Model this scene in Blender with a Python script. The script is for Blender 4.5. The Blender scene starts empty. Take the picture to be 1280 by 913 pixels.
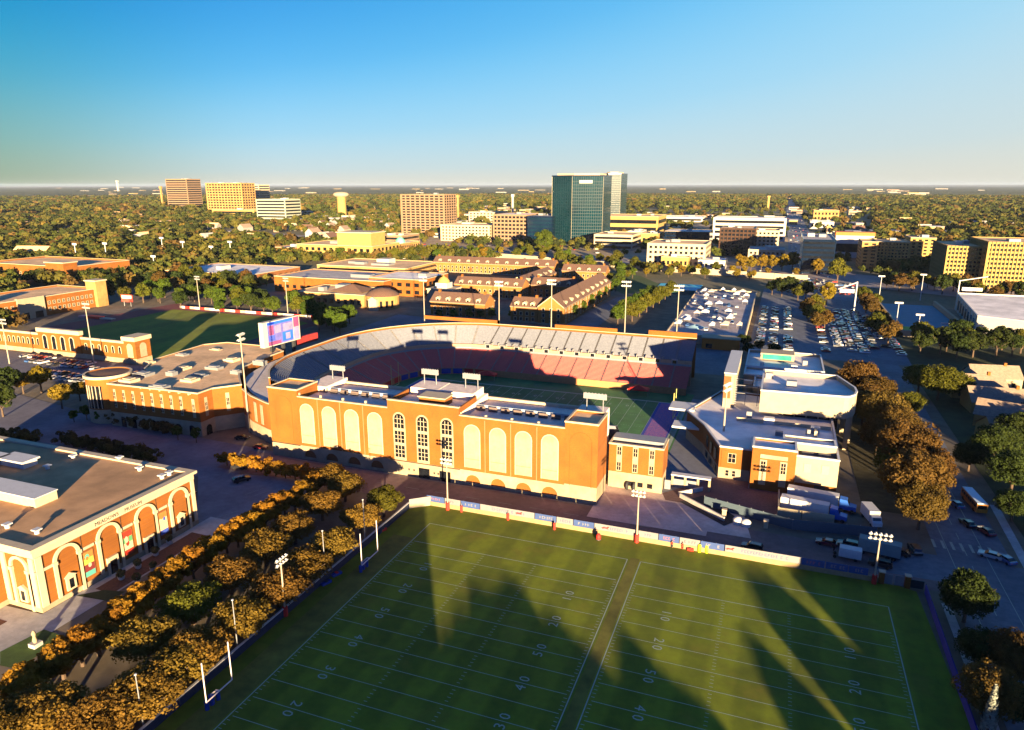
import bpy, math, random
import numpy as np
from mathutils import Vector, Matrix
random.seed(7); RNG=np.random.default_rng(7)
R=math.radians
SC=bpy.context.scene; COL=SC.collection
# ---------------- camera ----------------
F_PX,PITCH,ROLL,YAW=878.5,0.25115,-0.00093,-0.35944
CX,CY,CZ=74.143,-140.065,80.393
fw=Vector((math.sin(YAW)*math.cos(PITCH),math.cos(YAW)*math.cos(PITCH),-math.sin(PITCH)))
rt=Vector((math.cos(YAW),-math.sin(YAW),0)); up=rt.cross(fw)
cr,sr=math.cos(ROLL),math.sin(ROLL)
rt2=rt*cr+up*sr; up2=up*cr-rt*sr
cam_d=bpy.data.cameras.new('camera'); cam=bpy.data.objects.new('camera',cam_d); COL.objects.link(cam)
cam.matrix_world=Matrix(((rt2.x,up2.x,-fw.x,CX),(rt2.y,up2.y,-fw.y,CY),(rt2.z,up2.z,-fw.z,CZ),(0,0,0,1)))
cam_d.sensor_width=36; cam_d.lens=36*F_PX/1280; cam_d.clip_start=1; cam_d.clip_end=90000
SC.camera=cam
SC.render.resolution_x=1024; SC.render.resolution_y=730
# ---------------- sky, sun, exposure ----------------
SUN_EL,SUN_AZ=R(5.6),R(30.0)          # light travels towards (-sin az, +cos az)
w=bpy.data.worlds.new('World'); SC.world=w; w.use_nodes=True
nt=w.node_tree; nt.nodes.clear()
sky=nt.nodes.new('ShaderNodeTexSky'); sky.sky_type='NISHITA'; sky.sun_disc=False
sky.sun_elevation=SUN_EL; sky.sun_rotation=math.pi-SUN_AZ
sky.air_density=1.0; sky.dust_density=0.35; sky.ozone_density=3.0; sky.altitude=0
N=nt.nodes.new; LK=nt.links.new
def mth(op,a,b=None,c=None):
    q=N('ShaderNodeMath'); q.operation=op
    for i,v in enumerate((a,b,c)):
        if v is None: continue
        if isinstance(v,(int,float)): q.inputs[i].default_value=v
        else: LK(v,q.inputs[i])
    return q.outputs[0]
def mixc(f,a,b):
    q=N('ShaderNodeMix'); q.data_type='RGBA'; LK(f,q.inputs[0]) if not isinstance(f,float) else setattr(q.inputs[0],'default_value',f)
    for i,v in ((6,a),(7,b)):
        if isinstance(v,tuple): q.inputs[i].default_value=v
        else: LK(v,q.inputs[i])
    return q.outputs[2]
EXPO=2.7
tcw=N('ShaderNodeTexCoord'); sp=N('ShaderNodeSeparateXYZ'); LK(tcw.outputs['Generated'],sp.inputs[0])
side=mth('ADD',mth('MULTIPLY',sp.outputs[0],.936),mth('MULTIPLY',sp.outputs[1],.352))   # towards the east side of the sky
fwd=mth('ADD',mth('MULTIPLY',sp.outputs[0],-.352),mth('MULTIPLY',sp.outputs[1],.936))
k=mth('SUBTRACT',1.0,mth('MULTIPLY',side,1.05))
el=mth('MULTIPLY',mth('MAXIMUM',sp.outputs[2],0.0),k)
rmp=N('ShaderNodeValToRGB'); cr_=rmp.color_ramp; cr_.interpolation='B_SPLINE'
stops=[(0,(.80,.76,.63)),(.024,(.64,.75,.75)),(.085,(.40,.75,.94)),(.19,(.10,.53,.93)),(.34,(.02,.29,.76)),(1,(.05,.22,.62))]
cr_.elements[0].position=0; cr_.elements[1].position=1
for p_,c_ in stops[1:-1]: cr_.elements.new(p_)
for e_,(p_,c_) in zip(cr_.elements,stops): e_.position=p_; e_.color=(*[v/2**EXPO for v in c_],1)
LK(el,rmp.inputs[0])
rm2=N('ShaderNodeValToRGB'); c2_=rm2.color_ramp; c2_.interpolation='B_SPLINE'
st2=[(0,(.34,.40,.24)),(.05,(.24,.46,.36)),(.12,(.06,.42,.54)),(.2,(.0,.30,.56)),(.34,(.0,.20,.58)),(1,(.05,.22,.62))]
c2_.elements[0].position=0; c2_.elements[1].position=1
for p_,c_ in st2[1:-1]: c2_.elements.new(p_)
for e_,(p_,c_) in zip(c2_.elements,st2): e_.position=p_; e_.color=(*[v/2**EXPO for v in c_],1)
LK(mth('MAXIMUM',sp.outputs[2],0.0),rm2.inputs[0])
mrs=N('ShaderNodeMapRange'); mrs.interpolation_type='SMOOTHSTEP'; mrs.inputs[1].default_value=-.28; mrs.inputs[2].default_value=-.66; LK(side,mrs.inputs[0])
rampc=mixc(mrs.outputs[0],rmp.outputs[0],rm2.outputs[0])
bgs=N('ShaderNodeMix'); bgs.data_type='RGBA'; bgs.blend_type='MULTIPLY'; bgs.inputs[0].default_value=1; LK(sky.outputs[0],bgs.inputs[6]); bgs.inputs[7].default_value=(.2,.35,.8,1)
mr=N('ShaderNodeMapRange'); mr.inputs[1].default_value=-.1; mr.inputs[2].default_value=.6; mr.inputs[3].default_value=0; mr.inputs[4].default_value=.96; LK(fwd,mr.inputs[0])
sc_=N('ShaderNodeVectorMath'); sc_.operation='SCALE'; sc_.inputs[3].default_value=1/.06; LK(rampc,sc_.inputs[0])
col=mixc(mr.outputs[0],bgs.outputs[2],sc_.outputs[0])
bg=N('ShaderNodeBackground'); bg.inputs['Strength'].default_value=0.06
out=N('ShaderNodeOutputWorld'); LK(col,bg.inputs[0]); LK(bg.outputs[0],out.inputs[0])
sl=bpy.data.lights.new('sun','SUN'); sl.energy=5.0; sl.angle=R(0.5); sl.color=(1.0,0.73,0.40)
so=bpy.data.objects.new('sun',sl); COL.objects.link(so)
sdir=Vector((-math.sin(SUN_AZ)*math.cos(SUN_EL),math.cos(SUN_AZ)*math.cos(SUN_EL),-math.sin(SUN_EL)))
so.rotation_euler=sdir.to_track_quat('-Z','Y').to_euler(); so.location=(60,-160,120)
SC.view_settings.view_transform='Standard'; SC.view_settings.look='None'
SC.view_settings.exposure=EXPO; SC.view_settings.gamma=1
SC.cycles.max_bounces=5; SC.cycles.diffuse_bounces=2; SC.cycles.volume_bounces=0
# ---------------- picture point -> place on the ground (or on a plane) ----------------
def ray(px,py):
    a=px-640; b=py-456.5
    return fw+rt*((cr*a+sr*b)/F_PX)-up*((-sr*a+cr*b)/F_PX)
def G(px,py,z=0.0):
    d=ray(px,py); t=(z-CZ)/d.z; return (CX+d.x*t,CY+d.y*t)
def onY(px,py,y):
    d=ray(px,py); t=(y-CY)/d.y; return (CX+d.x*t,CZ+d.z*t)
def onX(px,py,x):
    d=ray(px,py); t=(x-CX)/d.x; return (CY+d.y*t,CZ+d.z*t)
def HT(px,py,X,Y):
    d=ray(px,py); return CZ+d.z*math.hypot(X-CX,Y-CY)/math.hypot(d.x,d.y)
# ---------------- materials ----------------
MATS={}
def mat(name,c,rough=.85,var=.12,scale=1.0,c2=None,metal=0,emit=0,kind='noise',bump=0,spec=.3,rnd=0,det=4,scale2=None,coat=0,leaf=0):
    if name in MATS: return MATS[name]
    m=bpy.data.materials.new(name); m.use_nodes=True; n=m.node_tree.nodes; L=m.node_tree.links
    b=n['Principled BSDF']; b.inputs['Roughness'].default_value=rough; b.inputs['Metallic'].default_value=metal
    b.inputs['Specular IOR Level'].default_value=spec
    if coat: b.inputs['Coat Weight'].default_value=coat
    KEEP=('roof','turf','asphalt','paving','concrete','sidewalk','lawn','ground','deck','lot','road','street','line','track','bed','mulch','earth','court','seats','bench','zone','glass','screen','canopy','shingle','brick')
    if kind!='brick' and not any(k in name for k in KEEP):
        c=[v*.72 for v in c]; c2=tuple(v*.72 for v in c2) if c2 else None
    c=tuple(c); c2=c2 or tuple(min(1,x*(1-2.2*var)) for x in c)
    tc=n.new('ShaderNodeTexCoord')
    if kind=='brick':
        t=n.new('ShaderNodeTexBrick'); t.inputs['Scale'].default_value=scale
        t.inputs['Color1'].default_value=(*c,1); t.inputs['Color2'].default_value=(*c2,1)
        t.inputs['Mortar'].default_value=(*[x*.95+.006 for x in c],1); t.inputs['Mortar Size'].default_value=.01
        vm=n.new('ShaderNodeMapping'); vm.inputs['Rotation'].default_value=(R(90),0,0)
        L.new(tc.outputs['Object'],vm.inputs[0]); L.new(vm.outputs[0],t.inputs[0])
        t2=n.new('ShaderNodeTexNoise'); t2.inputs['Scale'].default_value=.16; t2.inputs['Detail'].default_value=6; L.new(tc.outputs['Object'],t2.inputs[0])
        mx=n.new('ShaderNodeMix'); mx.data_type='RGBA'; mx.blend_type='MULTIPLY'; mx.inputs[0].default_value=.5
        rr=n.new('ShaderNodeValToRGB'); rr.color_ramp.elements[0].position=.3; rr.color_ramp.elements[1].position=.7
        rr.color_ramp.elements[0].color=(.45,.42,.4,1); L.new(t2.outputs[0],rr.inputs[0])
        L.new(t.outputs[0],mx.inputs[6]); L.new(rr.outputs[0],mx.inputs[7]); colout=mx.outputs[2]
    else:
        t=n.new('ShaderNodeTexNoise'); t.inputs['Scale'].default_value=scale; t.inputs['Detail'].default_value=det; t.inputs['Roughness'].default_value=.65
        L.new(tc.outputs['Object'],t.inputs[0])
        rp=n.new('ShaderNodeValToRGB'); rp.color_ramp.elements[0].position=.32; rp.color_ramp.elements[1].position=.68
        rp.color_ramp.elements[0].color=(*c2,1); rp.color_ramp.elements[1].color=(*c,1)
        L.new(t.outputs[0],rp.inputs[0]); colout=rp.outputs[0]
        if scale2:
            t3=n.new('ShaderNodeTexNoise'); t3.inputs['Scale'].default_value=scale2; t3.inputs['Detail'].default_value=5
            L.new(tc.outputs['Object'],t3.inputs[0])
            r3=n.new('ShaderNodeValToRGB'); r3.color_ramp.elements[0].position=.35; r3.color_ramp.elements[1].position=.65; r3.color_ramp.elements[0].color=(.62,.62,.62,1)
            L.new(t3.outputs[0],r3.inputs[0]); mx=n.new('ShaderNodeMix'); mx.data_type='RGBA'; mx.blend_type='MULTIPLY'; mx.inputs[0].default_value=.8
            L.new(colout,mx.inputs[6]); L.new(r3.outputs[0],mx.inputs[7]); colout=mx.outputs[2]
    if rnd:
        oi=n.new('ShaderNodeObjectInfo'); h=n.new('ShaderNodeHueSaturation')
        mr=n.new('ShaderNodeMapRange'); mr.inputs[3].default_value=.5-.016*rnd; mr.inputs[4].default_value=.5+.022*rnd
        mv=n.new('ShaderNodeMapRange'); mv.inputs[3].default_value=1-.25*rnd; mv.inputs[4].default_value=1+.25*rnd
        ml=n.new('ShaderNodeMath'); ml.operation='MULTIPLY'; ml.inputs[1].default_value=7.31
        fr=n.new('ShaderNodeMath'); fr.operation='FRACT'
        L.new(oi.outputs['Random'],mr.inputs[0]); L.new(oi.outputs['Random'],ml.inputs[0]); L.new(ml.outputs[0],fr.inputs[0]); L.new(fr.outputs[0],mv.inputs[0])
        L.new(mr.outputs[0],h.inputs['Hue']); L.new(mv.outputs[0],h.inputs['Value']); L.new(colout,h.inputs['Color']); colout=h.outputs[0]
    L.new(colout,b.inputs['Base Color'])
    if emit: L.new(colout,b.inputs['Emission Color']); b.inputs['Emission Strength'].default_value=emit
    if bump:
        bp=n.new('ShaderNodeBump'); bp.inputs['Strength'].default_value=bump; bp.inputs['Distance'].default_value=.1
        L.new(t.outputs[0],bp.inputs['Height']); L.new(bp.outputs[0],b.inputs['Normal'])
    if leaf:
        tr=n.new('ShaderNodeBsdfTranslucent'); ms=n.new('ShaderNodeMixShader'); ms.inputs[0].default_value=leaf; L.new(colout,tr.inputs[0]); L.new(b.outputs[0],ms.inputs[1]); L.new(tr.outputs[0],ms.inputs[2]); L.new(ms.outputs[0],n['Material Output'].inputs[0])
    MATS[name]=m; return m
BR=mat('red_orange_brick',(.225,.078,.009),.9,.1,2.2,kind='brick',c2=(.18,.060,.008))
BR2=mat('brown_brick',(.20,.08,.025),.9,.1,1.5,kind='brick',c2=(.16,.06,.02))
ST=mat('cream_stone',(.47,.375,.245),.85,.1,.6,scale2=.12)
STW=mat('pale_trim_stone',(.55,.45,.31),.8,.07,1.0)
RFT=mat('tan_gravel_roof',(.78,.50,.26),.95,.12,.5,scale2=.07)
RFB=mat('brown_gravel_roof',(.50,.29,.14),.95,.12,.25,scale2=.06)
RFW=mat('white_membrane_roof',(.84,.78,.72),.8,.08,.3,scale2=.08)
RFG=mat('grey_roof',(.46,.42,.40),.9,.12,.4,scale2=.1)
SHG=mat('brown_shingle',(.125,.07,.05),.95,.15,1.5)
GL=mat('dark_window_glass',(.009,.011,.016),.12,.3,.6,spec=.6)
GLB=mat('blue_window_glass',(.005,.024,.045),.08,.3,.08,spec=.8)
WHT=mat('white_paint',(.60,.60,.60),.6,.05,1)
MET=mat('galvanised_steel',(.30,.31,.33),.6,.1,2,metal=.3)
DKM=mat('dark_metal',(.06,.065,.07),.5,.1,2,metal=.3)
RED=mat('red_padding',(.65,.03,.02),.7,.08,2)
BLU=mat('blue_padding',(.02,.05,.32),.7,.1,2)
CON=mat('concrete',(.46,.43,.40),.9,.1,.8,scale2=.15)
ASP=mat('asphalt',(.08,.08,.095),.92,.15,.9,scale2=.06)
PAV=mat('brick_paving',(.17,.095,.085),.92,.15,1.6,scale2=.1)
PLZ=mat('pink_concrete_paving',(.60,.46,.39),.92,.1,.7,scale2=.1)
SDW=mat('pale_sidewalk',(.42,.40,.38),.92,.1,.8,scale2=.15)
TUR=mat('lawn_grass',(.055,.10,.018),.95,.2,.5,scale2=.05)
MUL=mat('brown_mulch_bed',(.12,.055,.035),.95,.2,2)
LINE=mat('white_line_paint',(.27,.33,.27),.8,.1,3)
# ---------------- mesh builder ----------------
class MB:
    def __init__(s): s.v=[]; s.f=[]; s.m=[]; s.mi=0
    def quad(s,*p):
        i=len(s.v); s.v+= [tuple(q) for q in p]; s.f.append(tuple(range(i,i+len(p)))); s.m.append(s.mi); return s
    def box(s,x0,y0,z0,x1,y1,z1):
        if x0>x1:x0,x1=x1,x0
        if y0>y1:y0,y1=y1,y0
        if z0>z1:z0,z1=z1,z0
        i=len(s.v); s.v+=[(x0,y0,z0),(x1,y0,z0),(x1,y1,z0),(x0,y1,z0),(x0,y0,z1),(x1,y0,z1),(x1,y1,z1),(x0,y1,z1)]
        for f in ((0,3,2,1),(4,5,6,7),(0,1,5,4),(1,2,6,5),(2,3,7,6),(3,0,4,7)): s.f.append(tuple(i+k for k in f)); s.m.append(s.mi)
        return s
    def prism(s,P,z0,z1,cap=True,zs=None):
        n=len(P); i=len(s.v); s.v+=[(x,y,z0) for x,y in P]+[(x,y,z1 if zs is None else zs[k]) for k,(x,y) in enumerate(P)]
        for k in range(n): s.f.append((i+k,i+(k+1)%n,i+n+(k+1)%n,i+n+k)); s.m.append(s.mi)
        if cap:
            s.f.append(tuple(i+n+k for k in range(n))); s.f.append(tuple(i+n-1-k for k in range(n))); s.m+=[s.mi]*2
        return s
    def slabxz(s,P,y0,y1):      # outline in (x,z), thickness along y
        n=len(P); i=len(s.v); s.v+=[(x,y0,z) for x,z in P]+[(x,y1,z) for x,z in P]
        for k in range(n): s.f.append((i+k,i+(k+1)%n,i+n+(k+1)%n,i+n+k)); s.m.append(s.mi)
        s.f.append(tuple(i+k for k in range(n))); s.f.append(tuple(i+2*n-1-k for k in range(n))); s.m+=[s.mi]*2
        return s
    def tube(s,a,b,r,r2=None,n=8):
        a=Vector(a); b=Vector(b); d=(b-a).normalized(); u=d.orthogonal().normalized(); w=d.cross(u); r2=r if r2 is None else r2
        i=len(s.v)
        for c,q in ((a,r),(b,r2)):
            for k in range(n):
                t=2*math.pi*k/n; s.v.append(tuple(c+u*math.cos(t)*q+w*math.sin(t)*q))
        for k in range(n): s.f.append((i+k,i+(k+1)%n,i+n+(k+1)%n,i+n+k)); s.m.append(s.mi)
        s.f.append(tuple(i+n-1-k for k in range(n))); s.f.append(tuple(i+n+k for k in range(n))); s.m+=[s.mi]*2
        return s
    def lathe(s,prof,c=(0,0),n=24,a0=0,a1=360):
        i=len(s.v); full=abs(a1-a0)>=360; m=n if full else n+1
        for r,z in prof:
            for k in range(m):
                t=R(a0+(a1-a0)*k/n); s.v.append((c[0]+r*math.cos(t),c[1]+r*math.sin(t),z))
        for j in range(len(prof)-1):
            for k in range(n):
                k2=(k+1)%m; s.f.append((i+j*m+k,i+j*m+k2,i+(j+1)*m+k2,i+(j+1)*m+k)); s.m.append(s.mi)
        return s
    def build(s,name,mt,parent=None,loc=None,rz=0,smooth=False):
        me=bpy.data.meshes.new(name)
        if parent is not None and loc is None:
            l=parent.location; V=[(x-l.x,y-l.y,z-l.z) for x,y,z in s.v]
        else: V=s.v
        me.from_pydata(V,[],s.f)
        for q in (mt if isinstance(mt,(list,tuple)) else [mt]): me.materials.append(q)
        if any(s.m): me.polygons.foreach_set('material_index',s.m)
        if smooth: me.polygons.foreach_set('use_smooth',[True]*len(s.f))
        me.update()
        o=bpy.data.objects.new(name,me); COL.objects.link(o)
        if parent is not None: o.parent=parent
        if loc is not None: o.location=loc
        o.rotation_euler.z=rz
        return o
def tag(o,label,cat,group=None):
    o['label']=label; o['category']=cat
    if group: o['group']=group
    return o
def thing(name,label,cat,loc=(0,0,0),rz=0,group=None):
    o=bpy.data.objects.new(name,None); COL.objects.link(o); o.empty_display_size=.5
    o.location=loc; o.rotation_euler.z=rz; return tag(o,label,cat,group)
def struct(name,mb,m): 
    o=mb.build(name,m) if isinstance(mb,MB) else mb; o['kind']='structure'; return o
def share(name,me,parent,loc,rz=0,sc=None):
    o=bpy.data.objects.new(name,me); COL.objects.link(o); o.parent=parent; o.location=loc; o.rotation_euler.z=rz
    if sc: o.scale=sc
    return o
def copy_tree(o,parent=None):
    c=o.copy(); COL.objects.link(c); c.parent=parent
    for ch in o.children: copy_tree(ch,c)
    return c
def mesh_of(mb,name,mt):
    me=bpy.data.meshes.new(name); me.from_pydata(mb.v,[],mb.f)
    for q in (mt if isinstance(mt,(list,tuple)) else [mt]): me.materials.append(q)
    if any(mb.m): me.polygons.foreach_set('material_index',mb.m)
    me.update(); return me
ORD=['first','second','third','fourth','fifth','sixth','seventh','eighth','ninth','tenth','eleventh','twelfth','thirteenth','fourteenth','fifteenth','sixteenth','seventeenth','eighteenth','nineteenth','twentieth','twenty-first','twenty-second','twenty-third','twenty-fourth','twenty-fifth','twenty-sixth','twenty-seventh','twenty-eighth','twenty-ninth','thirtieth']
def inset(P,t):
    n=len(P); A=sum(P[i][0]*P[(i+1)%n][1]-P[(i+1)%n][0]*P[i][1] for i in range(n)); sg=1 if A>0 else -1
    O=[]
    for i in range(n):
        p0=Vector(P[i-1]);p1=Vector(P[i]);p2=Vector(P[(i+1)%n])
        a=(p1-p0).normalized(); b=(p2-p1).normalized()
        na=Vector((-a.y,a.x))*sg; nb=Vector((-b.y,b.x))*sg
        k=na+nb; k=k/max(.3,(1+na.dot(nb)))
        O.append((p1.x+k.x*t,p1.y+k.y*t))
    return O
def flat(P,z,mb=None):
    mb=mb or MB(); n=len(P); A=sum(P[i][0]*P[(i+1)%n][1]-P[(i+1)%n][0]*P[i][1] for i in range(n))
    if A<0: P=P[::-1]
    return mb.quad(*[(x,y,z) for x,y in P])
def shell(parent,P,z0,z1,wm,rm,ph=.4,t=.4,cop=None,roofname='roof',wallname='wall'):
    n=len(P); A=sum(P[i][0]*P[(i+1)%n][1]-P[(i+1)%n][0]*P[i][1] for i in range(n))
    if A<0: P=P[::-1]
    I=inset(P,t); m=MB(); zr=z1-ph
    for i in range(n):
        j=(i+1)%n
        m.quad((*P[i],z0),(*P[j],z0),(*P[j],z1),(*P[i],z1))
        m.quad((*I[j],zr),(*I[i],zr),(*I[i],z1),(*I[j],z1))
        m.quad((*P[i],z1),(*P[j],z1),(*I[j],z1),(*I[i],z1))
    wo=m.build(wallname,wm,parent)
    ro=flat(I,zr).build(roofname,rm,parent)
    if cop:
        m=MB(); O=inset(P,-.12); J=inset(P,t+.08)
        for i in range(n):
            j=(i+1)%n
            m.quad((*O[i],z1+.18),(*O[j],z1+.18),(*J[j],z1+.18),(*J[i],z1+.18))
            m.quad((*O[i],z1-.25),(*O[j],z1-.25),(*O[j],z1+.18),(*O[i],z1+.18))
            m.quad((*J[j],z1-.02),(*J[i],z1-.02),(*J[i],z1+.18),(*J[j],z1+.18))
            m.quad((*P[i],z1-.25),(*P[j],z1-.25),(*O[j],z1-.25),(*O[i],z1-.25))
        m.build('coping',cop,parent)
    return wo,ro
def rect(x0,y0,x1,y1): return [(x0,y0),(x1,y0),(x1,y1),(x0,y1)]
def arch(w,h,n=10,z0=0,x=0):
    r=w/2; return [(x-r,z0),(x+r,z0)]+[(x+r*math.cos(math.pi*k/n),z0+h-r+r*math.sin(math.pi*k/n)) for k in range(n+1)]
WCACHE={}
def win_mesh(w,h,fm=None,gm=None,arched=False,nx=2,nz=2,fr=.12,sill=True):
    fm=fm or STW; gm=gm or GL
    k=(round(w,2),round(h,2),fm.name,gm.name,arched,nx,nz)
    if k in WCACHE: return WCACHE[k]
    m=MB(); m.mi=1
    if arched: m.slabxz(arch(w,h),-.03,.0)
    else: m.box(-w/2,-.03,0,w/2,0,h)
    m.mi=0
    if fr:
        if arched:
            A=arch(w,h); B=arch(w+2*fr,h+fr)
            i=len(m.v)
            for q in range(1,len(A)):
                q2=(q+1)%len(A)
                m.quad((B[q][0],-.12,B[q][1]),(A[q][0],-.12,A[q][1]),(A[q2][0],-.12,A[q2][1]),(B[q2][0],-.12,B[q2][1]))
                m.quad((B[q][0],0,B[q][1]),(B[q][0],-.12,B[q][1]),(B[q2][0],-.12,B[q2][1]),(B[q2][0],0,B[q2][1]))
        else:
            m.box(-w/2-fr,-.12,-fr,-w/2,0,h+fr); m.box(w/2,-.12,-fr,w/2+fr,0,h+fr); m.box(-w/2,-.12,h,w/2,0,h+fr); m.box(-w/2,-.12,-fr,w/2,0,0)
    t=.045 if w<2 else .08
    for q in range(1,nx): x=-w/2+w*q/nx; m.box(x-t,-.07,0,x+t,-.03,h-(.35*w/2 if arched else 0))
    for q in range(1,nz): z=h*q/nz; m.box(-w/2,-.065,z-t,w/2,-.03,z+t)
    WCACHE[k]=mesh_of(m,'window',[fm,gm]); return WCACHE[k]
BUDGET=[3500]
def wins(parent,face,a0,a1,fixed,zs,n,w,h,name='window',stuffname=None,cap=100,**kw):
    """grid of windows on an axis-aligned face; each window is a part"""
    me=win_mesh(w,h,**kw); l=parent.location; rz={'-y':0,'+x':R(90),'-x':R(-90)}[face]
    k=0
    for z in zs:
        for i in range(n):
            a=a0+(a1-a0)*(i+.5)/n
            p=(a,fixed) if face=='-y' else (fixed,a)
            share(name,me,parent,(p[0]-l.x,p[1]-l.y,z-l.z),rz); k+=1
def bands(parent,face,a0,a1,fixed,zs,h,gm=None,out=.06):
    gm=gm or GL
    for z in zs:
        m=MB()
        if face=='-y': m.box(a0,fixed-out,z,a1,fixed+.1,z+h)
        elif face=='+x': m.box(fixed-.1,a0,z,fixed+out,a1,z+h)
        else: m.box(fixed-out,a0,z,fixed+.1,a1,z+h)
        m.build('window_band',gm,parent)
def fins(parent,face,a0,a1,fixed,z0,z1,n,w,out=.5,mt=None,name='pier'):
    for i in range(n+1):
        a=a0+(a1-a0)*i/n; m=MB()
        if face=='-y': m.box(a-w/2,fixed-out,z0,a+w/2,fixed+.1,z1)
        elif face=='+x': m.box(fixed-.1,a-w/2,z0,fixed+out,a+w/2,z1)
        else: m.box(fixed-out,a-w/2,z0,fixed+.1,a+w/2,z1)
        m.build(name,mt or STW,parent)
def front(pl,pr,pb,pt):
    x0,y0=G(pl,pb); x1,_=onY(pr,pb,y0); h=HT(pl,pt,x0,y0); return x0,x1,y0,h
def text(body,size,mt,parent,loc,rot,ext=.02,name='lettering',sx=1,font_bold=False):
    c=bpy.data.curves.new(name,'FONT'); c.body=body; c.size=size; c.extrude=ext; c.align_x='CENTER'; c.align_y='CENTER'; c.resolution_u=2
    o=bpy.data.objects.new(name+'_tmp',c); COL.objects.link(o)
    dg=bpy.context.evaluated_depsgraph_get(); me=bpy.data.meshes.new_from_object(o.evaluated_get(dg)); bpy.data.objects.remove(o)
    me.materials.clear(); me.materials.append(mt)
    q=bpy.data.objects.new(name,me); COL.objects.link(q); q.location=loc; q.rotation_euler=rot; q.scale=(sx,1,1)
    if parent is not None: q.parent=parent; q.location=Vector(loc)-parent.location
    return q
# ================= GROUND =================
YD=.9144
gm=mat('suburban_ground',(.17,.14,.085),.95,.2,.02,scale2=.3,c2=(.09,.09,.04))
m=MB(); m.quad((-60000,-20000,-.3),(60000,-20000,-.3),(60000,90000,-.3),(-60000,90000,-.3)); struct('ground',m,gm)
def area(name,P,m,z): return struct(name,flat(P,z),m)
def parea(name,pp,m,z): return area(name,[G(x,y,z) for x,y in pp],m,z)
area('campus_ground',rect(-420,-170,210,400),mat('campus_earth',(.19,.15,.105),.95,.2,.15,scale2=.02),-.05)
# turf with mowing stripes
def stripe_turf(name,a,b,axis,width):
    m=mat(name,a,.95,.18,.35,c2=tuple(x*.72 for x in a),scale2=.04); n=m.node_tree.nodes; L=m.node_tree.links
    tc=n.new('ShaderNodeTexCoord'); sx=n.new('ShaderNodeSeparateXYZ'); L.new(tc.outputs['Object'],sx.inputs[0])
    q=n.new('ShaderNodeMath'); q.operation='MULTIPLY'; q.inputs[1].default_value=math.pi/width; L.new(sx.outputs[axis],q.inputs[0])
    s=n.new('ShaderNodeMath'); s.operation='SINE'; L.new(q.outputs[0],s.inputs[0])
    r=n.new('ShaderNodeMapRange'); r.inputs[1].default_value=-.35; r.inputs[2].default_value=.35; L.new(s.outputs[0],r.inputs[0])
    bs=n['Principled BSDF']; src=bs.inputs['Base Color'].links[0].from_socket
    mx=n.new('ShaderNodeMix'); mx.data_type='RGBA'; mx.blend_type='MULTIPLY'; L.new(r.outputs[0],mx.inputs[0]); L.new(src,mx.inputs[6]); mx.inputs[7].default_value=(*b,1)
    tn=n.new('ShaderNodeTexNoise'); tn.inputs['Scale'].default_value=.11; tn.inputs['Detail'].default_value=9; tn.inputs['Roughness'].default_value=.7; L.new(tc.outputs['Object'],tn.inputs[0])
    r9=n.new('ShaderNodeMapRange'); r9.inputs[1].default_value=.53; r9.inputs[2].default_value=.70; r9.inputs[4].default_value=.5; L.new(tn.outputs[0],r9.inputs[0])
    m9=n.new('ShaderNodeMix'); m9.data_type='RGBA'; L.new(r9.outputs[0],m9.inputs[0]); L.new(mx.outputs[2],m9.inputs[6]); m9.inputs[7].default_value=(a[0]*.95,a[1]*.62,a[2]*2,1)
    L.new(m9.outputs[2],bs.inputs['Base Color']); return m
PT=stripe_turf('practice_turf',(.165,.20,.006),(.74,.77,.60),0,4.6)
SWEAR=mat('worn_sideline_turf',(.16,.15,.02),.95,.2,.3,scale2=.06)
FX0,FX1,FY1=-8.6,106.5,9.0
m=MB(); flat([(FX0,-140),(FX1+6,-140),(FX1,FY1-1),(FX1-3,FY1),(FX0+4,FY1),(FX0,FY1-3.5)],.02,m); struct('practice_field',m,PT)
m=MB(); flat(rect(49.3,-135,51.3,1),.026,m); flat(rect(-5.5,-135,-.4,-8),.026,m); struct('worn_turf_strips',m,SWEAR)
# markings
def seg(mb,x0,y0,x1,y1,w,z):
    d=Vector((x1-x0,y1-y0)).normalized(); n=Vector((-d.y,d.x))*w/2
    mb.quad((x0-n.x,y0-n.y,z),(x1-n.x,y1-n.y,z),(x1+n.x,y1+n.y,z),(x0+n.x,y0+n.y,z))
def gridiron(name,x0,x1,yend,total,z,numbers,lw=.12,goal2=None):
    m=MB(); W=x1-x0
    seg(m,x0,yend,x0,yend-total,lw*1.6,z); seg(m,x1,yend,x1,yend-total,lw*1.6,z); seg(m,x0,yend,x1,yend,lw*1.6,z)
    k=0
    while True:
        y=yend-10*YD-k*5*YD
        if y<yend-total: break
        seg(m,x0+.6,y,x1-.6,y,lw*(1.5 if k==0 else 1),z)
        for q in range(1,5):
            yy=y-q*YD
            if yy<yend-total: break
            for a in (x0+.3,x0+W*.375-.3,x0+W*.625-.3,x1-.9): seg(m,a,yy,a+.6,yy,.11,z)
        k+=1
    o=struct(name,m,LINE)
    for (yd,t) in numbers:
        y=yend-yd*YD
        for side in (0,1):
            xx=(x0+8.2) if side==0 else (x1-8.2)
            rz=-90 if side==0 else 90
            for j,ch in enumerate(t):
                dy=(1.1 if j==0 else -1.1)*(1 if side==0 else -1)
                q=text(ch,2.6,LINE,None,(xx,y+dy,z+.004),(0,0,R(rz)),ext=0,name='yard_number'); q['kind']='structure'
    return o
W1=48.77
gridiron('left_practice_field_lines',0,W1,0,150*YD,.03,[(20,'10'),(30,'20'),(40,'50'),(50,'40'),(60,'30'),(70,'20')])
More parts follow.
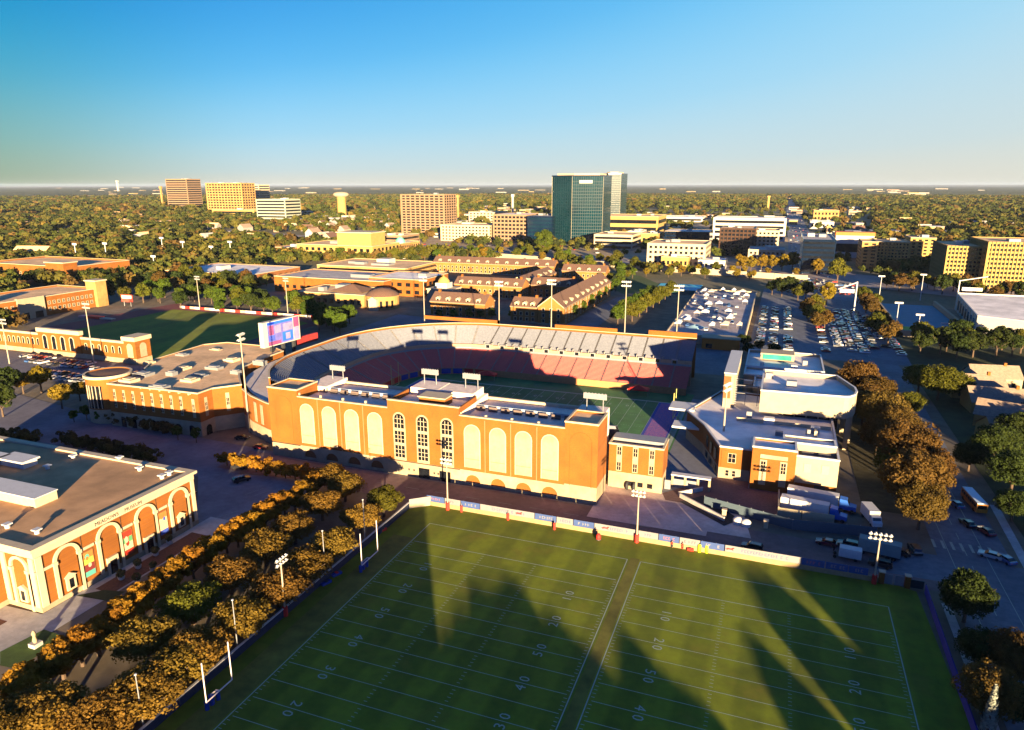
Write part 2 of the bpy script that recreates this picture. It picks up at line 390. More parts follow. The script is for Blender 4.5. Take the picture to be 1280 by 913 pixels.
gridiron('right_practice_field_lines',W1+2.9,2*W1+2.9,0,150*YD,.03,[(20,'10'),(30,'20'),(40,'50'),(50,'40'),(60,'30'),(70,'20')])
# pavements round the stadium
area('service_road',[(-75,9.6),(150,9.6),(150,24),(-75,24)],mat('plum_asphalt',(.19,.125,.12),.92,.15,.5,scale2=.08),.01)
area('street',[(-260,-8),(-66,3),(-66,26),(-125,29),(-260,50)],mat('dusky_asphalt',(.165,.155,.185),.92,.12,.5,scale2=.08),.0)
area('plaza',[(35,17),(64,17),(64,19.5),(74,19.5),(71,36),(64,38),(35,38)],PLZ,.03)
area('stadium_apron',rect(46,38,75,128),mat('dark_apron_asphalt',(.15,.155,.18),.9,.1,.5),.015)
# ================= STADIUM =================
STF=stripe_turf('stadium_turf',(.065,.18,.055),(.86,.9,.86),0,9.144)
struct('stadium_turf_field',flat(rect(-71,58,48,134),.02),STF)
gx0,gx1,gy0,gy1=-64.0,45.7,70.63,119.4
m=MB()
for k in range(21): seg(m,gx0+9.144+k*4.572,gy0,gx0+9.144+k*4.572,gy1,.15,.045)
for k in range(101):
    x=gx0+9.144+k*.9144
    if k%5:
        for y in (gy0+.4,gy0+W1*.375,gy0+W1*.625,gy1-.4): seg(m,x,y-.3,x,y+.3,.1,.045)
seg(m,gx0,gy0,gx1,gy0,.4,.045); seg(m,gx0,gy1,gx1,gy1,.9,.045); seg(m,gx0,gy0,gx0,gy1,.9,.045); seg(m,gx1,gy0,gx1,gy1,.9,.045)
seg(m,gx1+.9,gy0-.5,gx1+.9,gy1+.5,1.6,.045)
struct('stadium_field_lines',m,LINE)
EZ=mat('end_zone_blue',(.03,.05,.28),.9,.1,2)
EZP=mat('end_zone_mottled_purple',(.30,.10,.22),.9,.3,1.7,c2=(.05,.06,.25),det=1)
struct('left_end_zone',flat(rect(gx0+.3,gy0+.3,gx0+9,gy1-.3),.032),EZ)
struct('right_end_zone',flat(rect(gx1-9,gy0+.3,gx1-.3,gy1-.3),.032),EZ)
struct('right_end_zone_mottling',flat(rect(gx1-8.1,gy0+1.2,gx1-1,gy1-1.2),.038),EZP)
for t,x in (('10',-45.7),('20',-36.6),('30',-27.4),('40',-18.3),('50',-9.14),('40',0),('30',9.14),('20',18.3),('10',27.4)):
    for side,y in ((0,gy0+8.5),(1,gy1-8.5)):
        for j,ch in enumerate(t):
            q=text(ch,2.6,LINE,None,(x+(-1.3 if (j==0)==(side==0) else 1.3),y,.05),(0,0,0 if side==0 else R(180)),ext=0,name='stadium_yard_number'); q['kind']='structure'
stad=thing('stadium_stands','horseshoe stadium bowl of red lower seats and grey upper bleachers behind the orange brick facade','stadium stands',(0,96,0))
REDS=mat('red_stadium_seats',(.52,.105,.085),.75,.25,2.2,c2=(.38,.08,.075),det=2)
GRYS=mat('grey_bleacher_benches',(.155,.165,.20),.7,.2,1.3,c2=(.11,.12,.15),det=3)
AIS=mat('pale_aisle_steps',(.36,.34,.33),.85,.1,1)
def stations():
    S=[]
    for x in np.linspace(36,-45,14): S.append((x,58,0,-1))
    for a in np.linspace(270,180,9)[1:]: S.append((-45+26*math.cos(R(a)),84+26*math.sin(R(a)),math.cos(R(a)),math.sin(R(a))))
    for y in np.linspace(84,106,3)[1:]: S.append((-71,y,-1,0))
    for a in np.linspace(180,90,9)[1:]: S.append((-45+26*math.cos(R(a)),106+26*math.sin(R(a)),math.cos(R(a)),math.sin(R(a))))
    for x in np.linspace(-45,45,14)[1:]: S.append((x,132,0,1))
    return S
def fine(S,k=4):
    O=[]
    for i in range(len(S)-1):
        for j in range(k):
            t=j/k; q=[S[i][c]*(1-t)+S[i+1][c]*t for c in range(4)]; l=math.hypot(q[2],q[3]); O.append((q[0],q[1],q[2]/l,q[3]/l))
    O.append(S[-1]); return O
STN=stations(); NN=14; NA=22+2
def PT_(s,o): return (s[0]+s[2]*o,s[1]+s[3]*o)
def deck(i0,i1,o0,z0,o1,z1,rows,seatm,sname,step=1,az=.12):
    for i in range(i0,i1,step):
        secs=fine(STN[i:i+step+1],3); L=len(secs); m=MB(); a=MB()
        for r_ in range(rows):
            oa=o0+(o1-o0)*r_/rows; ob=o0+(o1-o0)*(r_+1)/rows; za=z0+(z1-z0)*r_/rows; zb=z0+(z1-z0)*(r_+1)/rows
            for k in range(L-1):
                A=secs[k];B=secs[k+1]
                tgt=m
                p1,p2,p3,p4=PT_(A,oa),PT_(B,oa),PT_(B,ob),PT_(A,ob)
                zt=zb-.02
                tgt.quad((*p1,zt),(*p4,zt),(*p3,zt),(*p2,zt)); tgt.quad((*p1,za-.02),(*p1,zt),(*p2,zt),(*p2,za-.02))
            A=secs[0];B=secs[1]; f=.28
            B2=tuple(A[c]*(1-f)+B[c]*f for c in range(4))
            p1,p2,p3,p4=PT_(A,oa),PT_(B2,oa),PT_(B2,ob),PT_(A,ob)
            a.quad((*p1,zb+.03),(*p4,zb+.03),(*p3,zb+.03),(*p2,zb+.03)); a.quad((*p1,za),(*p1,zb+.03),(*p2,zb+.03),(*p2,za))
        m.build(sname,seatm,stad); a.build('aisle',AIS,stad)
def ring(i0,i1,o0,o1,z0,z1,mt,name,closed=True):
    secs=fine(STN[i0:i1+1],3); m=MB()
    P=[PT_(s,o0) for s in secs]; Q=[PT_(s,o1) for s in secs]
    for k in range(len(secs)-1):
        m.quad((*P[k],z1),(*Q[k],z1),(*Q[k+1],z1),(*P[k+1],z1))
        m.quad((*P[k],z0),(*P[k],z1),(*P[k+1],z1),(*P[k+1],z0))
        m.quad((*Q[k],z1),(*Q[k],z0),(*Q[k+1],z0),(*Q[k+1],z1))
    for k in (0,len(secs)-1):
        m.quad((*P[k],z0),(*Q[k],z0),(*Q[k],z1),(*P[k],z1))
    return m.build(name,mt,stad)
LAST=len(STN)-1; UP0=NN+3
ORW=mat('orange_field_wall',(.55,.25,.10),.85,.1,1)
ring(0,LAST,-.4,-.02,0,2.7,ORW,'field_wall')
deck(NN-1,LAST,0,2.6,14,8.2,18,REDS,'red_seating_section')
deck(0,NN-1,0,2.6,12.5,14.5,18,GRYS,'near_seating_section')
ring(NN-1,LAST,14.0,15.2,0,10.2,mat('tan_vomitory_wall',(.55,.34,.2),.85,.1,1),'mid_wall')
ring(NN-1,LAST,13.7,14.0,8.2,9.0,MET,'cross_aisle_rail')
deck(UP0,LAST,15.2,10.3,28,16.3,20,GRYS,'grey_bleacher_section')
ring(UP0,LAST,28.0,28.5,0,17.1,BR,'outer_rim_wall')
ring(UP0,LAST,27.9,28.6,17.1,17.35,STW,'rim_coping')
for pa,pb in ((455,531),(583,622),(694,772)):
    xa,_=onY(pa,402,160.2); xb,_=onY(pb,402,160.2); m=MB()
    if xa<-46: xa=-45
    m.box(xa,159.9,17.36,xb,160.6,19.0); m.build('raised_brick_parapet',BR,stad)
xa,_=onY(822,425,160.2); m=MB(); m.box(xa-4,159.9,17.36,45,160.6,19.4); m.build('raised_brick_parapet',BR,stad)
# stair mouths in the wall between the decks
for i in range(NN+9,LAST):
    A=STN[i]; m=MB(); x,y=PT_(A,15.3)
    if A[3]>.99:
        m.box(x-1.2,y-1.4,9.0,x+1.2,y+1.2,10.6); m.mi=1; m.box(x-.8,y-1.45,8.9,x+.8,y-1.38,10.3); m.mi=0
        m.box(x-2.0,y-1.3,10.2,x-1.85,y+.8,11.4); m.box(x+1.85,y-1.3,10.2,x+2.0,y+.8,11.4)
        m.build('vomitory',[AIS,GL],stad)
# padding and tunnels along the far wall
for (pa,pb,mt,nm) in ((598,620,RED,'red_tent'),(786,812,RED,'red_tent')):
    xa,_=onY(pa,470,127); xb,_=onY(pb,470,127); o=thing('event_tent','red event tent at the foot of the far stand '+('left of midfield' if pa<700 else 'near the right end zone'),'tent',((xa+xb)/2,127,0),group='red tents on the sideline')
    m=MB(); cx_=(xa+xb)/2; hw=(xb-xa)/2
    for sx in (-1,1):
        for sy in (-1,1): m.tube((cx_+sx*hw,127+sy*2,0),(cx_+sx*hw,127+sy*2,2.4),.06,n=5)
    m.build('tent_poles',MET,o)
    m=MB(); i=0; P=rect(cx_-hw,125,cx_+hw,129)
    for k in range(4):
        p,q=P[k],P[(k+1)%4]; m.quad((*p,2.4),(*q,2.4),(cx_,127,3.9)); m.quad((*p,2.0),(*q,2.0),(*q,2.4),(*p,2.4))
    m.build('canopy',RED,o)
gy=mat('goal_yellow',(.75,.65,.2),.5,.05,1)
def goalpost(loc,label,rz,mt,gh=3.05,hw=2.82,uh=9.1,two=True):
    o=thing('goal_post',label,'goal post',loc,rz)
    m=MB(); m.tube((0,0,0),(0,0,1.8),.13); m.tube((0,0,1.8),(0,1.2,gh-.1),.12); m.tube((0,1.2,gh-.1),(0,1.9,gh),.11); m.build('gooseneck',mt,o,loc=(0,0,0))
    m=MB(); m.tube((-hw,1.9,gh),(hw,1.9,gh),.11); m.build('crossbar',mt,o,loc=(0,0,0))
    for s in (-1,1): m=MB(); m.tube((s*hw,1.9,gh),(s*hw,1.9,gh+uh),.1); m.build('upright',mt,o,loc=(0,0,0))
    m=MB(); m.tube((0,0,0),(0,0,1.7),.45,n=12); m.build('base_pad',BLU,o,loc=(0,0,0)); return o
goalpost((gx1+1.6,95,0),'yellow goal post behind the purple end zone inside the stadium',R(90),gy)
goalpost((gx0-1.6,95,0),'yellow goal post before the red banners at the curved end of the bowl',R(-90),gy)
# red and blue banners on the curved end wall
for i in range(NN+2,NN+18):
    A=STN[i];B=STN[min(i+1,LAST)]; m=MB(); a=PT_(A,-.5); b=PT_(B,-.5); f=.8
    b=(a[0]+(b[0]-a[0])*f,a[1]+(b[1]-a[1])*f)
    m.quad((*a,.3),(*b,.3),(*b,2.5),(*a,2.5)); m.build('wall_banner',RED if (i//2)%2 else BLU,stad)
# ---------- near facade building ----------
fac=thing('stadium_facade','long orange brick stadium facade with tall arches and two end towers','stadium facade',(-15,24,0))
FY=24.0
X0,X1,X2,X3,X4,X5=-66.0,-55.5,-25.0,-2.8,27.0,35.7
def wallbox(x0,x1,y0,y1,z0,z1,mt,nm): return MB().box(x0,y0,z0,x1,y1,z1).build(nm,mt,fac)
ZS=4.1
# stone base with arched openings on the right and left runs
def base_run(x0,x1,arches,y=FY,deep=2.2):
    m=MB(); ah,aw=3.2,4.4; xs=[x0]
    for c in arches: xs+= [c-aw/2,c+aw/2]
    xs.append(x1)
    for k in range(0,len(xs),2):
        if xs[k+1]-xs[k]>.01: m.box(xs[k],y,0,xs[k+1],y+.8,ZS)
    for c in arches:
        A=[(c+aw/2*math.cos(math.pi*q/8),1.0+2.2*math.sin(math.pi*q/8)) for q in range(9)]
        for q in range(8):
            (xa,za),(xb,zb)=A[q],A[q+1]
            m.quad((xb,y,zb),(xa,y,za),(xa,y,ZS),(xb,y,ZS)); m.quad((xa,y,za),(xb,y,zb),(xb,y+.8,zb),(xa,y+.8,za))
    m.box(x0,y-.12,ZS,x1,y+.02,ZS+.35)
    m.build('stone_base',ST,fac)
    for c in arches:
        MB().box(c-aw/2,y+.2,0,c+aw/2,y+.35,.8).build('arch_sill_wall',ST,fac)
        MB().box(c-aw/2-.1,y+.6,0,c+aw/2+.1,y+.75,3.9).build('arch_back',BR if c>-5 else BR2,fac)
nL=[-52.4,-44.7,-37.0,-29.3]; nC=[-21.4,-14.1,-6.6]; nR=[.95,8.4,15.7,23.0]
wallbox(X0,X1,FY,FY+.8,0,ZS,ST,'stone_base'); base_run(X1,X2,nL); wallbox(X2,X3,FY,FY+.8,0,ZS,ST,'stone_base'); base_run(X3,X4,nR)
wallbox(X4,X5,FY-.05,34.2,0,ZS+.7,ST,'tower_stone_base')
# brick bodies
def run(x0,x1,z,nm,depth=9.0,floor=None):
    m=MB(); m.box(x0,FY,ZS+.36,x1,FY+.7,z); m.box(x0,FY+.7,0,x1,FY+1.1,ZS+.3) if 0 else None; m.build(nm,BR,fac)
    MB().box(x0,FY-.1,z,x1,FY+.8,z+.3).build('coping',STW,fac)
run(X1,X2,19.6,'brick_wall'); run(X2,X3,22.0,'brick_wall'); run(X3,X4,19.9,'brick_wall')
tw=[]
for (a,b,zt,zb,nm) in ((X0,X1,21.7,ZS+.36,'end_tower'),(X4,X5,21.9,ZS+.7,'end_tower')):
    shell(fac,rect(a,FY-.04,b,34.2),zb,zt,BR,RFT,ph=.5,cop=STW,roofname='tower_roof',wallname=nm)
# shallow arched recess outline on the towers
for c in ((X0+X1)/2,(X4+X5)/2):
    m=MB(); A=arch(5.6,14.5,12,z0=ZS+.6,x=c); B=arch(6.0,14.7,12,z0=ZS+.6,x=c)
    for q in range(1,len(A)): q2=(q+1)%len(A); m.quad((B[q][0],FY-.16,B[q][1]),(A[q][0],FY-.16,A[q][1]),(A[q2][0],FY-.16,A[q2][1]),(B[q2][0],FY-.16,B[q2][1])); m.quad((B[q][0],FY-.05,B[q][1]),(B[q][0],FY-.16,B[q][1]),(B[q2][0],FY-.16,B[q2][1]),(B[q2][0],FY-.05,B[q2][1]))
    m.build('blind_arch',BR,fac)
# tall niches
def niche(c,w=4.3,z0=5.3,h=12.3):
    l=fac.location; fr=MB(); A=arch(w,h,12); B=arch(w+.5,h+.25,12)
    for q in range(1,len(A)):
        q2=(q+1)%len(A); fr.quad((B[q][0],-.14,B[q][1]),(A[q][0],-.14,A[q][1]),(A[q2][0],-.14,A[q2][1]),(B[q2][0],-.14,B[q2][1])); fr.quad((B[q][0],0,B[q][1]),(B[q][0],-.14,B[q][1]),(B[q2][0],-.14,B[q2][1]),(B[q2][0],0,B[q2][1]))
    n=MB().slabxz(A,-.06,0).build('arched_niche',ST,fac,loc=(c-l.x,FY-l.y,z0-l.z))
    fr.build('niche_frame',STW,n,loc=(0,0,0))
    MB().box(-w/2,-.1,2.5,w/2,-.05,2.62).build('niche_joint',mat('brown_joint',(.25,.16,.1),.8,.1,1),n,loc=(0,0,0))
for c in nL+nR: niche(c)
for c in nC:
    l=fac.location; w_=3.0; h_=13.6; z0=5.0
    MB().slabxz(arch(w_+.9,h_+.7,12),-.05,0).build('window_surround',ST,fac,loc=(c-l.x,FY-l.y,z0-.5-l.z))
    for q,(za,hh,ar) in enumerate(((.3,3.6,False),(4.7,3.5,False),(9.0,4.3,True))):
        P=arch(w_,hh,10,z0=za) if ar else [(-w_/2,za),(w_/2,za),(w_/2,za+hh),(-w_/2,za+hh)]
        pn=MB().slabxz(P,-.09,-.05).build('arched_window' if ar else 'tall_window',GL,fac,loc=(c-l.x,FY-l.y,z0-l.z))
        m=MB()
        for t in (-.5,.5): m.box(t-.06,-.15,za,t+.06,-.09,za+hh-(.5 if ar else 0))
        for t in np.linspace(0,1,4)[:-1]: m.box(-w_/2+(.15 if ar and t>.6 else 0),-.145,za+hh*t-.05,w_/2-(.15 if ar and t>.6 else 0),-.09,za+hh*t+.07)
        m.build('mullions',STW,pn,loc=(0,0,0))
# pilaster joints / downpipes
for x in (-48.5,-40.8,-33.1,4.7,12.1,19.4): MB().box(x-.12,FY-.1,ZS+.4,x+.12,FY+.01,19.4).build('downpipe',mat('bronze_pipe',(.35,.18,.08),.6,.05,1),fac)
# plaza doors in the centre base
for c in (-14,-7.5): MB().box(c-1.7,FY-.05,0,c+1.7,FY+.02,3.0).build('entrance_doors',GL,fac)
for x in (-18.8,-17.2,-10.8,-9.6): MB().box(x-.25,FY-.05,1.7,x+.25,FY+.02,2.3).build('small_vent',DKM,fac)
# roof terraces behind the parapet
TER=mat('terrace_concrete',(.74,.60,.50),.9,.12,.7)
def terrace(x0,x1,z):
    MB().box(x0,FY+.8,0,x1,44.6,z).build('terrace_deck',TER,fac)
    MB().box(x0,44.6,0,x1,45.4,z+1.0).build('terrace_parapet',STW,fac)
terrace(X1,X2,18.3); terrace(X3,X4,18.4)
wallbox(X2,X3,FY+.8,44.5,0,20.4,TER,'centre_deck')
# seats along the terrace rim and railings/posts
for (a,b) in ((X1,X2),(X3,X4)):
    for i,x in enumerate(np.arange(a+2,b-1,3.7)):
        MB().box(x-1.3,34,18.5,x+1.3,34.5,19.1).box(x-1.3,34.4,19.1,x+1.3,34.5,19.7).build('bench',mat('dark_bench',(.12,.09,.08),.8,.1,2),fac)
    for x in np.arange(a,b+.1,(b-a)/4):
        MB().box(x-.25,FY+.8,18.4,x+.25,FY+1.3,20.6).build('terrace_post',STW,fac)
    MB().box(a,36,18.5,b,36.1,19.6).build('glass_screen',mat('screen_glass',(.35,.4,.45),.2,.1,1),fac)
# centre block crown: side parapets and penthouse
wallbox(X2,X2+.5,FY+.75,36,20.4,22.0,BR,'side_parapet'); wallbox(X3-.5,X3,FY+.75,36,20.4,22.0,BR,'side_parapet')
wallbox(-24,-15,36,44,20.4,22.6,TER,'press_roof'); wallbox(-15,-4,36,44,20.4,22.5,TER,'press_roof')
m=MB(); m.box(-17,28,20.4,-9,33,22.6); m.build('penthouse',BR,fac); MB().box(-17.3,27.7,22.6,-8.7,33.3,22.9).build('penthouse_coping',STW,fac)
# roof slabs stepping down from towers to the bowl
wallbox(X0+6,X1+3,34.2,46,0,20.2,TER,'stair_tower'); wallbox(X4-1,X4+7,34.2,44,0,20.4,TER,'stair_tower')
# floodlight banks on the stand
def light_bank(x,y,z,label,w_=5.6,leg=2.8,rows=2,rz=R(180)):
    o=thing('floodlight_bank',label,'floodlights',(x,y,z),rz,'floodlight banks on the near stand')
    for s in (-1,1): MB().tube((s*w_*.35,0,0),(s*w_*.35,0,leg+1.5),.14,n=6).build('leg',MET,o,loc=(0,0,0))
    MB().box(-w_/2,.05,leg+.1,w_/2,.15,leg+1.7).build('frame',MET,o,loc=(0,0,0))
    for r_ in range(rows):
        for k in range(7):
            xx=-w_/2+.5+k*(w_-1)/6; MB().tube((xx,-.35,leg+.5+r_*.9),(xx,.05,leg+.5+r_*.9),.36,.25,n=8).build('lamp',WHT,o,loc=(0,0,0))
    return o
light_bank(-54,43,20.2,'white floodlight bank beside the left end tower of the stadium facade')
light_bank(-20,41,22.6,'white floodlight bank on the left of the centre block roof')
light_bank(-6.5,41,22.5,'white floodlight bank on the right of the centre block roof')
light_bank(31,39,20.4,'white floodlight bank just behind the right end tower of the facade',w_=6.5,leg=3.4)
# annex right of the tower
an=thing('stadium_annex','low brick annex with paired slit windows right of the right end tower','annex',(43,37,0))
MB().box(35.8,37,0,50.4,37.6,4.6).build('stone_base',ST,an); 
shell(an,rect(35.8,37,50.4,45.5),4.6,12.6,BR,RFG,ph=.5,cop=STW,wallname='brick_wall')
MB().box(35.8,37.7,0,50.2,45.3,4.55).build('core',ST,an); MB().box(36.2,40,12.3,50,44.5,13.3).build('metal_roof_deck',MET,an)
for c in (38.6,43.0,47.4):
    l=an.location
    share('window_panel',mesh_of(MB().box(-.75,-.05,0,.75,0,7.4),'panel',ST),an,(c-l.x,0,4.9))
    for z in (5.2,9.6): share('window',win_mesh(1.0,2.2,fr=0,nx=2,nz=2),an,(c-l.x,-.055,z))
for c in (41.8,44.6,47.2): MB().box(c-.7,36.9,1.0,c+.7,37.02,2.3).build('ticket_window',GL,an)
# ================= MUSEUM =================
mus=thing('museum','cream stone and orange brick museum with tall arches and a flat brown roof','museum',(-86,-40,0))
MX,MY0,MY1,MZ=-53.3,-59.6,-19.8,13.7
wallP=[(MX,MY0),(MX,MY1),(-121,MY1),(-121,MY0-3.4),(-62.6,MY0-3.4),(-62.6,MY0)]
I_=inset(wallP,1.0)
m=MB()
for i in range(6):
    a=wallP[i];b=wallP[(i+1)%6]; m.quad((*b,0),(*a,0),(*a,11.6),(*b,11.6)) if False else m.quad((*a,0),(*b,0),(*b,11.6),(*a,11.6))
m.build('brick_wall',BR,mus)
flat(I_,13.35).build('roof',RFB,mus)
def ringpoly(P,o0,o1,z0,z1,mt,nm,parent):
    A=inset(P,o0);B=inset(P,o1); m=MB(); n=len(P)
    for i in range(n):
        j=(i+1)%n
        m.quad((*A[i],z0),(*A[j],z0),(*A[j],z1),(*A[i],z1)); m.quad((*B[j],z0),(*B[i],z0),(*B[i],z1),(*B[j],z1)); m.quad((*A[i],z1),(*A[j],z1),(*B[j],z1),(*B[i],z1)); m.quad((*A[j],z0),(*A[i],z0),(*B[i],z0),(*B[j],z0))
    return m.build(nm,mt,parent)
ringpoly(wallP,-.15,.9,11.6,13.1,STW,'frieze',mus)
ringpoly(wallP,-.75,.95,13.1,13.75,STW,'cornice',mus)
ringpoly(wallP,-.12,.02,0,1.1,ST,'plinth',mus)
def onface(face,u,fixed):   # point on facade: u runs along it
    return (fixed,u) if face=='+x' else (u,fixed)
def mus_bay(face,c,fixed,kind,w=4.4,rad=2.2):
    l=mus.location; rz=R(90) if face=='+x' else 0
    p=onface(face,c,fixed); loc=(p[0]-l.x,p[1]-l.y,0)
    # arch surround
    m=MB(); A=arch(w,11.0-0.1,14); B=arch(w+1.4,11.5,14)
    for q in range(1,len(A)):
        q2=(q+1)%len(A)
        if q2==0: continue
        m.quad((B[q][0],-.35,B[q][1]),(A[q][0],-.35,A[q][1]),(A[q2][0],-.35,A[q2][1]),(B[q2][0],-.35,B[q2][1]))
        m.quad((B[q][0],0,B[q][1]),(B[q][0],-.35,B[q][1]),(B[q2][0],-.35,B[q2][1]),(B[q2][0],0,B[q2][1]))
        m.quad((A[q2][0],0,A[q2][1]),(A[q2][0],-.35,A[q2][1]),(A[q][0],-.35,A[q][1]),(A[q][0],0,A[q][1]))
    for s in (-1,1):
        m.box(s*w/2,-.351,1.1,s*(w/2+.7),0,8.6)
        m.box(s*(w/2-.1),-.5,8.2,s*(w/2+.85),0,8.9)
    o=m.build('stone_arch',STW,mus,loc=loc,rz=rz)
    if kind=='door':
        MB().box(-1.3,-.5,0,1.3,0,3.9).build('door_surround',STW,mus,loc=loc,rz=rz)
        MB().box(-.8,-.56,0,.8,-.5,3.1).build('door',GL,mus,loc=loc,rz=rz)
    elif kind=='aedicule':
        MB().box(-1.0,-.35,1.6,1.0,0,4.5).slabxz([(-1.3,4.5),(1.3,4.5),(0,5.3)],-.5,0).build('window_surround',STW,mus,loc=loc,rz=rz)
        MB().box(-.45,-.41,2.0,.45,-.35,4.0).build('window',GL,mus,loc=loc,rz=rz)
for c,k in ((-24.8,'aedicule'),(-34.3,'door'),(-43.8,'door'),(-53.3,'aedicule')): mus_bay('+x',c,MX,k)
mus_bay('-y',-57.6,MY0,'aedicule',w=3.8)
for c in (-70,-80,-90,-100,-110): mus_bay('-y',c,MY0-3.4,'door' if c==-90 else 'aedicule')
# impost band and corner piers on the right face
l=mus.location
def pier(face,c,fixed,w,nm='stone_pier',z1=11.6,out=.28):
    rz=R(90) if face=='+x' else 0; p=onface(face,c,fixed)
    MB().box(-w/2,-out,1.1,w/2,0,z1).build(nm,STW,mus,loc=(p[0]-l.x,p[1]-l.y,0),rz=rz)
for c in (-20.4,): pier('+x',c,MX,.9)
pier('+x',-58.9,MX,1.3); pier('-y',-54.0,MY0,1.2); pier('-y',-61.9,MY0,1.2)
for (a,b) in ((-32.0+.6,-27.7-.6),(-41.5+.6,-37.2-.6),(-51.0+.6,-46.7-.6),(-60,-56.2),(-22,-20)):
    MB().box(a,-.22,8.25,b,0,8.85).build('impost_band',STW,mus,loc=(MX-l.x,-l.y,0),rz=R(90))
def poster(c,cols,lab):
    """tall exhibition banner with abstract colour fields"""
    p=(MX-l.x,c-l.y,0); m=MB(); m.box(-1.25,-.12,2.0,1.25,0,7.9); m.build('banner_backing',BR2,mus,loc=p,rz=R(90))
    rs=random.Random(c); n=len(cols); m=MB(); mats=[]
    zz=[2.2,3.3,4.9,6.2,7.6]
    for k,cc in enumerate(cols):
        mm=mat('banner_colour_%s'%cc[0],cc[1],.7,.1,2); mats.append(mm); m.mi=k
        m.quad((-1.1,-.13,zz[k]),(1.1,-.13,zz[k]),(1.1,-.13,zz[k+1]),(-1.1,-.13,zz[k+1]))
    b=m.build('exhibition_banner',mats,mus,loc=p,rz=R(90)); b['label']=lab
    m=MB()
    for k in range(3):
        cx_=rs.uniform(-.4,.4); cz_=rs.uniform(4.2,6.6); r1,r2=rs.uniform(.3,.55),rs.uniform(.4,.8)
        m.mi=k; m.quad(*[(cx_+r1*math.cos(t),-.14-.004*k,cz_+r2*math.sin(t)) for t in np.linspace(0,2*math.pi,13)[:-1]])
    m.build('banner_figure',[mats[0],mats[-1],STW],mus,loc=p,rz=R(90))
cR=('red',(.6,.04,.02));cT=('teal',(.10,.45,.38));cO=('orange',(.55,.2,.05));cD=('maroon',(.2,.03,.03));cG=('green',(.1,.35,.15));cW=('cream',(.7,.55,.35));cB=('blue',(.05,.1,.5));cY=('yellow',(.7,.5,.08))
poster(-48.9,[cT,cD,cY,cO],'tall banner with teal foot and yellow figure')
poster(-39.4,[cR,cW,cG,cR],'tall banner with red foot and green patch')
poster(-29.8,[cB,cW,cW,cO],'tall pale banner with blue foot')
for c in (-51.0+.9,-41.6+.9,-32.2+.9): MB().box(-.03,-.1,6,.03,-.06,12.5).build('downpipe',DKM,mus,loc=(MX-l.x,c+.2-l.y,0),rz=R(90))
text('MEADOWS',1.15,DKM,mus,(MX+.17,-43.6,12.35),(R(90),0,R(90)),name='frieze_lettering')
text('MUSEUM',1.15,DKM,mus,(MX+.17,-37.0,12.35),(R(90),0,R(90)),name='frieze_lettering')
# roof gear
MB().box(-121,-46.5,13,-70,-41.5,15.4).build('roof_penthouse',STW,mus)
MB().box(-121.2,-46.7,15.4,-69.8,-41.3,15.6).build('penthouse_coping',WHT,mus)
for (px,py) in ((23,573),(-12,570)):
    x,y=G(px,py,15); MB().box(x-4,y-1.8,13,x+4,y+1.8,14.9).box(x-4.5,y-2.3,14.9,x+4.5,y+2.3,15.3).build('skylight_box',WHT,mus)
for (px,py) in ((10,660),(47,667),(175,588),(92,573),(203,598),(212,594),(150,575),(60,586)):
    x,y=G(px,py+2,13); MB().tube((x,y,13),(x,y,14.1),.5,n=8).box(x-.7,y-.7,14.1,x+.7,y+.7,14.35).build('roof_vent',WHT,mus)
# grounds
area('museum_walk',[(-53,-75),(-53,-16),(-46,-16),(-41,-22),(-46,-34),(-46,-75)],SDW,.03)
area('planting_court',[(-51.2,-50),(-51.2,-24),(-46.5,-24),(-46.5,-50)],MUL,.045)
area('forecourt',[(-130,-100),(-53,-100),(-46,-60),(-53,-60),(-130,-64)],SDW,.034)
area('forecourt_bed',[(-66,-71),(-57,-66),(-57,-64),(-66,-64)],MUL,.05)
area('clipped_bed',[G(95,745),G(135,752),G(157,740),G(130,738)],mat('dark_ground_cover',(.03,.045,.015),.95,.2,1.5),.06)
parea('lawn_by_walk',[(0,815),(55,787),(85,797),(20,836),(0,832)],TUR,.05)
parea('parking_lot',[(248,588),(385,600),(300,668),(245,668)],mat('grey_lot_asphalt',(.18,.185,.215),.9,.12,.6,scale2=.1),.02)
m=MB()
for k in range(10):
    x=-52+k*2.7; seg(m,x,2.5,x-2.0,-2.5,.1,.03); seg(m,x+3,-11,x+.8,-16,.1,.03)
struct('parking_bay_lines',m,LINE)
# planters on the court
for i,(px,py,r) in enumerate(((152,725,.9),(173,711,.8),(195,695,.8),(192,714,.7),(214,706,.7),(172,729,.9),(212,680,.7))):
    x,y=G(px,py); o=thing('potted_shrub','potted shrub in a pale round planter, %s from the left on the museum court'%ORD[i],'planter',(x,y,.05),group='planters on the museum court')
    MB().lathe([(.35,0),(.6,.2),(.75,.8),(.7,.8),(.6,.6)],n=10).build('planter',WHT,o,loc=(0,0,0))
    m=MB(); rs=random.Random(i)
    for k in range(90):
        v=Vector((rs.gauss(0,1),rs.gauss(0,1),rs.gauss(0,1))).normalized()*r*rs.uniform(.6,1); c=Vector((0,0,1.5))+v
        a=Vector((rs.gauss(0,1),rs.gauss(0,1),rs.gauss(0,1))).normalized()*.2; b=a.orthogonal().normalized()*.2
        m.quad(c-a-b,c+a-b,c+a+b,c-a+b)
    m.build('foliage',mat('shrub_leaves',(.16,.13,.03),.8,.2,1),o,loc=(0,0,0))
st=thing('plinth_sculpture','small pale sculpture on a stone plinth on the lawn by the museum','sculpture',(*G(45,808),0))
MB().box(-.8,-.8,0,.8,.8,.8).build('plinth',SDW,st,loc=(0,0,0)); MB().lathe([(.3,.8),(.45,1.3),(.25,2.0),(.4,2.6),(.2,3.1),(0,3.2)],n=9).build('figure',ST,st,loc=(0,0,0),smooth=True)
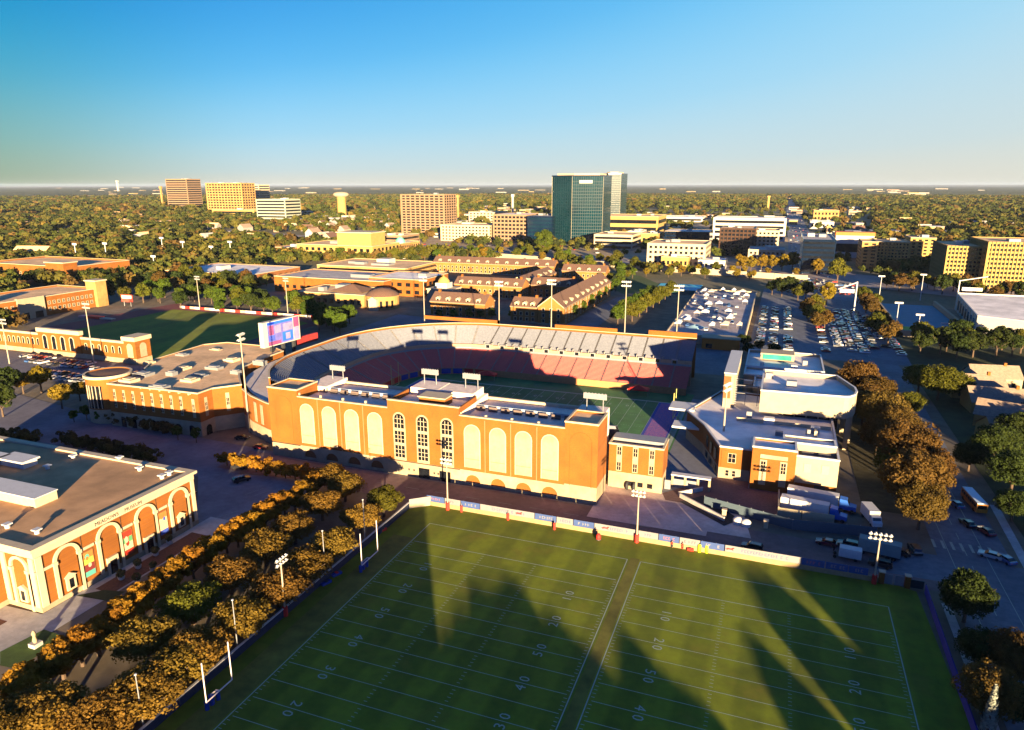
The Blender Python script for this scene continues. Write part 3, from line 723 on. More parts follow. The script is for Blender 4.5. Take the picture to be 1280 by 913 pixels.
# ================= ARENA (left of the stadium) =================
ar=thing('arena','low brick arena with a wide tan roof curving round the left end of the stadium','arena',(-122,60,0))
AP=[(-136,27.0),(-98.2,28.6),(-98.2,34.8),(-92.2,42),(-100,50),(-107,58),(-110,70),(-111,88),(-120,93),(-144,93),(-150.5,86),(-149,59),(-141,47),(-136,44)]
shell(ar,AP,5.0,14.9,BR,RFT,ph=.3,cop=STW,wallname='brick_wall')
MB().prism(inset(AP,-.15),0,5.0).build('stone_base',ST,ar)
la=ar.location
for i in range(8):
    c=-133.5+i*4.0; 
    MB().box(-.75,-.06,0,.75,0,6.6).build('window_panel',ST,ar,loc=(c-la.x,27.05+ (c+136)*.042-la.y,6.6))
    share('window',win_mesh(.9,2.4,fr=0),ar,(c-la.x,26.98+(c+136)*.042-la.y,9.8)); share('window',win_mesh(.9,1.6,fr=0),ar,(c-la.x,26.98+(c+136)*.042-la.y,7.0))
for (x,y,rz) in ((-100.3,28.42,0),(-98.18,31.7,R(90)),(-95.2,38.3,R(45)),):
    MB().box(-.6,-.08,0,.6,0,6.4).build('window_panel',ST,ar,loc=(x-la.x,y-la.y,6.4),rz=rz); share('window',win_mesh(.8,2.4,fr=0),ar,(x-la.x+(.09 if rz else 0),y-.09-la.y,8.6),rz)
for x in (-131,-126.5,-122,-117.5,-113,-107.5,-102): MB().slabxz(arch(2.6,3.6,8),-.08,0).build('arched_doorway',GL,ar,loc=(x-la.x,26.9+(x+136)*.042-la.y,0))
MB().slabxz(arch(2.4,3.4,8),-.08,0).build('arched_doorway',GL,ar,loc=(-97.9-la.x,31.6-la.y,0),rz=R(90))
MB().lathe([(7.3,0),(7.3,5)],(-143,33.5),32).build('rotunda_base',ST,ar)
MB().lathe([(7.2,5),(7.2,15.9),(7.6,15.9),(7.6,16.7),(7.0,16.7),(7.0,16.0),(0,16.3)],(-143,33.5),36).build('rotunda',[BR],ar)
MB().lathe([(7.62,15.85),(7.75,15.85),(7.75,16.75),(6.9,16.75)],(-143,33.5),36).build('rotunda_coping',STW,ar)
MB().lathe([(6.95,16.4),(0,16.7)],(-143,33.5),30).build('rotunda_roof',SHG,ar)
MB().lathe([(7.3,5.5),(7.3,13.5)],(-143,33.5),6,250,300).build('rotunda_glazing',GL,ar)
for k in range(5):
    a=R(252+11*k); MB().box(-.12,-.1,5.5,.12,.1,13.6).build('mullion',STW,ar,loc=(-143+7.35*math.cos(a)-la.x,33.5+7.35*math.sin(a)-la.y,0),rz=a)
rs=random.Random(3)
for (px,py) in ((187,455),(270,438),(215,470),(268,462),(238,477),(325,455),(295,468),(162,478),(230,462),(250,470),(200,486),(228,445),(290,452),(180,470)):
    x,y=G(px,py,14.4); a,b,h=rs.uniform(1,3.4),rs.uniform(1,2.2),rs.uniform(.8,2)
    MB().box(x-a,y-b,14.0,x+a,y+b,14.0+h).box(x-a*.6,y-b*.6,14+h,x+a*.6,y+b*.6,14.3+h).build('roof_unit',MET if rs.random()<.6 else STW,ar)
for i in range(9):
    x=-134+i*4.1; MB().box(x-.2,27.6,14.3,x+.2,29.6,14.8).build('roof_rib',RFT,ar)
# bowl side wall between the arena and the facade
bw=[(-92.2,42),(-84,36.5),(-74,32),(-66,29.5)]
m=MB(); b0=MB(); b1=MB()
for i in range(3):
    (xa,ya),(xb,yb)=bw[i],bw[i+1]; m.quad((xa,ya,4.6),(xb,yb,4.6),(xb,yb,13.2),(xa,ya,13.2)); m.quad((xa,ya+.6,13.2),(xb,yb+.6,13.2),(xb,yb+.6,4),(xa,ya+.6,4)); m.quad((xa,ya,13.2),(xb,yb,13.2),(xb,yb+.6,13.2),(xa,ya+.6,13.2))
    b0.quad((xa,ya-.15,0),(xb,yb-.15,0),(xb,yb-.15,4.6),(xa,ya-.15,4.6)); b0.quad((xa,ya-.15,4.6),(xb,yb-.15,4.6),(xb,yb+.1,4.6),(xa,ya+.1,4.6))
    b1.quad((xa,ya-.1,13.2),(xb,yb-.1,13.2),(xb,yb-.1,13.5),(xa,ya-.1,13.5)); b1.quad((xa,ya-.1,13.5),(xb,yb-.1,13.5),(xb,yb+.7,13.5),(xa,ya+.7,13.5))
m.build('bowl_side_wall',BR,fac); b0.build('bowl_side_stone',ST,fac); b1.build('bowl_side_coping',STW,fac)
for (x,y) in ((-88,39.1),(-81,35),(-77,33.2),(-70,30.6)):
    MB().box(-.9,-.12,0,.9,0,6.6).build('slit_panel',ST,fac,loc=(x+15,y-24,5.4),rz=R(-27))
# bowl top walkway at the curved end
RW=mat('ring_walk_concrete',(.5,.44,.4),.9,.1,.8)
def OW(s_):
    p=PT_(s_,38); return 38 if p[1]>56 else 32+max(0,(p[1]-26))*.2
secs=fine(STN[NN-2:UP0+14],3); m=MB()
for k in range(len(secs)-1):
    a,b=secs[k],secs[k+1]; m.quad((*PT_(a,28.6),13.0),(*PT_(b,28.6),13.0),(*PT_(b,OW(b)),13.0),(*PT_(a,OW(a)),13.0)) if a[0]<-55 else None
    if a[0]<-50: m.quad((*PT_(a,28.6),0),(*PT_(b,28.6),0),(*PT_(b,28.6),13.0),(*PT_(a,28.6),13.0))
m.build('ring_walk',RW,stad)
# scoreboard on the rim
ga,gb=G(336,433,17.5),G(375,422.5,17.5)
sb=thing('scoreboard','big lit video scoreboard above the left end of the stadium bowl','scoreboard',((ga[0]+gb[0])/2,(ga[1]+gb[1])/2,0))
dv=Vector((gb[0]-ga[0],gb[1]-ga[1])); Ls=dv.length; ang=math.atan2(dv.y,dv.x); ztop=(HT(335,405,*ga)+HT(375,395.5,*gb))/2; 
print('SCOREBOARD',ga,gb,Ls,ztop,math.degrees(ang))
hw=Ls/2; hb=ztop-12
MB().box(-hw-2.2,.1,17.0,hw+.4,2.4,ztop+.5).build('cabinet',mat('cabinet_cream',(.55,.5,.42),.8,.05,1),sb,loc=(0,0,0),rz=ang)
for s in (-.7,0,.7): MB().box(s*hw-.5,.5,0,s*hw+.5,1.8,17.0).build('support',DKM,sb,loc=(0,0,0),rz=ang)
def em(n,c,e): return mat(n,c,.5,.15,.4,emit=e*.14)
E1=em('screen_lavender',(.10,.09,.26),1.6);E2=em('screen_deep_blue',(.02,.10,.60),.8);E3=em('screen_pink',(.17,.04,.10),1.6);E4=em('screen_white',(.17,.15,.24),1.6);E5=em('screen_dark_blue',(.05,.08,.4),.7)
m=MB(); z0,z1=17.4,ztop+.2
def sq(u0,v0,u1,v1,k,y=0.05):
    m.mi=k; X=lambda u:-hw+2*hw*u; Z=lambda v:z0+(z1-z0)*v; m.quad((X(u0),y,Z(v0)),(X(u1),y,Z(v0)),(X(u1),y,Z(v1)),(X(u0),y,Z(v1)))
sq(0,0,.80,.88,0); sq(0,.88,.80,1,1); sq(.82,0,1,.55,3); sq(.82,.56,1,1,2,.06); sq(0,.0,.4,.16,2,.03); sq(.22,.48,.42,.82,3,.03); sq(.48,.5,.78,.82,3,.03); sq(.45,.06,.78,.46,1,.03); sq(.03,.2,.22,.42,4,.03); sq(.05,.45,.19,.85,2,.03); sq(.55,.12,.7,.4,3,.01)
m.build('video_screen',[E1,E2,E3,E4,E5],sb,loc=(0,0,0),rz=ang)
MB().box(hw+.6,2.7,13.5,hw+14,4.0,17.0).build('red_backdrop',mat('dull_red_panel',(.35,.03,.03),.7,.1,1),sb,loc=(0,0,0),rz=ang)
# ================= TRACK FIELD WALL (left) =================
wb=thing('track_stadium_wall','long orange brick wall with arches and a cream topped corner tower beyond the arena','brick stadium wall',(-245,94,0))
lw=wb.location
MB().box(-300,93.9,0,-198.3,95,2.2).build('stone_base',ST,wb)
m=MB(); m.box(-300,94.2,2.2,-261.6,95,9.3); m.box(-233.5,94.2,2.2,-205.4,95,9.3); m.build('brick_wall',BR,wb)
MB().box(-261.6,93.6,2.2,-233.5,95.4,11.2).build('raised_brick_wall',BR,wb)
for a,b,z,y in ((-300,-261.6,9.3,94.0),(-233.5,-205.4,9.3,94.0)): MB().box(a,y,z,b,95.2,10.3).build('coping',STW,wb)
MB().box(-262,93.3,11.2,-233.1,95.6,13.1).build('stone_attic',STW,wb)
for x in [-297+3.4*i for i in range(11)]+[-230.5+4.3*i for i in range(6)]:
    share('window',win_mesh(1.2,3.2,arched=True,nx=1,nz=1,gm=GL,fr=.3),wb,(x-lw.x,94.2-lw.y,4.2))
for x in (-257,-251,-245,-239): share('arched_opening',win_mesh(2.4,6.6,arched=True,nx=1,nz=1,fr=.4),wb,(x-lw.x,93.6-lw.y,3.0))
MB().box(-205.4,93.4,0,-198.2,102,2.6).build('tower_base',ST,wb); MB().box(-205.3,93.5,2.6,-198.3,101.9,10.9).build('tower',BR,wb); MB().box(-205.9,92.9,10.9,-197.7,102.5,12.8).build('tower_cap',STW,wb)
MB().slabxz(arch(3.6,6.6,10),-.12,0).build('arched_niche',ST,wb,loc=(-201.8-lw.x,93.5-lw.y,3.1)); MB().slabxz(arch(3.6,6.6,10),-.12,0).build('arched_niche',ST,wb,loc=(-198.3-lw.x,97.7-lw.y,3.1),rz=R(90))
area('running_track',[(-325,98),(-190,98),(-178,118),(-178,212),(-205,232),(-318,232)],mat('maroon_track',(.17,.045,.045),.9,.15,.5),.03)
TG=stripe_turf('track_field_turf',(.19,.22,.012),(.85,.85,.8),0,9)
struct('track_infield',flat([(-300,103),(-200,103),(-186,120),(-186,205),(-205,214),(-300,214)],.05),TG)
area('lower_lot',rect(-300,60,-158,92),mat('lot_asphalt_dark',(.12,.115,.135),.92,.12,.5),.01)
fe=thing('field_fence','low red and white padded fence along the far side of the track field','fence',(-245,220,0))
for i in range(26):
    x=-300+i*4.2; MB().box(x,219.8,0,x+4.1,220,1.6).build('fence_panel',(WHT,RED,STW)[i%7%3],fe)
bl=thing('track_bleachers','small blue white metal bleachers behind the raised wall of the track field','bleachers',(-245,100,0))
for k in range(6): MB().box(-262,97.5+k*1.1,.4+k*.45,-232,98.4+k*1.1,.55+k*.45).build('bench_row',mat('blue_white_bench',(.45,.55,.7),.6,.1,1),bl)
MB().box(-262,97,0,-232,97.3,.9).build('bleacher_frame',MET,bl)
tp=thing('pole_vault_mat','red and pink landing mats at the left end of the track field','landing mat',(*G(122,398),0))
MB().box(-8,-2,0,4,2,1.2).build('mat_pad',RED,tp,loc=(0,0,0)); MB().box(-14,-2,0,-8.2,2,1.1).build('mat_pad',mat('pale_pink_mat',(.6,.35,.33),.7,.1,1),tp,loc=(0,0,0)); MB().box(4.2,-2,0,14,1,.8).build('mat_pad',STW,tp,loc=(0,0,0))
sg=thing('small_scoreboard','small red and white scoreboard beyond the left track field','scoreboard',(*G(160,383),0))
for s in (-3,3): MB().tube((s,0,0),(s,0,4),.2,n=6).build('leg',MET,sg,loc=(0,0,0))
MB().box(-5,-.2,3,5,.2,8).build('board',mat('board_red',(.6,.08,.06),.6,.05,1),sg,loc=(0,0,0)); MB().box(-4.4,-.25,5.2,4.4,-.2,7.4).build('board_panel',WHT,sg,loc=(0,0,0))
# ================= RIGHT HAND COMPLEX =================
rc=thing('end_zone_complex','cream and orange brick building complex at the open right end of the stadium','sports complex',(80,85,0))
lr=rc.location; HRf=9.4
CRM=mat('cream_stucco',(.42,.35,.235),.85,.06,.5)
def rbox(x0,x1,y0,y1,z0,z1,mt,nm): return MB().box(x0,y0,z0,x1,y1,z1).build(nm,mt,rc)
P0=[(63.6,53.6),(72.0,53.6),(72.0,64),(94.4,64),(94.5,104),(72.6,110),(60,112),(51,83),(57.5,71)]
MB().prism(P0,0,3.2).build('stone_base',ST,rc); shell(rc,P0,3.2,HRf,BR,RFW,ph=.5,cop=WHT,wallname='brick_wall')
# front block A windows
for (x,z,h) in ((67.0,5.0,2.6),):
    share('window',win_mesh(1.9,2.6,nx=2,nz=2),rc,(x-lr.x,53.6-lr.y,z))
rbox(64.2,65.6,53.45,53.62,3.6,8.4,BR,'brick_pier')
for x in (66,67.8): share('window',win_mesh(.9,1.7,nx=1,nz=2),rc,(x-lr.x,53.6-lr.y,.9))
for (x,y) in ((62.2,56.6),(60.6,61),(59.2,65.8)):
    MB().box(-1.1,-.08,0,1.1,0,3.4).build('tall_window',GL,rc,loc=(x-lr.x,y-lr.y,4.4),rz=R(-70)); MB().box(-1.1,-.08,0,1.1,0,1.8).build('low_window',GL,rc,loc=(x-lr.x,y-lr.y,1.0),rz=R(-70))
# overhanging canopies facing the field
rbox(47.5,56,74,80,6.2,6.8,WHT,'canopy'); rbox(45,53,84,92,8.8,9.5,WHT,'canopy')
# block B
shell(rc,rect(72.3,49,83.4,56.5),0,12.2,BR,RFW,ph=.5,cop=WHT,wallname='block_wall')
rbox(74.4,81.3,48.8,48.99,9.2,10.3,ST,'stone_panel')
for x in (75.3,80.4):
    rbox(x-.9,x+.9,48.85,48.99,1.6,8.8,ST,'window_panel'); share('window',win_mesh(1.2,3.0,nx=2,nz=3,fr=.1),rc,(x-lr.x,48.84-lr.y,5.4))
# lettering is unreadable at this distance and left off the stone panel
shell(rc,rect(80,56.6,93.4,62),0,12.0,CRM,RFW,ph=.5,cop=WHT,wallname='stair_block_wall')
# block C with plant court on the roof
shell(rc,rect(83.5,51.4,94.0,63.8),0,10.2,CRM,mat('dark_roof_court',(.08,.06,.06),.9,.1,1),ph=2.6,cop=WHT,wallname='cream_block_wall')
for x in (86.4,90.8): rbox(x-.9,x+.9,51.3,51.38,5.8,8.3,mat('louvre_beige',(.5,.42,.28),.8,.1,8),'louvre')
rbox(83.6,93.9,51.2,51.38,1.6,2.6,BR,'brick_band'); rbox(88.5,91.2,51.15,51.38,0,2.4,DKM,'loading_door')
for x in (86.4,90.6): rbox(x-1.5,x+1.5,55.2,58.4,7.6,9.9,MET,'roof_chiller'); 
# curved high volume
CV=[(72.8,86.5),(97.0,88.0)]+[(97.0+4.2*math.sin(R(a)),97+ -9.0*math.cos(R(a))) for a in (20,50,80,110,140)]+[(96.5,114),(73,114)]
shell(rc,CV,10.5,17.6,CRM,RFW,ph=1.4,cop=WHT,wallname='curved_high_wall')
for (x,y) in ((98.8,90.0),(100.2,97),(99,106),(96,113)): rbox(x-.6,x+.6,y-.6,y+.6,0,10.5,CRM,'column')
rbox(80,96,90,110,0,10.45,GL,'recessed_glazing')
for k in range(5): rbox(79.7+k*3.5,80.0+k*3.5,89.9,110.1,0,10.4,STW,'mullion')
# tall slab
rbox(61.2,64.8,93,127,0,20.4,CRM,'tall_slab_wall'); rbox(61.0,65.0,92.8,127.2,20.4,20.7,WHT,'slab_coping'); rbox(61.15,63.4,92.7,92.99,12,19.5,BR2,'slab_brick_strip')
for k in range(16): rbox(64.6,65.4,92.5,92.9,10.6+.6*k,10.8+.6*k,MET,'slab_louvre')
for z in (13.5,16.2): rbox(65.1,72.5,95,95.2,z,z+.15,MET,'steel_beam'); rbox(65.1,72.5,103,103.2,z,z+.15,MET,'steel_beam')
for x in (68,71.8): rbox(x,x+.2,95,95.2,9.5,16.3,MET,'steel_post')
shell(rc,rect(66,130,94.5,142),0,11.2,CRM,RFW,ph=.8,cop=WHT,wallname='rear_wall')
shell(rc,rect(66,142.1,94.5,172),0,11.6,CRM,RFW,ph=1.2,cop=WHT,wallname='rear_wall')
shell(rc,rect(70,114.2,95,129.9),0,10.8,CRM,RFW,ph=.8,cop=WHT,wallname='middle_wall')
rbox(71,84,158,166,11,13.6,CRM,'rear_penthouse'); rbox(72,83,157.7,157.98,11.2,13.2,mat('green_glass',(.03,.30,.2),.2,.2,.3),'green_glass_strip')
rs=random.Random(5)
for (x,y) in ((75,108),(82,100),(87,74),(89,76),(79,70),(84,150),(88,155),(72,147),(76,136),(68,120),(80,122),(90,122),(70,84),(76,80)):
    z=HRf-.5 if y<100 else 10.4; z=16.2 if (88<y<113 and x>73) else z
    if 57<y<64: continue
    a=rs.uniform(.6,1.6); rbox(x-a,x+a,y-a*.7,y+a*.7,z,z+rs.uniform(1,2.2),(MET,WHT)[rs.random()<.5],'roof_unit')
rbox(88.6,89.4,72,78,9,10.8,STW,'roof_duct'); rbox(66.5,93.5,79.5,79.9,9,10.1,STW,'roof_rib_wall')
# ---------- gate, ramp and screens between annex and complex ----------
area('brick_walks',[(50.6,37.4),(63.4,53.4),(72,53.4),(72,48.8),(83,48.8),(81,34),(66,34.5),(58,33),(52,33.5)],PAV,.05)
gb_=thing('gate_canopy','white framed entrance canopy between the annex and the right complex','canopy',(57,41,0))
MB().box(52,42.4,3.4,62.5,44.4,3.75).build('roof_panel',WHT,gb_)
for x in (52.4,55.8,59.2,62.2): MB().box(x-.3,42.6,0,x+.3,43.2,3.4).build('column',ST,gb_)
MB().box(50.6,40.6,0,52.2,41.0,2.6).box(52.6,42.7,.2,58.8,42.8,2.4).build('metal_gate',MET,gb_)
for (pa,pb) in (((880,632),(990,662)),((990,662),(1095,672))):
    a=G(*pa);b=G(*pb); w_=thing('screened_fence','long dark blue screened fence beside the ramp, '+('left' if pa[0]<900 else 'right')+' stretch','fence',(*a,0),group='screened fences along the service road')
    L_=math.dist(a,b); an_=math.atan2(b[1]-a[1],b[0]-a[0]); MB().box(0,-.1,0,L_,.1,2.6).build('screen',mat('navy_mesh_screen',(.05,.075,.10),.9,.1,3),w_,loc=(0,0,0),rz=an_)
    for k in range(int(L_/3)+1): MB().tube((k*3,0,0),(k*3,0,2.8),.08,n=6).build('post',MET,w_,loc=(0,0,0),rz=an_)
a=G(860,612); rm=thing('ramp_opening','sunken ramp with pale kerb walls in the brick paving right of the annex','ramp',(*G(885,640),0))
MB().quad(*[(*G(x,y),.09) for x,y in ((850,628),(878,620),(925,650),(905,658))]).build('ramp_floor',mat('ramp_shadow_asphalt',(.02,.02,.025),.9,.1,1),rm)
for (p,q) in (((850,622),(905,652)),((848,620),(878,614))):
    A=G(*p);B=G(*q); d=Vector((B[0]-A[0],B[1]-A[1])); an_=math.atan2(d.y,d.x); MB().box(0,-.2,0,d.length,.2,1.2).build('kerb_wall',CON,rm,loc=(A[0]-rm.location.x,A[1]-rm.location.y,0),rz=an_)
tw_=thing('cream_yard_wall','cream painted wall round the truck yard below the complex','wall',(82,35,0))
MB().box(79.6,33.0,0,79.9,44,3.0).build('side_wall',CRM,tw_); MB().box(79.9,33.0,0,85.0,33.3,2.8).build('front_panel',CRM,tw_); MB().box(85.2,33.0,0,92.5,33.3,2.8).build('front_panel',CRM,tw_)
for i,(px,py) in enumerate(((922,655),(932,658))):
    o=thing('white_tank','%s white covered tank beside the screened fence'%('left' if i==0 else 'right'),'tank',(*G(px,py),0)); MB().lathe([(1.1,0),(1.2,1.2),(1.0,1.5),(.5,1.8),(0,1.85)],n=14).build('tank_shell',WHT,o,loc=(0,0,0),smooth=True)
for i,(px,py) in enumerate(((905,646),(957,660))):
    o=thing('gate_pier','cream square gate pier, %s of the pair by the screened fence'%('left' if i==0 else 'right'),'pier',(*G(px,py),0)); MB().box(-.5,-.5,0,.5,.5,1.9).build('shaft',CRM,o,loc=(0,0,0)); MB().box(-.6,-.6,1.9,.6,.6,2.1).build('cap',STW,o,loc=(0,0,0))
o=thing('outdoor_fan','round black topped spool beside the annex wall','cable spool',(*G(784,612),0)); 
for k in (0,1): MB().tube((k*1.9-.2,0,1.2),(k*1.9+.2,0,1.2),1.2,n=18).build('spool_disc',DKM,o,loc=(0,0,0))
# ================= PRACTICE FIELD EDGE =================
fwl=thing('field_boundary_wall','low cream wall with blue and white banner panels at the practice fields','wall',(50,9.2,0))
lf=fwl.location
MB().box(-4.4,9.0,0,100.5,9.35,1.15).build('cream_kerb_wall',mat('kerb_cream',(.34,.25,.13),.85,.1,.8),fwl)
BW=mat('banner_white',(.22,.215,.23),.7,.05,.6); BB=mat('banner_blue',(.045,.085,.25),.7,.08,.8); INK=mat('banner_ink_grey_blue',(.10,.12,.22),.7,.1,2); PNK=mat('banner_ink_pink',(.3,.12,.16),.7,.1,2)
segs=[(534,556,'b','p'),(556.5,576,'w','p'),(576.5,600,'b','w'),(600.5,668,'w','k'),(668.5,695,'b','w'),(695.5,716,'w','k'),(716.5,742,'b','w'),(742.5,795,'w','k'),(797,822,'w','k'),(822.5,848,'b','p'),(848.5,874,'w','p'),(874.5,904,'b','w'),(905,999,'w','k'),(1000,1029,'b','p'),(1030,1058,'b','w'),(1058.5,1083,'b','w')]
rs=random.Random(11)
def inkbars(parent,x0,x1,y,z0,z1,mt):
    m=MB(); x=x0
    while x<x1-.3:
        w_=rs.choice((.35,.45,.5))
        if rs.random()<.14: x+=.45; continue
        k=rs.randrange(4)
        m.quad((x,y,z0),(x+.14,y,z0),(x+.14,y,z1),(x,y,z1))
        if k!=1: m.quad((x+.14,y,z1-.14),(x+w_,y,z1-.14),(x+w_,y,z1),(x+.14,y,z1))
        if k in(0,2): m.quad((x+.14,y,z0),(x+w_,y,z0),(x+w_,y,z0+.14),(x+.14,y,z0+.14))
        if k!=0: m.quad((x+.14,y,(z0+z1)/2-.07),(x+w_-.1,y,(z0+z1)/2-.07),(x+w_-.1,y,(z0+z1)/2+.07),(x+.14,y,(z0+z1)/2+.07))
        x+=w_+.16
    if m.v: m.build('lettering',mt,parent)
for a,b,c,t in segs:
    x0,_=onY((a),640+(a-534)*.172,9.0); x1,_=onY((b),640+(b-534)*.172,9.0)
    p=MB().box(x0,9.02,1.17,x1-.06,9.12,2.75).build('banner_panel',BB if c=='b' else BW,fwl); 
    ink={'p':PNK,'w':BW,'k':INK}[t]; w_=x1-x0
    holder=p; off=p.parent
    m_in=inkbars(fwl,x0+w_*.22,x1-w_*.16,9.012,1.62,2.3,ink)
for px in (648,756,914):   # small red running-animal emblems
    x,_=onY(px,660,9.0); m=MB(); m.slabxz([(x-.9,1.9),(x-.4,2.15),(x+.3,2.1),(x+.8,2.4),(x+1.1,2.25),(x+.7,1.95),(x+.9,1.6),(x+.5,1.8),(x-.2,1.8),(x-.7,1.55),(x-.5,1.85)],9.0,9.015); m.build('red_emblem',RED,fwl)
for k in range(0,36): x=-4+k*2.95; MB().box(x-.05,9.13,1.0,x+.05,9.22,2.8).build('panel_post',MET,fwl)
MB().box(-4.4,9.0,0,-4.3,9.3,2.6).build('end_post',MET,fwl)
cf=thing('corner_fence','short angled fence with white panels at the practice field corner nearest the facade','fence',(-6.6,7.3,0))
an_=math.atan2(3.6,4.2); Lc=math.hypot(3.6,4.2)
MB().box(-Lc/2,-.12,0,Lc/2,.12,1.1).build('kerb_wall',CRM,cf,loc=(0,0,0),rz=an_); MB().box(-Lc/2,-.16,1.12,Lc/2,-.1,2.6).build('banner_panel',BW,cf,loc=(0,0,0),rz=an_)
lfn=thing('left_sideline_fence','long low dark blue fence with a pale top rail beside the tree grove','fence',(-8.7,-60,0))
for k in range(24):
    y=5.4-k*6; MB().box(-8.75,y-5.95,0,-8.65,y,1.7).build('mesh_panel',mat('navy_fence_mesh',(.02,.03,.07),.9,.1,3),lfn); MB().box(-8.9,y-5.95,1.7,-8.5,y,1.85).build('top_rail',WHT,lfn)
rf=thing('right_sideline_fence','deep purple blue screened fence along the right side of the practice field','fence',(108,-30,0))
PU=mat('purple_screen',(.05,.03,.20),.85,.1,2)
for k in range(22): y=8-k*6; MB().box(107.9,y-5.9,0,108.1,y,1.9).build('screen_panel',PU,rf); MB().tube((108,y,0),(108,y,2.1),.07,n=6).build('post',DKM,rf)
gt=thing('field_gate','white double gate between brick piers at the top right corner of the practice field','gate',(103,9,0))
for x in (101.3,103.4): MB().box(x-.85,9,.15,x+.85,9.12,2.3).build('gate_leaf',BW,gt)
for x in (100.1,104.9): MB().box(x-.5,8.6,0,x+.5,9.6,2.6).build('brick_pier',BR,gt); MB().box(x-.6,8.5,2.6,x+.6,9.7,2.8).build('pier_cap',STW,gt)
MB().box(105.5,9.1,.1,107.9,9.2,1.9).build('iron_fence_panel',DKM,gt)
def flood_pole(base,h,label,n=6,pad=True,rz=0,w_=3.0,r=.22,group='floodlight poles round the practice field',rows=2):
    o=thing('floodlight_pole',label,'floodlight pole',(base[0],base[1],0),rz,group)
    MB().tube((0,0,0),(0,0,h),r,r*.6,n=8).build('pole',mat('cream_pole_paint',(.36,.31,.24),.6,.05,1),o,loc=(0,0,0))
    for q in range(rows): MB().box(-w_/2,-.08,h-.15-q*1.0,w_/2,.08,h+.05-q*1.0).build('crossarm',MET,o,loc=(0,0,0))
    for k in range(n):
        q=k%rows; xx=-w_/2+.25+(k//rows)*(w_-.5)/max(1,(n-1)//rows)
        MB().tube((xx,-.45,h+.1-q),(xx,-.08,h+.35-q),.38,.22,n=8).build('lamp',WHT,o,loc=(0,0,0))
    if pad: MB().tube((0,0,0.02),(0,0,2.0),.5,n=10).build('red_pad',RED,o,loc=(0,0,0))
    return o
b=(0.8,8.4); flood_pole(b,HT(560,575,*b),'floodlight pole with red pad in front of the stadium centre windows',8)
b=(49.2,8.4); flood_pole(b,HT(797,615,*b),'floodlight pole with red pad in front of the stadium annex',8)
b=(98.7,8.3); flood_pole(b,11.2,'floodlight pole with red pad near the truck at the right end of the banner wall',10,w_=4.2)
b=G(357,770); flood_pole(b,HT(356,698,*b),'floodlight pole with red pad standing before the tree grove on the left sideline',8,rz=R(90))
for i,(px,py,h,ps) in enumerate(((577,640,2.0,0),(635,650,2,0),(693,662,2,0))):
    x,y=G(px,py); o=thing('padded_post','short red padded post before the banner wall, %s from the left'%ORD[i],'padded post',(x,y,0),group='short red padded posts'); MB().tube((0,0,0),(0,0,1.7),.32,n=10).build('pad',RED,o,loc=(0,0,0)); MB().tube((0,0,1.7),(0,0,2.3),.06,n=6).build('post_tip',MET,o,loc=(0,0,0))
for (pt,pb_,lab) in (((454.5,625),(457,680),'slim white net pole between the two uprights of the upper goal post'),((403,664),(406,700),'slim white net pole between the tree crowns above the floodlight pole'),((293,750),(298,812),'slim white net pole just right of the lower goal post'),((172,843),(181,913),'slim white net pole at the bottom of the grove')):
    x,y=-9.6,0
    yy,_=onX(pb_[0],pb_[1]+6,-9.6); hh=HT(pt[0],pt[1],-9.6,yy)
    o=thing('net_pole',lab,'net pole',(-9.6,yy,0),group='slim net poles beside the grove'); MB().tube((0,0,0),(0,0,hh),.12,.08,n=8).build('pole',MET,o,loc=(0,0,0)); MB().tube((0,0,hh),(0,0,hh+.15),.2,n=8).build('cap',WHT,o,loc=(0,0,0))
for (A_,B_,lab,ct) in (((453,707),(471.6,688.8),'white goal post by the left sideline near the stadium end','a'),((257,878),(291,850),'white goal post by the left sideline nearest the camera','b')):
    ga_,gb2=G(*A_,3.05),G(*B_,3.05); cx_,cy_=(ga_[0]+gb2[0])/2,(ga_[1]+gb2[1])/2; print('goal',ga_,gb2)
    o=goalpost((cx_-1.9,cy_,0),lab,R(-90),mat('white_goal_paint',(.72,.62,.62),.5,.05,1),hw=math.dist(ga_,gb2)/2,uh=7.3 if ct=='a' else 7.0)
    for s in (-1.2,1.2): MB().tube((s,.2,0),(s,.2,1.5),.35,n=10).build('tackle_pad',BLU,o,loc=(0,0,0))
for i,(px,py) in enumerate(((421,719),(408,730),(478,664))):
    o=thing('tackling_pad',('blue and red','blue','red')[i]+' tackling pad lying at the left sideline fence','training pad',(*G(px,py),0)); MB().box(-1.1,-.4,0,1.1,.4,.55).build('pad_body',(BLU,BLU,RED)[i],o,loc=(0,0,0),rz=R(70)); MB().box(-.3,-.42,.55,.3,.42,.7).build('pad_strap',(RED,DKM,DKM)[i],o,loc=(0,0,0),rz=R(70))
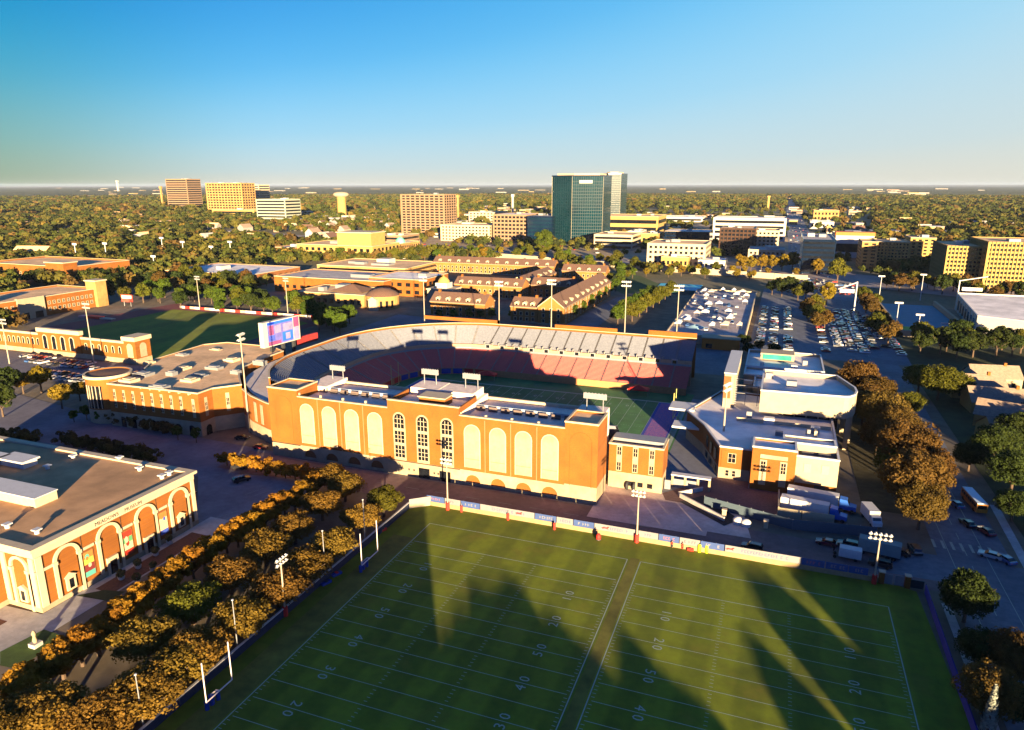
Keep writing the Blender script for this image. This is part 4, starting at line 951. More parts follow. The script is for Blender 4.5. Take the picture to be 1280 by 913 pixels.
# ================= PEOPLE AND BITS AT THE WALL =================
def person(px,py,label,shirt,pants,bend=0,rz=0,arm=.5):
    x,y=G(px,py); o=thing('person',label,'person',(x,y,0.02),rz)
    V=[(0,0,.92),(0,bend*.25,1.15),(0,bend*.5,1.42),(0,bend*.62,1.52),(0,bend*.75,1.68),(.19,bend*.5,1.40),(.27,bend*.5+.05,1.13),(.27,bend*.5+.25*arm,.93),(-.19,bend*.5,1.40),(-.28,bend*.5+.05,1.13),(-.26,bend*.5+.3*arm,.95),(.1,0,.86),(.12,.06,.47),(.12,-.02,.06),(.12,.12,.03),(-.1,0,.86),(-.13,.1,.47),(-.13,.05,.06),(-.13,.19,.03)]
    Ed=[(0,1),(1,2),(2,3),(3,4),(2,5),(5,6),(6,7),(2,8),(8,9),(9,10),(0,11),(11,12),(12,13),(13,14),(0,15),(15,16),(16,17),(17,18)]
    Rr=[.15,.14,.16,.06,.11,.07,.05,.04,.07,.05,.04,.1,.07,.05,.05,.1,.07,.05,.05]
    me=bpy.data.meshes.new('body'); me.from_pydata(V,Ed,[]); b=bpy.data.objects.new('body',me); COL.objects.link(b); b.parent=o
    sk=b.modifiers.new('skin','SKIN'); 
    if not me.skin_vertices: pass
    sv=me.skin_vertices[0].data if me.skin_vertices else None
    if sv:
        for k,r_ in enumerate(Rr): sv[k].radius=(r_,r_)
        sv[0].use_root=True
    sb_=b.modifiers.new('sub','SUBSURF'); sb_.levels=1; sb_.render_levels=1
    me.materials.append(mat('skin_tone',(.45,.25,.16),.7,.05,1))
    MB().lathe([(.17,.95),(.2,1.15),(.22,1.38),(.1,1.5)],n=10).build('shirt',shirt,o,loc=(0,bend*.3,0),smooth=True)
    for s in (-.12,.12): MB().tube((s,.05,.1),(s*.9,0,.92),.075,.115,n=8).build('trouser_leg',pants,o,loc=(0,0,0),smooth=True)
    MB().lathe([(0,1.82+.0),(.08,1.8),(.11,1.72),(.1,1.66)],n=10).build('hair',DKM,o,loc=(0,bend*.75,0),smooth=True)
    return o
DK=mat('dark_clothing',(.03,.03,.035),.9,.1,2); NEO=mat('neon_yellow_cover',(.62,.85,.02),.6,.05,1)
person(745,671,'person in dark clothes beside a red pad near the middle of the banner wall',DK,DK,bend=.5)
o=thing('red_dummy','red tackling dummy in front of the person at the banner wall','tackling dummy',(*G(748,675),0)); MB().lathe([(.1,0),(.55,.1),(.6,.9),(.4,1.5),(0,1.6)],n=12).build('dummy_body',RED,o,loc=(0,0,0),smooth=True); MB().lathe([(.62,.1),(.7,.15),(.62,.3)],n=12).build('dummy_foot',DKM,o,loc=(0,0,0))
person(840,685,'person in a red shirt at the banner wall, left of two',RED,DK)
person(853,687,'person in a red shirt at the banner wall, right of two',RED,RED,arm=.9)
o=thing('equipment_bag','red equipment bag on the grass between the red shirts and the yellow covers','bag',(*G(863,689),0)); MB().tube((-.7,0,.35),(.7,0,.35),.35,n=10).build('bag_body',RED,o,loc=(0,0,0)); MB().box(-.3,-.05,.68,.3,.05,.8).build('bag_handle',DKM,o,loc=(0,0,0))
for i,(px,py) in enumerate(((874,690),(883,691))):
    o=thing('yellow_pad','%s neon yellow padded post cover on the grass before the banner wall'%('left' if i==0 else 'right'),'padded post',(*G(px,py),0)); MB().lathe([(.35,0),(.42,.2),(.4,1.7),(.1,1.9)],n=10).build('cover',NEO,o,loc=(0,0,0),smooth=True); MB().tube((0,0,1.9),(0,0,2.2),.12,n=6).build('tip',DKM,o,loc=(0,0,0))
# ================= TALL STADIUM FLOODLIGHT POLES =================
def tall_pole(base,ptop,label,rz,w_=4.4,h=None,z0=0):
    h=h or HT(ptop[0],ptop[1],*base); o=thing('stadium_light_pole',label,'floodlight pole',(base[0],base[1],z0),rz,'tall stadium floodlight poles')
    MB().tube((0,0,0),(0,0,h-z0),.3,.18,n=10).build('pole',mat('cream_pole_paint',(.62,.52,.38)),o,loc=(0,0,0))
    H=h-z0; MB().box(-w_/2,.1,H-.2,w_/2,.3,H+.1).box(-w_/2,.1,H-1.9,w_/2,.3,H-1.6).box(-.2,.1,H-1.6,.2,.3,H-.2).build('lamp_frame',MET,o,loc=(0,0,0))
    for q in range(2):
        for k in range(5):
            xx=-w_/2+.5+k*(w_-1)/4; MB().tube((xx,-.6,H-.2-1.7*q),(xx,.1,H+.1-1.7*q),.42,.25,n=8).build('lamp',WHT,o,loc=(0,0,0))
    return o
tall_pole((-86.6,37.5),(300,418),'tall cream floodlight pole between the arena and the left end of the facade',R(100),w_=4)
for px,pt,lab in ((531,346,'behind the far stand in front of the campus halls'),(624,352,'behind the far stand in front of the left dormitory'),(689,350,'behind the far stand in front of the gabled dormitory'),(781,352,'behind the far stand beside the tree lined street'),(846,357,'behind the far right end of the stand')):
    xa,_=onY(px,410,161.3); tall_pole((xa,161.3),(px,pt),'tall floodlight pole '+lab,0)
tall_pole((63.5,68.2),(905,480),'tall floodlight pole rising from the roof of the right complex',R(70),z0=HRf-.5,w_=4.5)
for (pb_,pt,lab) in (((118,458),(108,380),'in front of the long orange brick wall'),((250,387),(244,346),'at the far edge of the track field left of the trees'),((360,393),(357,348),'at the far edge of the track field above the scoreboard'),((12,455),(0,400),'at the left edge of the long brick wall')):
    b=G(*pb_); tall_pole(b,pt,'floodlight pole '+lab,R(180),w_=4)
for i,(pb_,pt) in enumerate((((96,326),(90,305)),((134,328),(130,304)),((193,334),(191,320)),((204,318),(204,297)),((230,322),(230,302)),((265,322),(265,308)),((289,322),(288,302)))):
    b=G(*pb_); h=HT(*pt,*b); o=thing('distant_light_pole','slim floodlight pole left of the white roofed hall, %s from the left'%ORD[i],'floodlight pole',(*b,0),group='slim distant floodlight poles'); MB().tube((0,0,0),(0,0,h),.5,.35,n=6).build('pole',WHT,o,loc=(0,0,0)); MB().box(-3,-.3,h-1.5,3,.3,h+.5).build('lamp_frame',WHT,o,loc=(0,0,0))
# ================= VEHICLES =================
TYR=mat('tyre_rubber',(.02,.02,.02),.9,.1,3); HL=mat('headlight_glass',(.7,.7,.68),.2,.05,1); TL=mat('tail_light_red',(.5,.02,.02),.3,.05,1)
PAINT={'white':(.72,.72,.74),'black':(.02,.02,.025),'silver':(.42,.43,.45),'red':(.42,.03,.03),'blue':(.05,.12,.32),'grey':(.16,.17,.19),'dark red':(.16,.02,.03)}
def body_prof(suv):
    return [(-2.25,.35),(2.25,.35),(2.3,.62),(2.2,.85),(1.15,.98),(-2.15,1.02),(-2.3,.8)] if not suv else [(-2.35,.4),(2.35,.4),(2.4,.75),(2.3,1.0),(1.3,1.12),(-2.3,1.15),(-2.4,.9)]
CARS={}
def car_meshes(col,suv):
    k=(col,suv)
    if k in CARS: return CARS[k]
    pm=mat(col.replace(' ','_')+'_car_paint',PAINT[col],.3,.03,1,spec=.5,coat=.6)
    def along(P,hw,hw2,mt,nm):
        m=MB(); n=len(P); mid=[( x,-hw,z) for x,z in P]; 
        i=0; m.v=[(x,-(hw if z<1.0 else hw2),z) for x,z in P]+[(x,(hw if z<1.0 else hw2),z) for x,z in P]
        for q in range(n): m.f.append((q,(q+1)%n,n+(q+1)%n,n+q)); m.m.append(0)
        m.f.append(tuple(range(n))); m.f.append(tuple(2*n-1-q for q in range(n))); m.m+=[0,0]
        return mesh_of(m,nm,mt)
    body=along(body_prof(suv),.92,.9,pm,'body')
    cab=[(1.05,1.0),(.35,1.42),(-1.2,1.44),(-1.95,1.02)] if not suv else [(1.2,1.13),(.55,1.68),(-1.9,1.7),(-2.3,1.16)]
    glass=along(cab,.8,.76,GL,'windows')
    roof=along([(.33,cab[1][1]),(-1.25 if not suv else -1.9,cab[2][1]),(-1.2,cab[2][1]+.05),(.3,cab[1][1]+.05)],.7,.7,pm,'roof')
    whl=mesh_of(MB().tube((0,-.11,0),(0,.11,0),.33,n=12),'wheel',TYR)
    lamp=mesh_of(MB().box(-.04,-.2,-.08,.04,.2,.08),'headlight',HL); tail=mesh_of(MB().box(-.04,-.2,-.08,.04,.2,.08),'tail_light',TL)
    CARS[k]=(body,glass,roof,whl,lamp,tail); return CARS[k]
def car(x,y,rz,col,suv,label,group=None,full=True,z=0.0):
    bm,gm_,rm_,wm_,lm_,tm_=car_meshes(col,suv)
    o=thing('parked_car',label,'car',(x,y,z),rz,group)
    share('body',bm,o,(0,0,0)); share('windows',gm_,o,(0,0,0)); share('car_roof',rm_,o,(0,0,0))
    if full:
        for sx in (-1.4,1.4):
            for sy in (-.85,.85): share('wheel',wm_,o,(sx,sy,.33))
        for sy in (-.62,.62): share('headlight',lm_,o,(2.27,sy,.68)); share('tail_light',tm_,o,(-2.27,sy,.72))
    return o
for (px,py,a,c,s,lab) in ((940,687,172,'black',1,'black car on the service road before the white part of the banner wall'),(302,602,60,'black',1,'black car parked at the sunlit strip in the lot beside the museum'),(236,622,95,'black',0,'black car parked close to the rear corner of the museum'),(303,549,15,'black',0,'black car near the foot of the tall floodlight pole by the arena'),(326,561,10,'red',0,'red car at the left foot of the stadium facade'),
    (1124,693,165,'black',0,'black car on the street corner right of the green trailer'),(1143,690,100,'black',1,'black car facing the camera at the street corner'),(1100,708,170,'black',1,'black car just below the green trailer'),(1209,657,110,'black',0,'black car on the right street behind the bus'),(1232,667,115,'dark red',0,'dark red car on the right street below the bus'),(1237,697,160,'silver',0,'silver car at the right kerb below the dark red car'),(1256,702,120,'blue',0,'dark blue car at the right kerb nearest the camera'),(1033,681,172,'dark red',0,'dark red car behind the screened fence of the truck yard'),(1060,684,172,'black',1,'long black car by the screened fence beside the white pickup'),
    (1195,633,110,'blue',0,'blue car half hidden by the brown oak beside the bus'),(1137,510,100,'white',0,'white car on the street behind the brown oaks'),(300,586,10,'black',1,'black car under the end of the trimmed orange trees')):
    x,y=G(px,py); car(x,y,R(a),c,s,lab)
# white pickup, trucks, trailers, bus
def wheels(o,xs,hw,r=.5):
    me=mesh_of(MB().tube((0,-.15,0),(0,.15,0),r,n=14),'wheel',TYR)
    for x in xs:
        for s in (-hw,hw): share('wheel',me,o,(x,s,r))
def truck(px,py,a,label,L_=13.5,cab='blue',trail=WHT,capm=None):
    x,y=G(px,py); o=thing('semi_truck',label,'truck',(x,y,0.01),R(a),'white semi trucks in the yard')
    MB().box(-L_/2,-1.25,1.1,L_/2-2.8,1.25,3.9).build('trailer_box',trail,o,loc=(0,0,0))
    MB().box(-L_/2,-1.0,.75,L_/2-2,1.0,1.08).build('chassis',DKM,o,loc=(0,0,0))
    c0=L_/2-2.5; m=MB(); P=[(c0,.7),(c0+3.9,.7),(c0+3.9,1.7),(c0+2.3,1.95),(c0+1.7,3.3),(c0,3.4)]; m.slabxz(P,-1.15,1.15); cb=m.build('cab',mat('truck_cab_'+cab,{'blue':(.03,.12,.5),'white':(.7,.7,.72)}[cab],.35,.03,1),o,loc=(0,0,0))
    m=MB(); m.quad((c0+2.33,-1.0,2.0),(c0+2.33,1.0,2.0),(c0+1.78,1.0,3.2),(c0+1.78,-1.0,3.2)); m.build('windscreen',GL,o,loc=(0,0,0))
    wheels(o,(-L_/2+1,-L_/2+2.2,c0+.6,c0+3.0),1.05); return o
truck(1012,644,-8,'white semi truck with blue cab nearer to the cream yard wall',14,'blue')
truck(1022,632,-8,'white semi truck parked behind the blue cabbed one below the complex',15,'blue')
def boxtruck(px,py,a,label,c=WHT,nm='box_truck'):
    x,y=G(px,py); o=thing(nm,label,'truck',(x,y,.01),R(a)); MB().box(-3.6,-1.25,.9,2.0,1.25,3.6).build('cargo_box',c,o,loc=(0,0,0))
    MB().slabxz([(2.1,.6),(4.1,.6),(4.1,1.5),(3.5,1.8),(3.1,2.6),(2.1,2.7)],-1.1,1.1).build('cab',WHT,o,loc=(0,0,0)); m=MB(); m.quad((3.54,-.95,1.85),(3.54,.95,1.85),(3.18,.95,2.5),(3.18,-.95,2.5)); m.build('windscreen',GL,o,loc=(0,0,0)); wheels(o,(-2.2,3.0),1.05,.45); return o
boxtruck(1088,652,-75,'white box truck standing alone right of the semi trucks')
o=boxtruck(1058,698,175,'white pickup truck with open bed on the road behind the banner wall',nm='pickup_truck'); bpy.data.objects.remove(o.children[0]); MB().box(-2.6,-1.0,.7,2.05,1.0,1.2).build('truck_bed',WHT,o,loc=(0,0,0)); o.scale=(.8,.85,.75)
x,y=G(1098,695); o=thing('green_trailer','grey green box trailer on the service road right of the white pickup','trailer',(x,y,.01),R(170))
MB().box(-4.2,-1.25,1.0,4.2,1.25,3.8).build('trailer_box',mat('grey_green_box',(.20,.27,.27),.7,.08,1),o,loc=(0,0,0)); MB().box(-4.2,-1,.6,4.6,1,.98).build('chassis',DKM,o,loc=(0,0,0)); wheels(o,(-3,-1.8,3.2),1.0,.45)
x,y=G(1216,632); o=thing('school_bus','orange bus with a pale blue roof on the right hand street','bus',(x,y,.01),R(97))
MB().box(-5.5,-1.25,.5,5.2,1.25,2.75).build('body',mat('bus_orange',(.5,.2,.03),.4,.05,1),o,loc=(0,0,0)); MB().box(-5.4,-1.15,2.76,5.1,1.15,2.95).build('roof',mat('bus_pale_roof',(.55,.66,.72),.5,.05,1),o,loc=(0,0,0))
for s in (-1,1):
    for k in range(7): MB().box(-4.9+k*1.4,s*1.26,1.6,-3.7+k*1.4,s*1.28,2.4).build('window',GL,o,loc=(0,0,0))
MB().box(-5.53,-1.0,1.5,-5.51,1.0,2.5).build('rear_window',GL,o,loc=(0,0,0)); wheels(o,(-3.6,3.4),1.1,.5)
# right-hand street and walks
area('right_street',[(112.5,-140),(126.5,-140),(128.5,60),(131,200),(121,400),(110,400),(117,200),(113.5,60)],mat('blue_black_asphalt',(.145,.16,.19),.92,.15,.5,scale2=.06),.012)
area('side_street',rect(100,14,330,26),MATS['blue_black_asphalt'],.016)
area('right_sidewalk',[(110.4,-140),(112.0,-140),(112.0,5),(110.4,5)],SDW,.06); area('far_sidewalk',[(129.5,20),(131.3,20),(133,60),(131,60)],SDW,.05)
m=MB()
for k in range(60):
    y=-60+k*8.0
    seg(m,119.5,y,119.5,y+3.4,.16,.03)
for k in range(30): seg(m,132+k*7,19.8,135.2+k*7,19.8,.16,.03)
seg(m,116,-60,116,60,.14,.03); seg(m,123.4,-60,123.4,190,.14,.03)
for k in range(7): seg(m,113.6+k*1.9,30,113.6+k*1.9,34,.6,.03)
struct('lane_line_paint',m,LINE)
m=MB()
for k in range(14): seg(m,-70+k*9,16.8,-66+k*9,16.8,.12,.03)
seg(m,-60,23.2,34,23.2,.14,.03)
struct('service_road_line_paint',m,LINE)
area('oak_verge',rect(100,46,114,150),mat('leaf_littered_lawn',(.06,.05,.02),.95,.25,.4),.02)
# lot cars left of the arena
rs=random.Random(21); cols=['white','silver','white','blue','black','grey','red','silver']
n=0
for r_,(y0,x0,x1) in enumerate(((63,-226,-170),(69,-222,-172),(80,-250,-176),(86,-262,-215))):
    x=x0
    while x<x1:
        if rs.random()<.7:
            c=rs.choice(cols); car(x,y0,R(90+rs.uniform(-3,3)),c,rs.random()<.5,'%s car among those parked in the lot between the arena and the long brick wall'%c,'%s cars in the lot beyond the arena'%c,full=False,z=.02); n+=1
        x+=2.9
print('left lot cars',n)
# ================= TREES =================
def leafm(name,c,c2,rnd=1,scale=.35):
    m=mat(name,c,.75,.2,scale,c2=c2,rnd=rnd,spec=.1,det=3,leaf=.42); return m
LRUST=leafm('rust_orange_leaves',(.25,.145,.022),(.15,.09,.016),.7)
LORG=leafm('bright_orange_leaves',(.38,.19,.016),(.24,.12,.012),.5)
LOLV=leafm('olive_green_leaves',(.15,.145,.014),(.08,.085,.010),.8)
LGRN=leafm('fresh_green_leaves',(.10,.145,.014),(.05,.08,.010),.7)
LDRK=leafm('dark_green_leaves',(.055,.075,.014),(.025,.04,.01),.8)
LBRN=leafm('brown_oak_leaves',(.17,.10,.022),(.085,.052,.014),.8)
LYEL=leafm('golden_leaves',(.28,.19,.018),(.16,.11,.012),.6)
BARK=mat('tree_bark',(.12,.08,.055),.95,.15,3)
def crown_mesh(name,rx,rz,nb,nleaf,ls,seed,mt,flat_=.0,box=False):
    g=np.random.default_rng(seed)
    # lumps through the crown volume
    c=g.normal(size=(nb,3)); c/=np.linalg.norm(c,axis=1)[:,None]; rad=g.uniform(.35,.86,nb)**.7; c*=rad[:,None]*np.array([rx,rx,rz])*.8
    if box: c=g.uniform(-1,1,(nb,3))*np.array([rx,rx,rz])*.78
    c[:,2]=np.where(c[:,2]<-.55*rz,-.55*rz+g.uniform(0,.3,nb)*rz,c[:,2])
    br=g.uniform(.22,.42,nb)*rx*(.8 if not box else .9)
    which=g.integers(0,nb,nleaf)
    d=g.normal(size=(nleaf,3)); d/=np.linalg.norm(d,axis=1)[:,None]
    d[:,2]=np.abs(d[:,2])*g.choice([1,1,1,-.6],nleaf)
    p=c[which]+d*(br[which]*g.uniform(.75,1.08,nleaf))[:,None]
    n=d+g.normal(size=(nleaf,3))*.55; n/=np.linalg.norm(n,axis=1)[:,None]
    a=np.cross(n,g.normal(size=(nleaf,3))); a/=np.linalg.norm(a,axis=1)[:,None]; b=np.cross(n,a)
    s=ls*g.uniform(.6,1.3,nleaf)[:,None]; a=a*s; b=b*s*g.uniform(.5,1,nleaf)[:,None]
    V=np.stack([p-a-b*.3,p+b,p+a-b*.3,p-b],1).reshape(-1,3)
    me=bpy.data.meshes.new(name); me.vertices.add(len(V)); me.vertices.foreach_set('co',V.astype(np.float32).ravel())
    me.loops.add(nleaf*4); me.loops.foreach_set('vertex_index',np.arange(nleaf*4,dtype=np.int32)); me.polygons.add(nleaf)
    me.polygons.foreach_set('loop_start',np.arange(0,nleaf*4,4,dtype=np.int32)); me.polygons.foreach_set('loop_total',np.full(nleaf,4,dtype=np.int32))
    me.materials.append(mt); me.update(calc_edges=True); me.validate(); return me
def trunk_mesh(h,r,rx,seed):
    rs=random.Random(seed); m=MB(); m.tube((0,0,0),(0,0,h),r,r*.7,n=7)
    for k in range(6):
        a=k*1.05+rs.uniform(-.3,.3); q=rx*rs.uniform(.45,.75); m.tube((0,0,h*.9),(q*math.cos(a),q*math.sin(a),h+rx*rs.uniform(.35,.8)),r*.45,r*.12,n=5)
    return mesh_of(m,'trunk',BARK)
PROT={}
def proto(kind,var):
    k=(kind,var)
    if k in PROT: return PROT[k]
    #        rx  rz  lumps leaves size trunkh mat
    T={'grove':(5.2,2.9,60,10500,.21,2.6,LRUST),'grove_olive':(5.2,3.0,60,10500,.21,2.6,LOLV),'small':(2.4,2.4,30,4200,.18,1.0,LORG),
       'oak':(9.0,6.5,90,15000,.33,4.0,LBRN),'oak_olive':(8.5,5.5,80,13000,.33,3.5,LOLV),'oak_dark':(8.5,6,80,12000,.34,3.5,LDRK),'oak_gold':(4.2,3.2,34,2600,.36,2.8,LYEL),
       'green':(4.6,4.4,30,2600,.42,3.0,LGRN),'olive':(5.2,4.2,32,2600,.42,3,LOLV),'dark':(5.4,4.6,32,2600,.42,3,LDRK),'brown':(5.0,4.0,32,2600,.42,3,LBRN),'gold':(4.0,4.2,26,2200,.38,2.6,LYEL),
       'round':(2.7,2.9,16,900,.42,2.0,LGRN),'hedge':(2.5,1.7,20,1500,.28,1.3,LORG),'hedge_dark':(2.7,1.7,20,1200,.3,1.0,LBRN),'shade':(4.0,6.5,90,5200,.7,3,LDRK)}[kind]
    rx,rz,nb,nl,ls,th,mt=T
    cm=crown_mesh('crown',rx,rz,nb,nl,ls,hash(kind)%999 if 0 else sum(map(ord,kind))*7+var,mt,box=kind.startswith('hedge') or kind=='shade')
    PROT[k]=(cm,trunk_mesh(th,.05*rx+.1,rx,var),rx,rz,th); return PROT[k]
TCOUNT=[0]
def tree(x,y,kind,label,group=None,sc=1.0,h=None,full=True,nm='broadleaf_tree'):
    v=TCOUNT[0]%(4 if kind in('grove','small','oak','shade') else 2); TCOUNT[0]+=1
    cm,tm,rx,rz,th=proto(kind,v); rs=random.Random(TCOUNT[0]*13+5)
    o=thing(nm,label,'tree',(x,y,0),rs.uniform(0,6.28),group)
    sz=sc*rs.uniform(.93,1.08)
    if h: sz_z=h/(th+rz*1.75)
    else: sz_z=sz*rs.uniform(.94,1.06)
    share('crown',cm,o,(0,0,(th+rz*.75)*sz_z),0,(sz,sz*rs.uniform(.93,1.07),sz_z))
    share('trunk',tm,o,(0,0,0),0,(sz,sz,sz_z))
    return o
def tpx(px,py,kind,label,group=None,sc=1.0,zc=None,**kw):
    """px,py mark the middle of the crown in the photo"""
    cm,tm,rx,rz,th=proto(kind,0); x,y=G(px,py,(th+rz*.6)*sc if zc is None else zc); return tree(x,y,kind,label,group,sc,**kw)
# grove between the museum and the practice field
big=[(431,608,'r'),(479,626,'o'),(410,596,'r'),(402,631,'r'),(450,647,'r'),(368,659,'r'),(418,680,'r'),(331,685,'r'),(387,709,'r'),(287,718,'r'),(348,735,'r'),(239,755,'g'),(303,771,'r'),(184,798,'r'),(255,813,'r'),(226,836,'r'),(183,870,'r'),(56,892,'r'),(122,903,'r'),(10,905,'r')]
for i,(px,py,k) in enumerate(big):
    lab={0:'rust orange tree nearest the service road at the stadium end of the grove'}.get(i)
    if k=='g': lab='bright olive green tree standing out in the middle of the rust orange grove'
    elif k=='o': lab='olive tinted tree at the stadium end corner of the grove beside the field fence'
    elif lab is None: lab='broad rust orange grove tree, %s along the grove from the stadium'%ORD[i]
    cmz=proto('grove',0); bx_,by_=G(px,py,4.3); bx_=min(bx_,-11.8)
    tree(bx_,by_,{'r':'grove','o':'grove_olive','g':'grove_olive'}[k],lab,'broad trees of the grove',h=7.4,sc=1.27 if i>6 else 1.12,nm='grove_tree')
small=[(392,606),(381,616),(368,623),(355,628),(343,635),(331,643),(320,651),(308,657),(296,666),(282,673),(268,681),(254,692),(240,704),(222,716),(205,729),(189,741),(172,753),(154,767),(138,779),(120,792),(99,805),(75,820),(54,831),(24,850)]
for i,(px,py) in enumerate(small):
    tpx(px,py,'small','small orange tree along the museum walk, %s from the stadium'%ORD[i],'small orange trees along the museum walk',h=7.4,sc=1.5 if i<19 else 1.8,nm='small_orange_tree')
for i in range(9):
    tpx(283+i*12.2,573+i*2.6,'hedge','clipped orange tree before the left end of the facade, %s from the left'%ORD[i],'clipped orange trees before the facade',nm='clipped_tree')
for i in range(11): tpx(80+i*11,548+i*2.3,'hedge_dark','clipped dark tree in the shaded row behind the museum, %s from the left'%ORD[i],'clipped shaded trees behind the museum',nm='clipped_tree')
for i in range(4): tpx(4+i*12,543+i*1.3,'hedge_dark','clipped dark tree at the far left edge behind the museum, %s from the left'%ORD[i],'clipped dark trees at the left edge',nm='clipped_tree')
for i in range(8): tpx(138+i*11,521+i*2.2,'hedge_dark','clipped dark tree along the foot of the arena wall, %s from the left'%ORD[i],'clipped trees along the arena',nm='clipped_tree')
for px,py,lab in ((92,523,'dark round bush left of the arena rotunda steps'),(222,545,'dark round bush left of the arena corner'),(245,548,'dark round bush at the arena corner'),(108,520,'pale blue green bush before the rotunda base'),(124,524,'pale blue green bush right of the rotunda base')):
    tpx(px,py,'round',lab,sc=.75,zc=1.5,nm='bush')
for px,py,k,s,lab in ((27,478,'oak_gold',1.0,'golden tree left of the parked cars in the lot behind the arena, smaller one'),(49,472,'oak_gold',1.35,'golden tree left of the parked cars in the lot behind the arena, larger one'),(75,493,'oak_gold',1.2,'golden tree beside the rotunda, left of two'),(98,487,'oak_gold',1.0,'golden tree touching the rotunda'),(5,480,'dark',1.2,'dark tree at the left edge beyond the street'),(0,500,'dark',1.1,'dark low tree at the left edge near the street bend')):
    tpx(px,py,k,lab,sc=s,nm='broadleaf_tree')
# brown oaks right of the complex
for px,py,s,k,lab in ((1072,475,.95,'oak','brown oak nearest the parking lots'),(1098,487,.9,'oak','brown oak overhanging the street by the white car'),(1080,510,.8,'oak','brown oak beside the curved cream wall'),(1108,520,.95,'oak','brown oak in the middle of the row right of the complex'),(1098,545,.8,'oak','brown oak behind the truck yard'),(1134,560,1.1,'oak','tall brown oak second from the near end of the row'),(1146,600,1.15,'oak','largest brown oak at the near end of the row beside the bus'),
    (1125,535,.9,'oak','brown oak between the middle of the row and the street'),(1160,590,.85,'oak','brown oak at the street side of the tall near pair'),(1152,632,.8,'oak','brown oak closest to the bus at the end of the row'),(1085,500,.8,'oak','brown oak next to the curved wall end'),(1118,580,.75,'oak_olive','olive tinged oak on the yard side of the row'),(1138,505,.7,'oak_olive','olive tinged oak on the street side of the row'),(1268,632,.6,'oak_dark','dark tree at the right edge beside the bus street'),
    (1175,478,1.05,'oak_olive','big olive green oak beyond the right street, right of two'),(1150,472,.9,'oak_olive','big olive green oak beyond the right street, left of two'),(1196,480,.8,'oak_olive','olive green oak next to the house roofs'),
    (1245,552,.9,'oak_dark','dark spreading tree below the house roofs at the right edge'),(1268,590,.9,'oak_dark','dark tree at the right edge above the bus street'),(1213,572,.6,'oak_dark','dark tree between the bus and the brown oaks'),(1275,540,.9,'oak_dark','dark tree cut by the right edge below the houses'),
    (1210,748,.72,'oak_dark','dark round tree on the verge right of the field corner'),(1236,865,.6,'oak','small rust tipped tree low at the right edge'),(1266,822,.6,'oak','rust tipped tree cut by the right edge near the bottom'),(1272,880,.5,'oak_dark','dark small tree in the bottom right corner'),(1225,812,.5,'oak_dark','dark small tree on the verge beside the lower walk')):
    tpx(px,py,k,lab,sc=s,nm='oak_tree')
o=thing('pale_conifer','narrow pale conifer at the bottom right edge beside the purple fence','tree',(*G(1236,905,3),0)); m=MB(); rs=random.Random(8)
for k in range(420):
    z=.4+9*rs.random(); r_=1.35*(1-(z/9.8))**.8*rs.uniform(.7,1.05); a=rs.uniform(0,6.28); c=Vector((r_*math.cos(a),r_*math.sin(a),z)); u=Vector((-math.sin(a),math.cos(a),0))*.28; v=Vector((math.cos(a)*.15,math.sin(a)*.15,.4)); m.quad(c-u,c+u,c+v*1.0+u*.2,c+v-u*.2)
m.build('crown',mat('pale_conifer_needles',(.30,.33,.28),.8,.15,2),o,loc=(0,0,0)); MB().tube((0,0,0),(0,0,9),.2,.05,n=6).build('trunk',BARK,o,loc=(0,0,0))
# ---- belts of trees one can tell apart, further off ----
def inpoly(p,P):
    c=False; n=len(P)
    for i in range(n):
        (x1,y1),(x2,y2)=P[i],P[(i+1)%n]
        if (y1>p[1])!=(y2>p[1]) and p[0]<(x2-x1)*(p[1]-y1)/(y2-y1)+x1: c=not c
    return c
USED=[]
def belt(pp,n,kinds,label,group,sc=1.0,dmin=7,seed=1,zc=0):
    P=[G(x,y,zc) for x,y in pp]; xs=[p[0] for p in P]; ys=[p[1] for p in P]; rs=random.Random(seed); k=t=0
    while k<n and t<n*60:
        t+=1; p=(rs.uniform(min(xs),max(xs)),rs.uniform(min(ys),max(ys)))
        if not inpoly(p,P) or any((p[0]-q[0])**2+(p[1]-q[1])**2<dmin*dmin for q in USED[-60:]): continue
        USED.append(p); tree(p[0],p[1],rs.choice(kinds),label,group,sc*rs.uniform(.8,1.2)); k+=1
    return k
def trow(p0,p1,n,kind,label,group,sc=1.0,zc=0):
    a=G(*p0,zc); b=G(*p1,zc)
    for i in range(n):
        t=i/max(1,n-1); tree(a[0]+(b[0]-a[0])*t,a[1]+(b[1]-a[1])*t,kind,(label%ORD[i] if '%s' in label else label),group,sc)
belt([(185,372),(330,372),(400,390),(395,402),(210,388)],34,['green','olive','dark','green'],'bushy green tree in the belt between the left track field and the campus halls','trees behind the track field',1.1,7,3)
belt([(215,350),(345,362),(330,376),(190,372)],16,['dark','brown','olive'],'dark bushy tree in the belt below the white roofed hall','trees below the white roofed hall',1.35,8,4)
belt([(128,352),(205,362),(200,380),(120,378)],12,['dark','olive','brown'],'dark tree beside the brick hall at the left of the track field','trees beside the left brick hall',1.2,8,5)
belt([(395,398),(440,405),(428,418),(398,418)],9,['green'],'fresh green tree in the clump left of the far stand rim','green clump at the stand rim',1.15,7,6)
trow((400,404),(425,419),4,'green','fresh green tree above the left rim of the bowl, %s from the left','trees at the left rim',1.2)
for i,px in enumerate((549,567,586,600,615,640,652,668,684,700)): x,y=G(px,401,0); tree(x,y,'round','round green tree in the row before the dormitories, %s from the left'%ORD[i],'round trees before the dormitories',1.1)
trow((790,402),(838,372),7,'olive','olive tree right of the dormitory street, %s from the stadium','trees right of the dormitory street',1.15)
trow((772,407),(812,378),6,'green','green tree on the dormitory street, %s from the stadium','inner trees of the dormitory street',1.2)
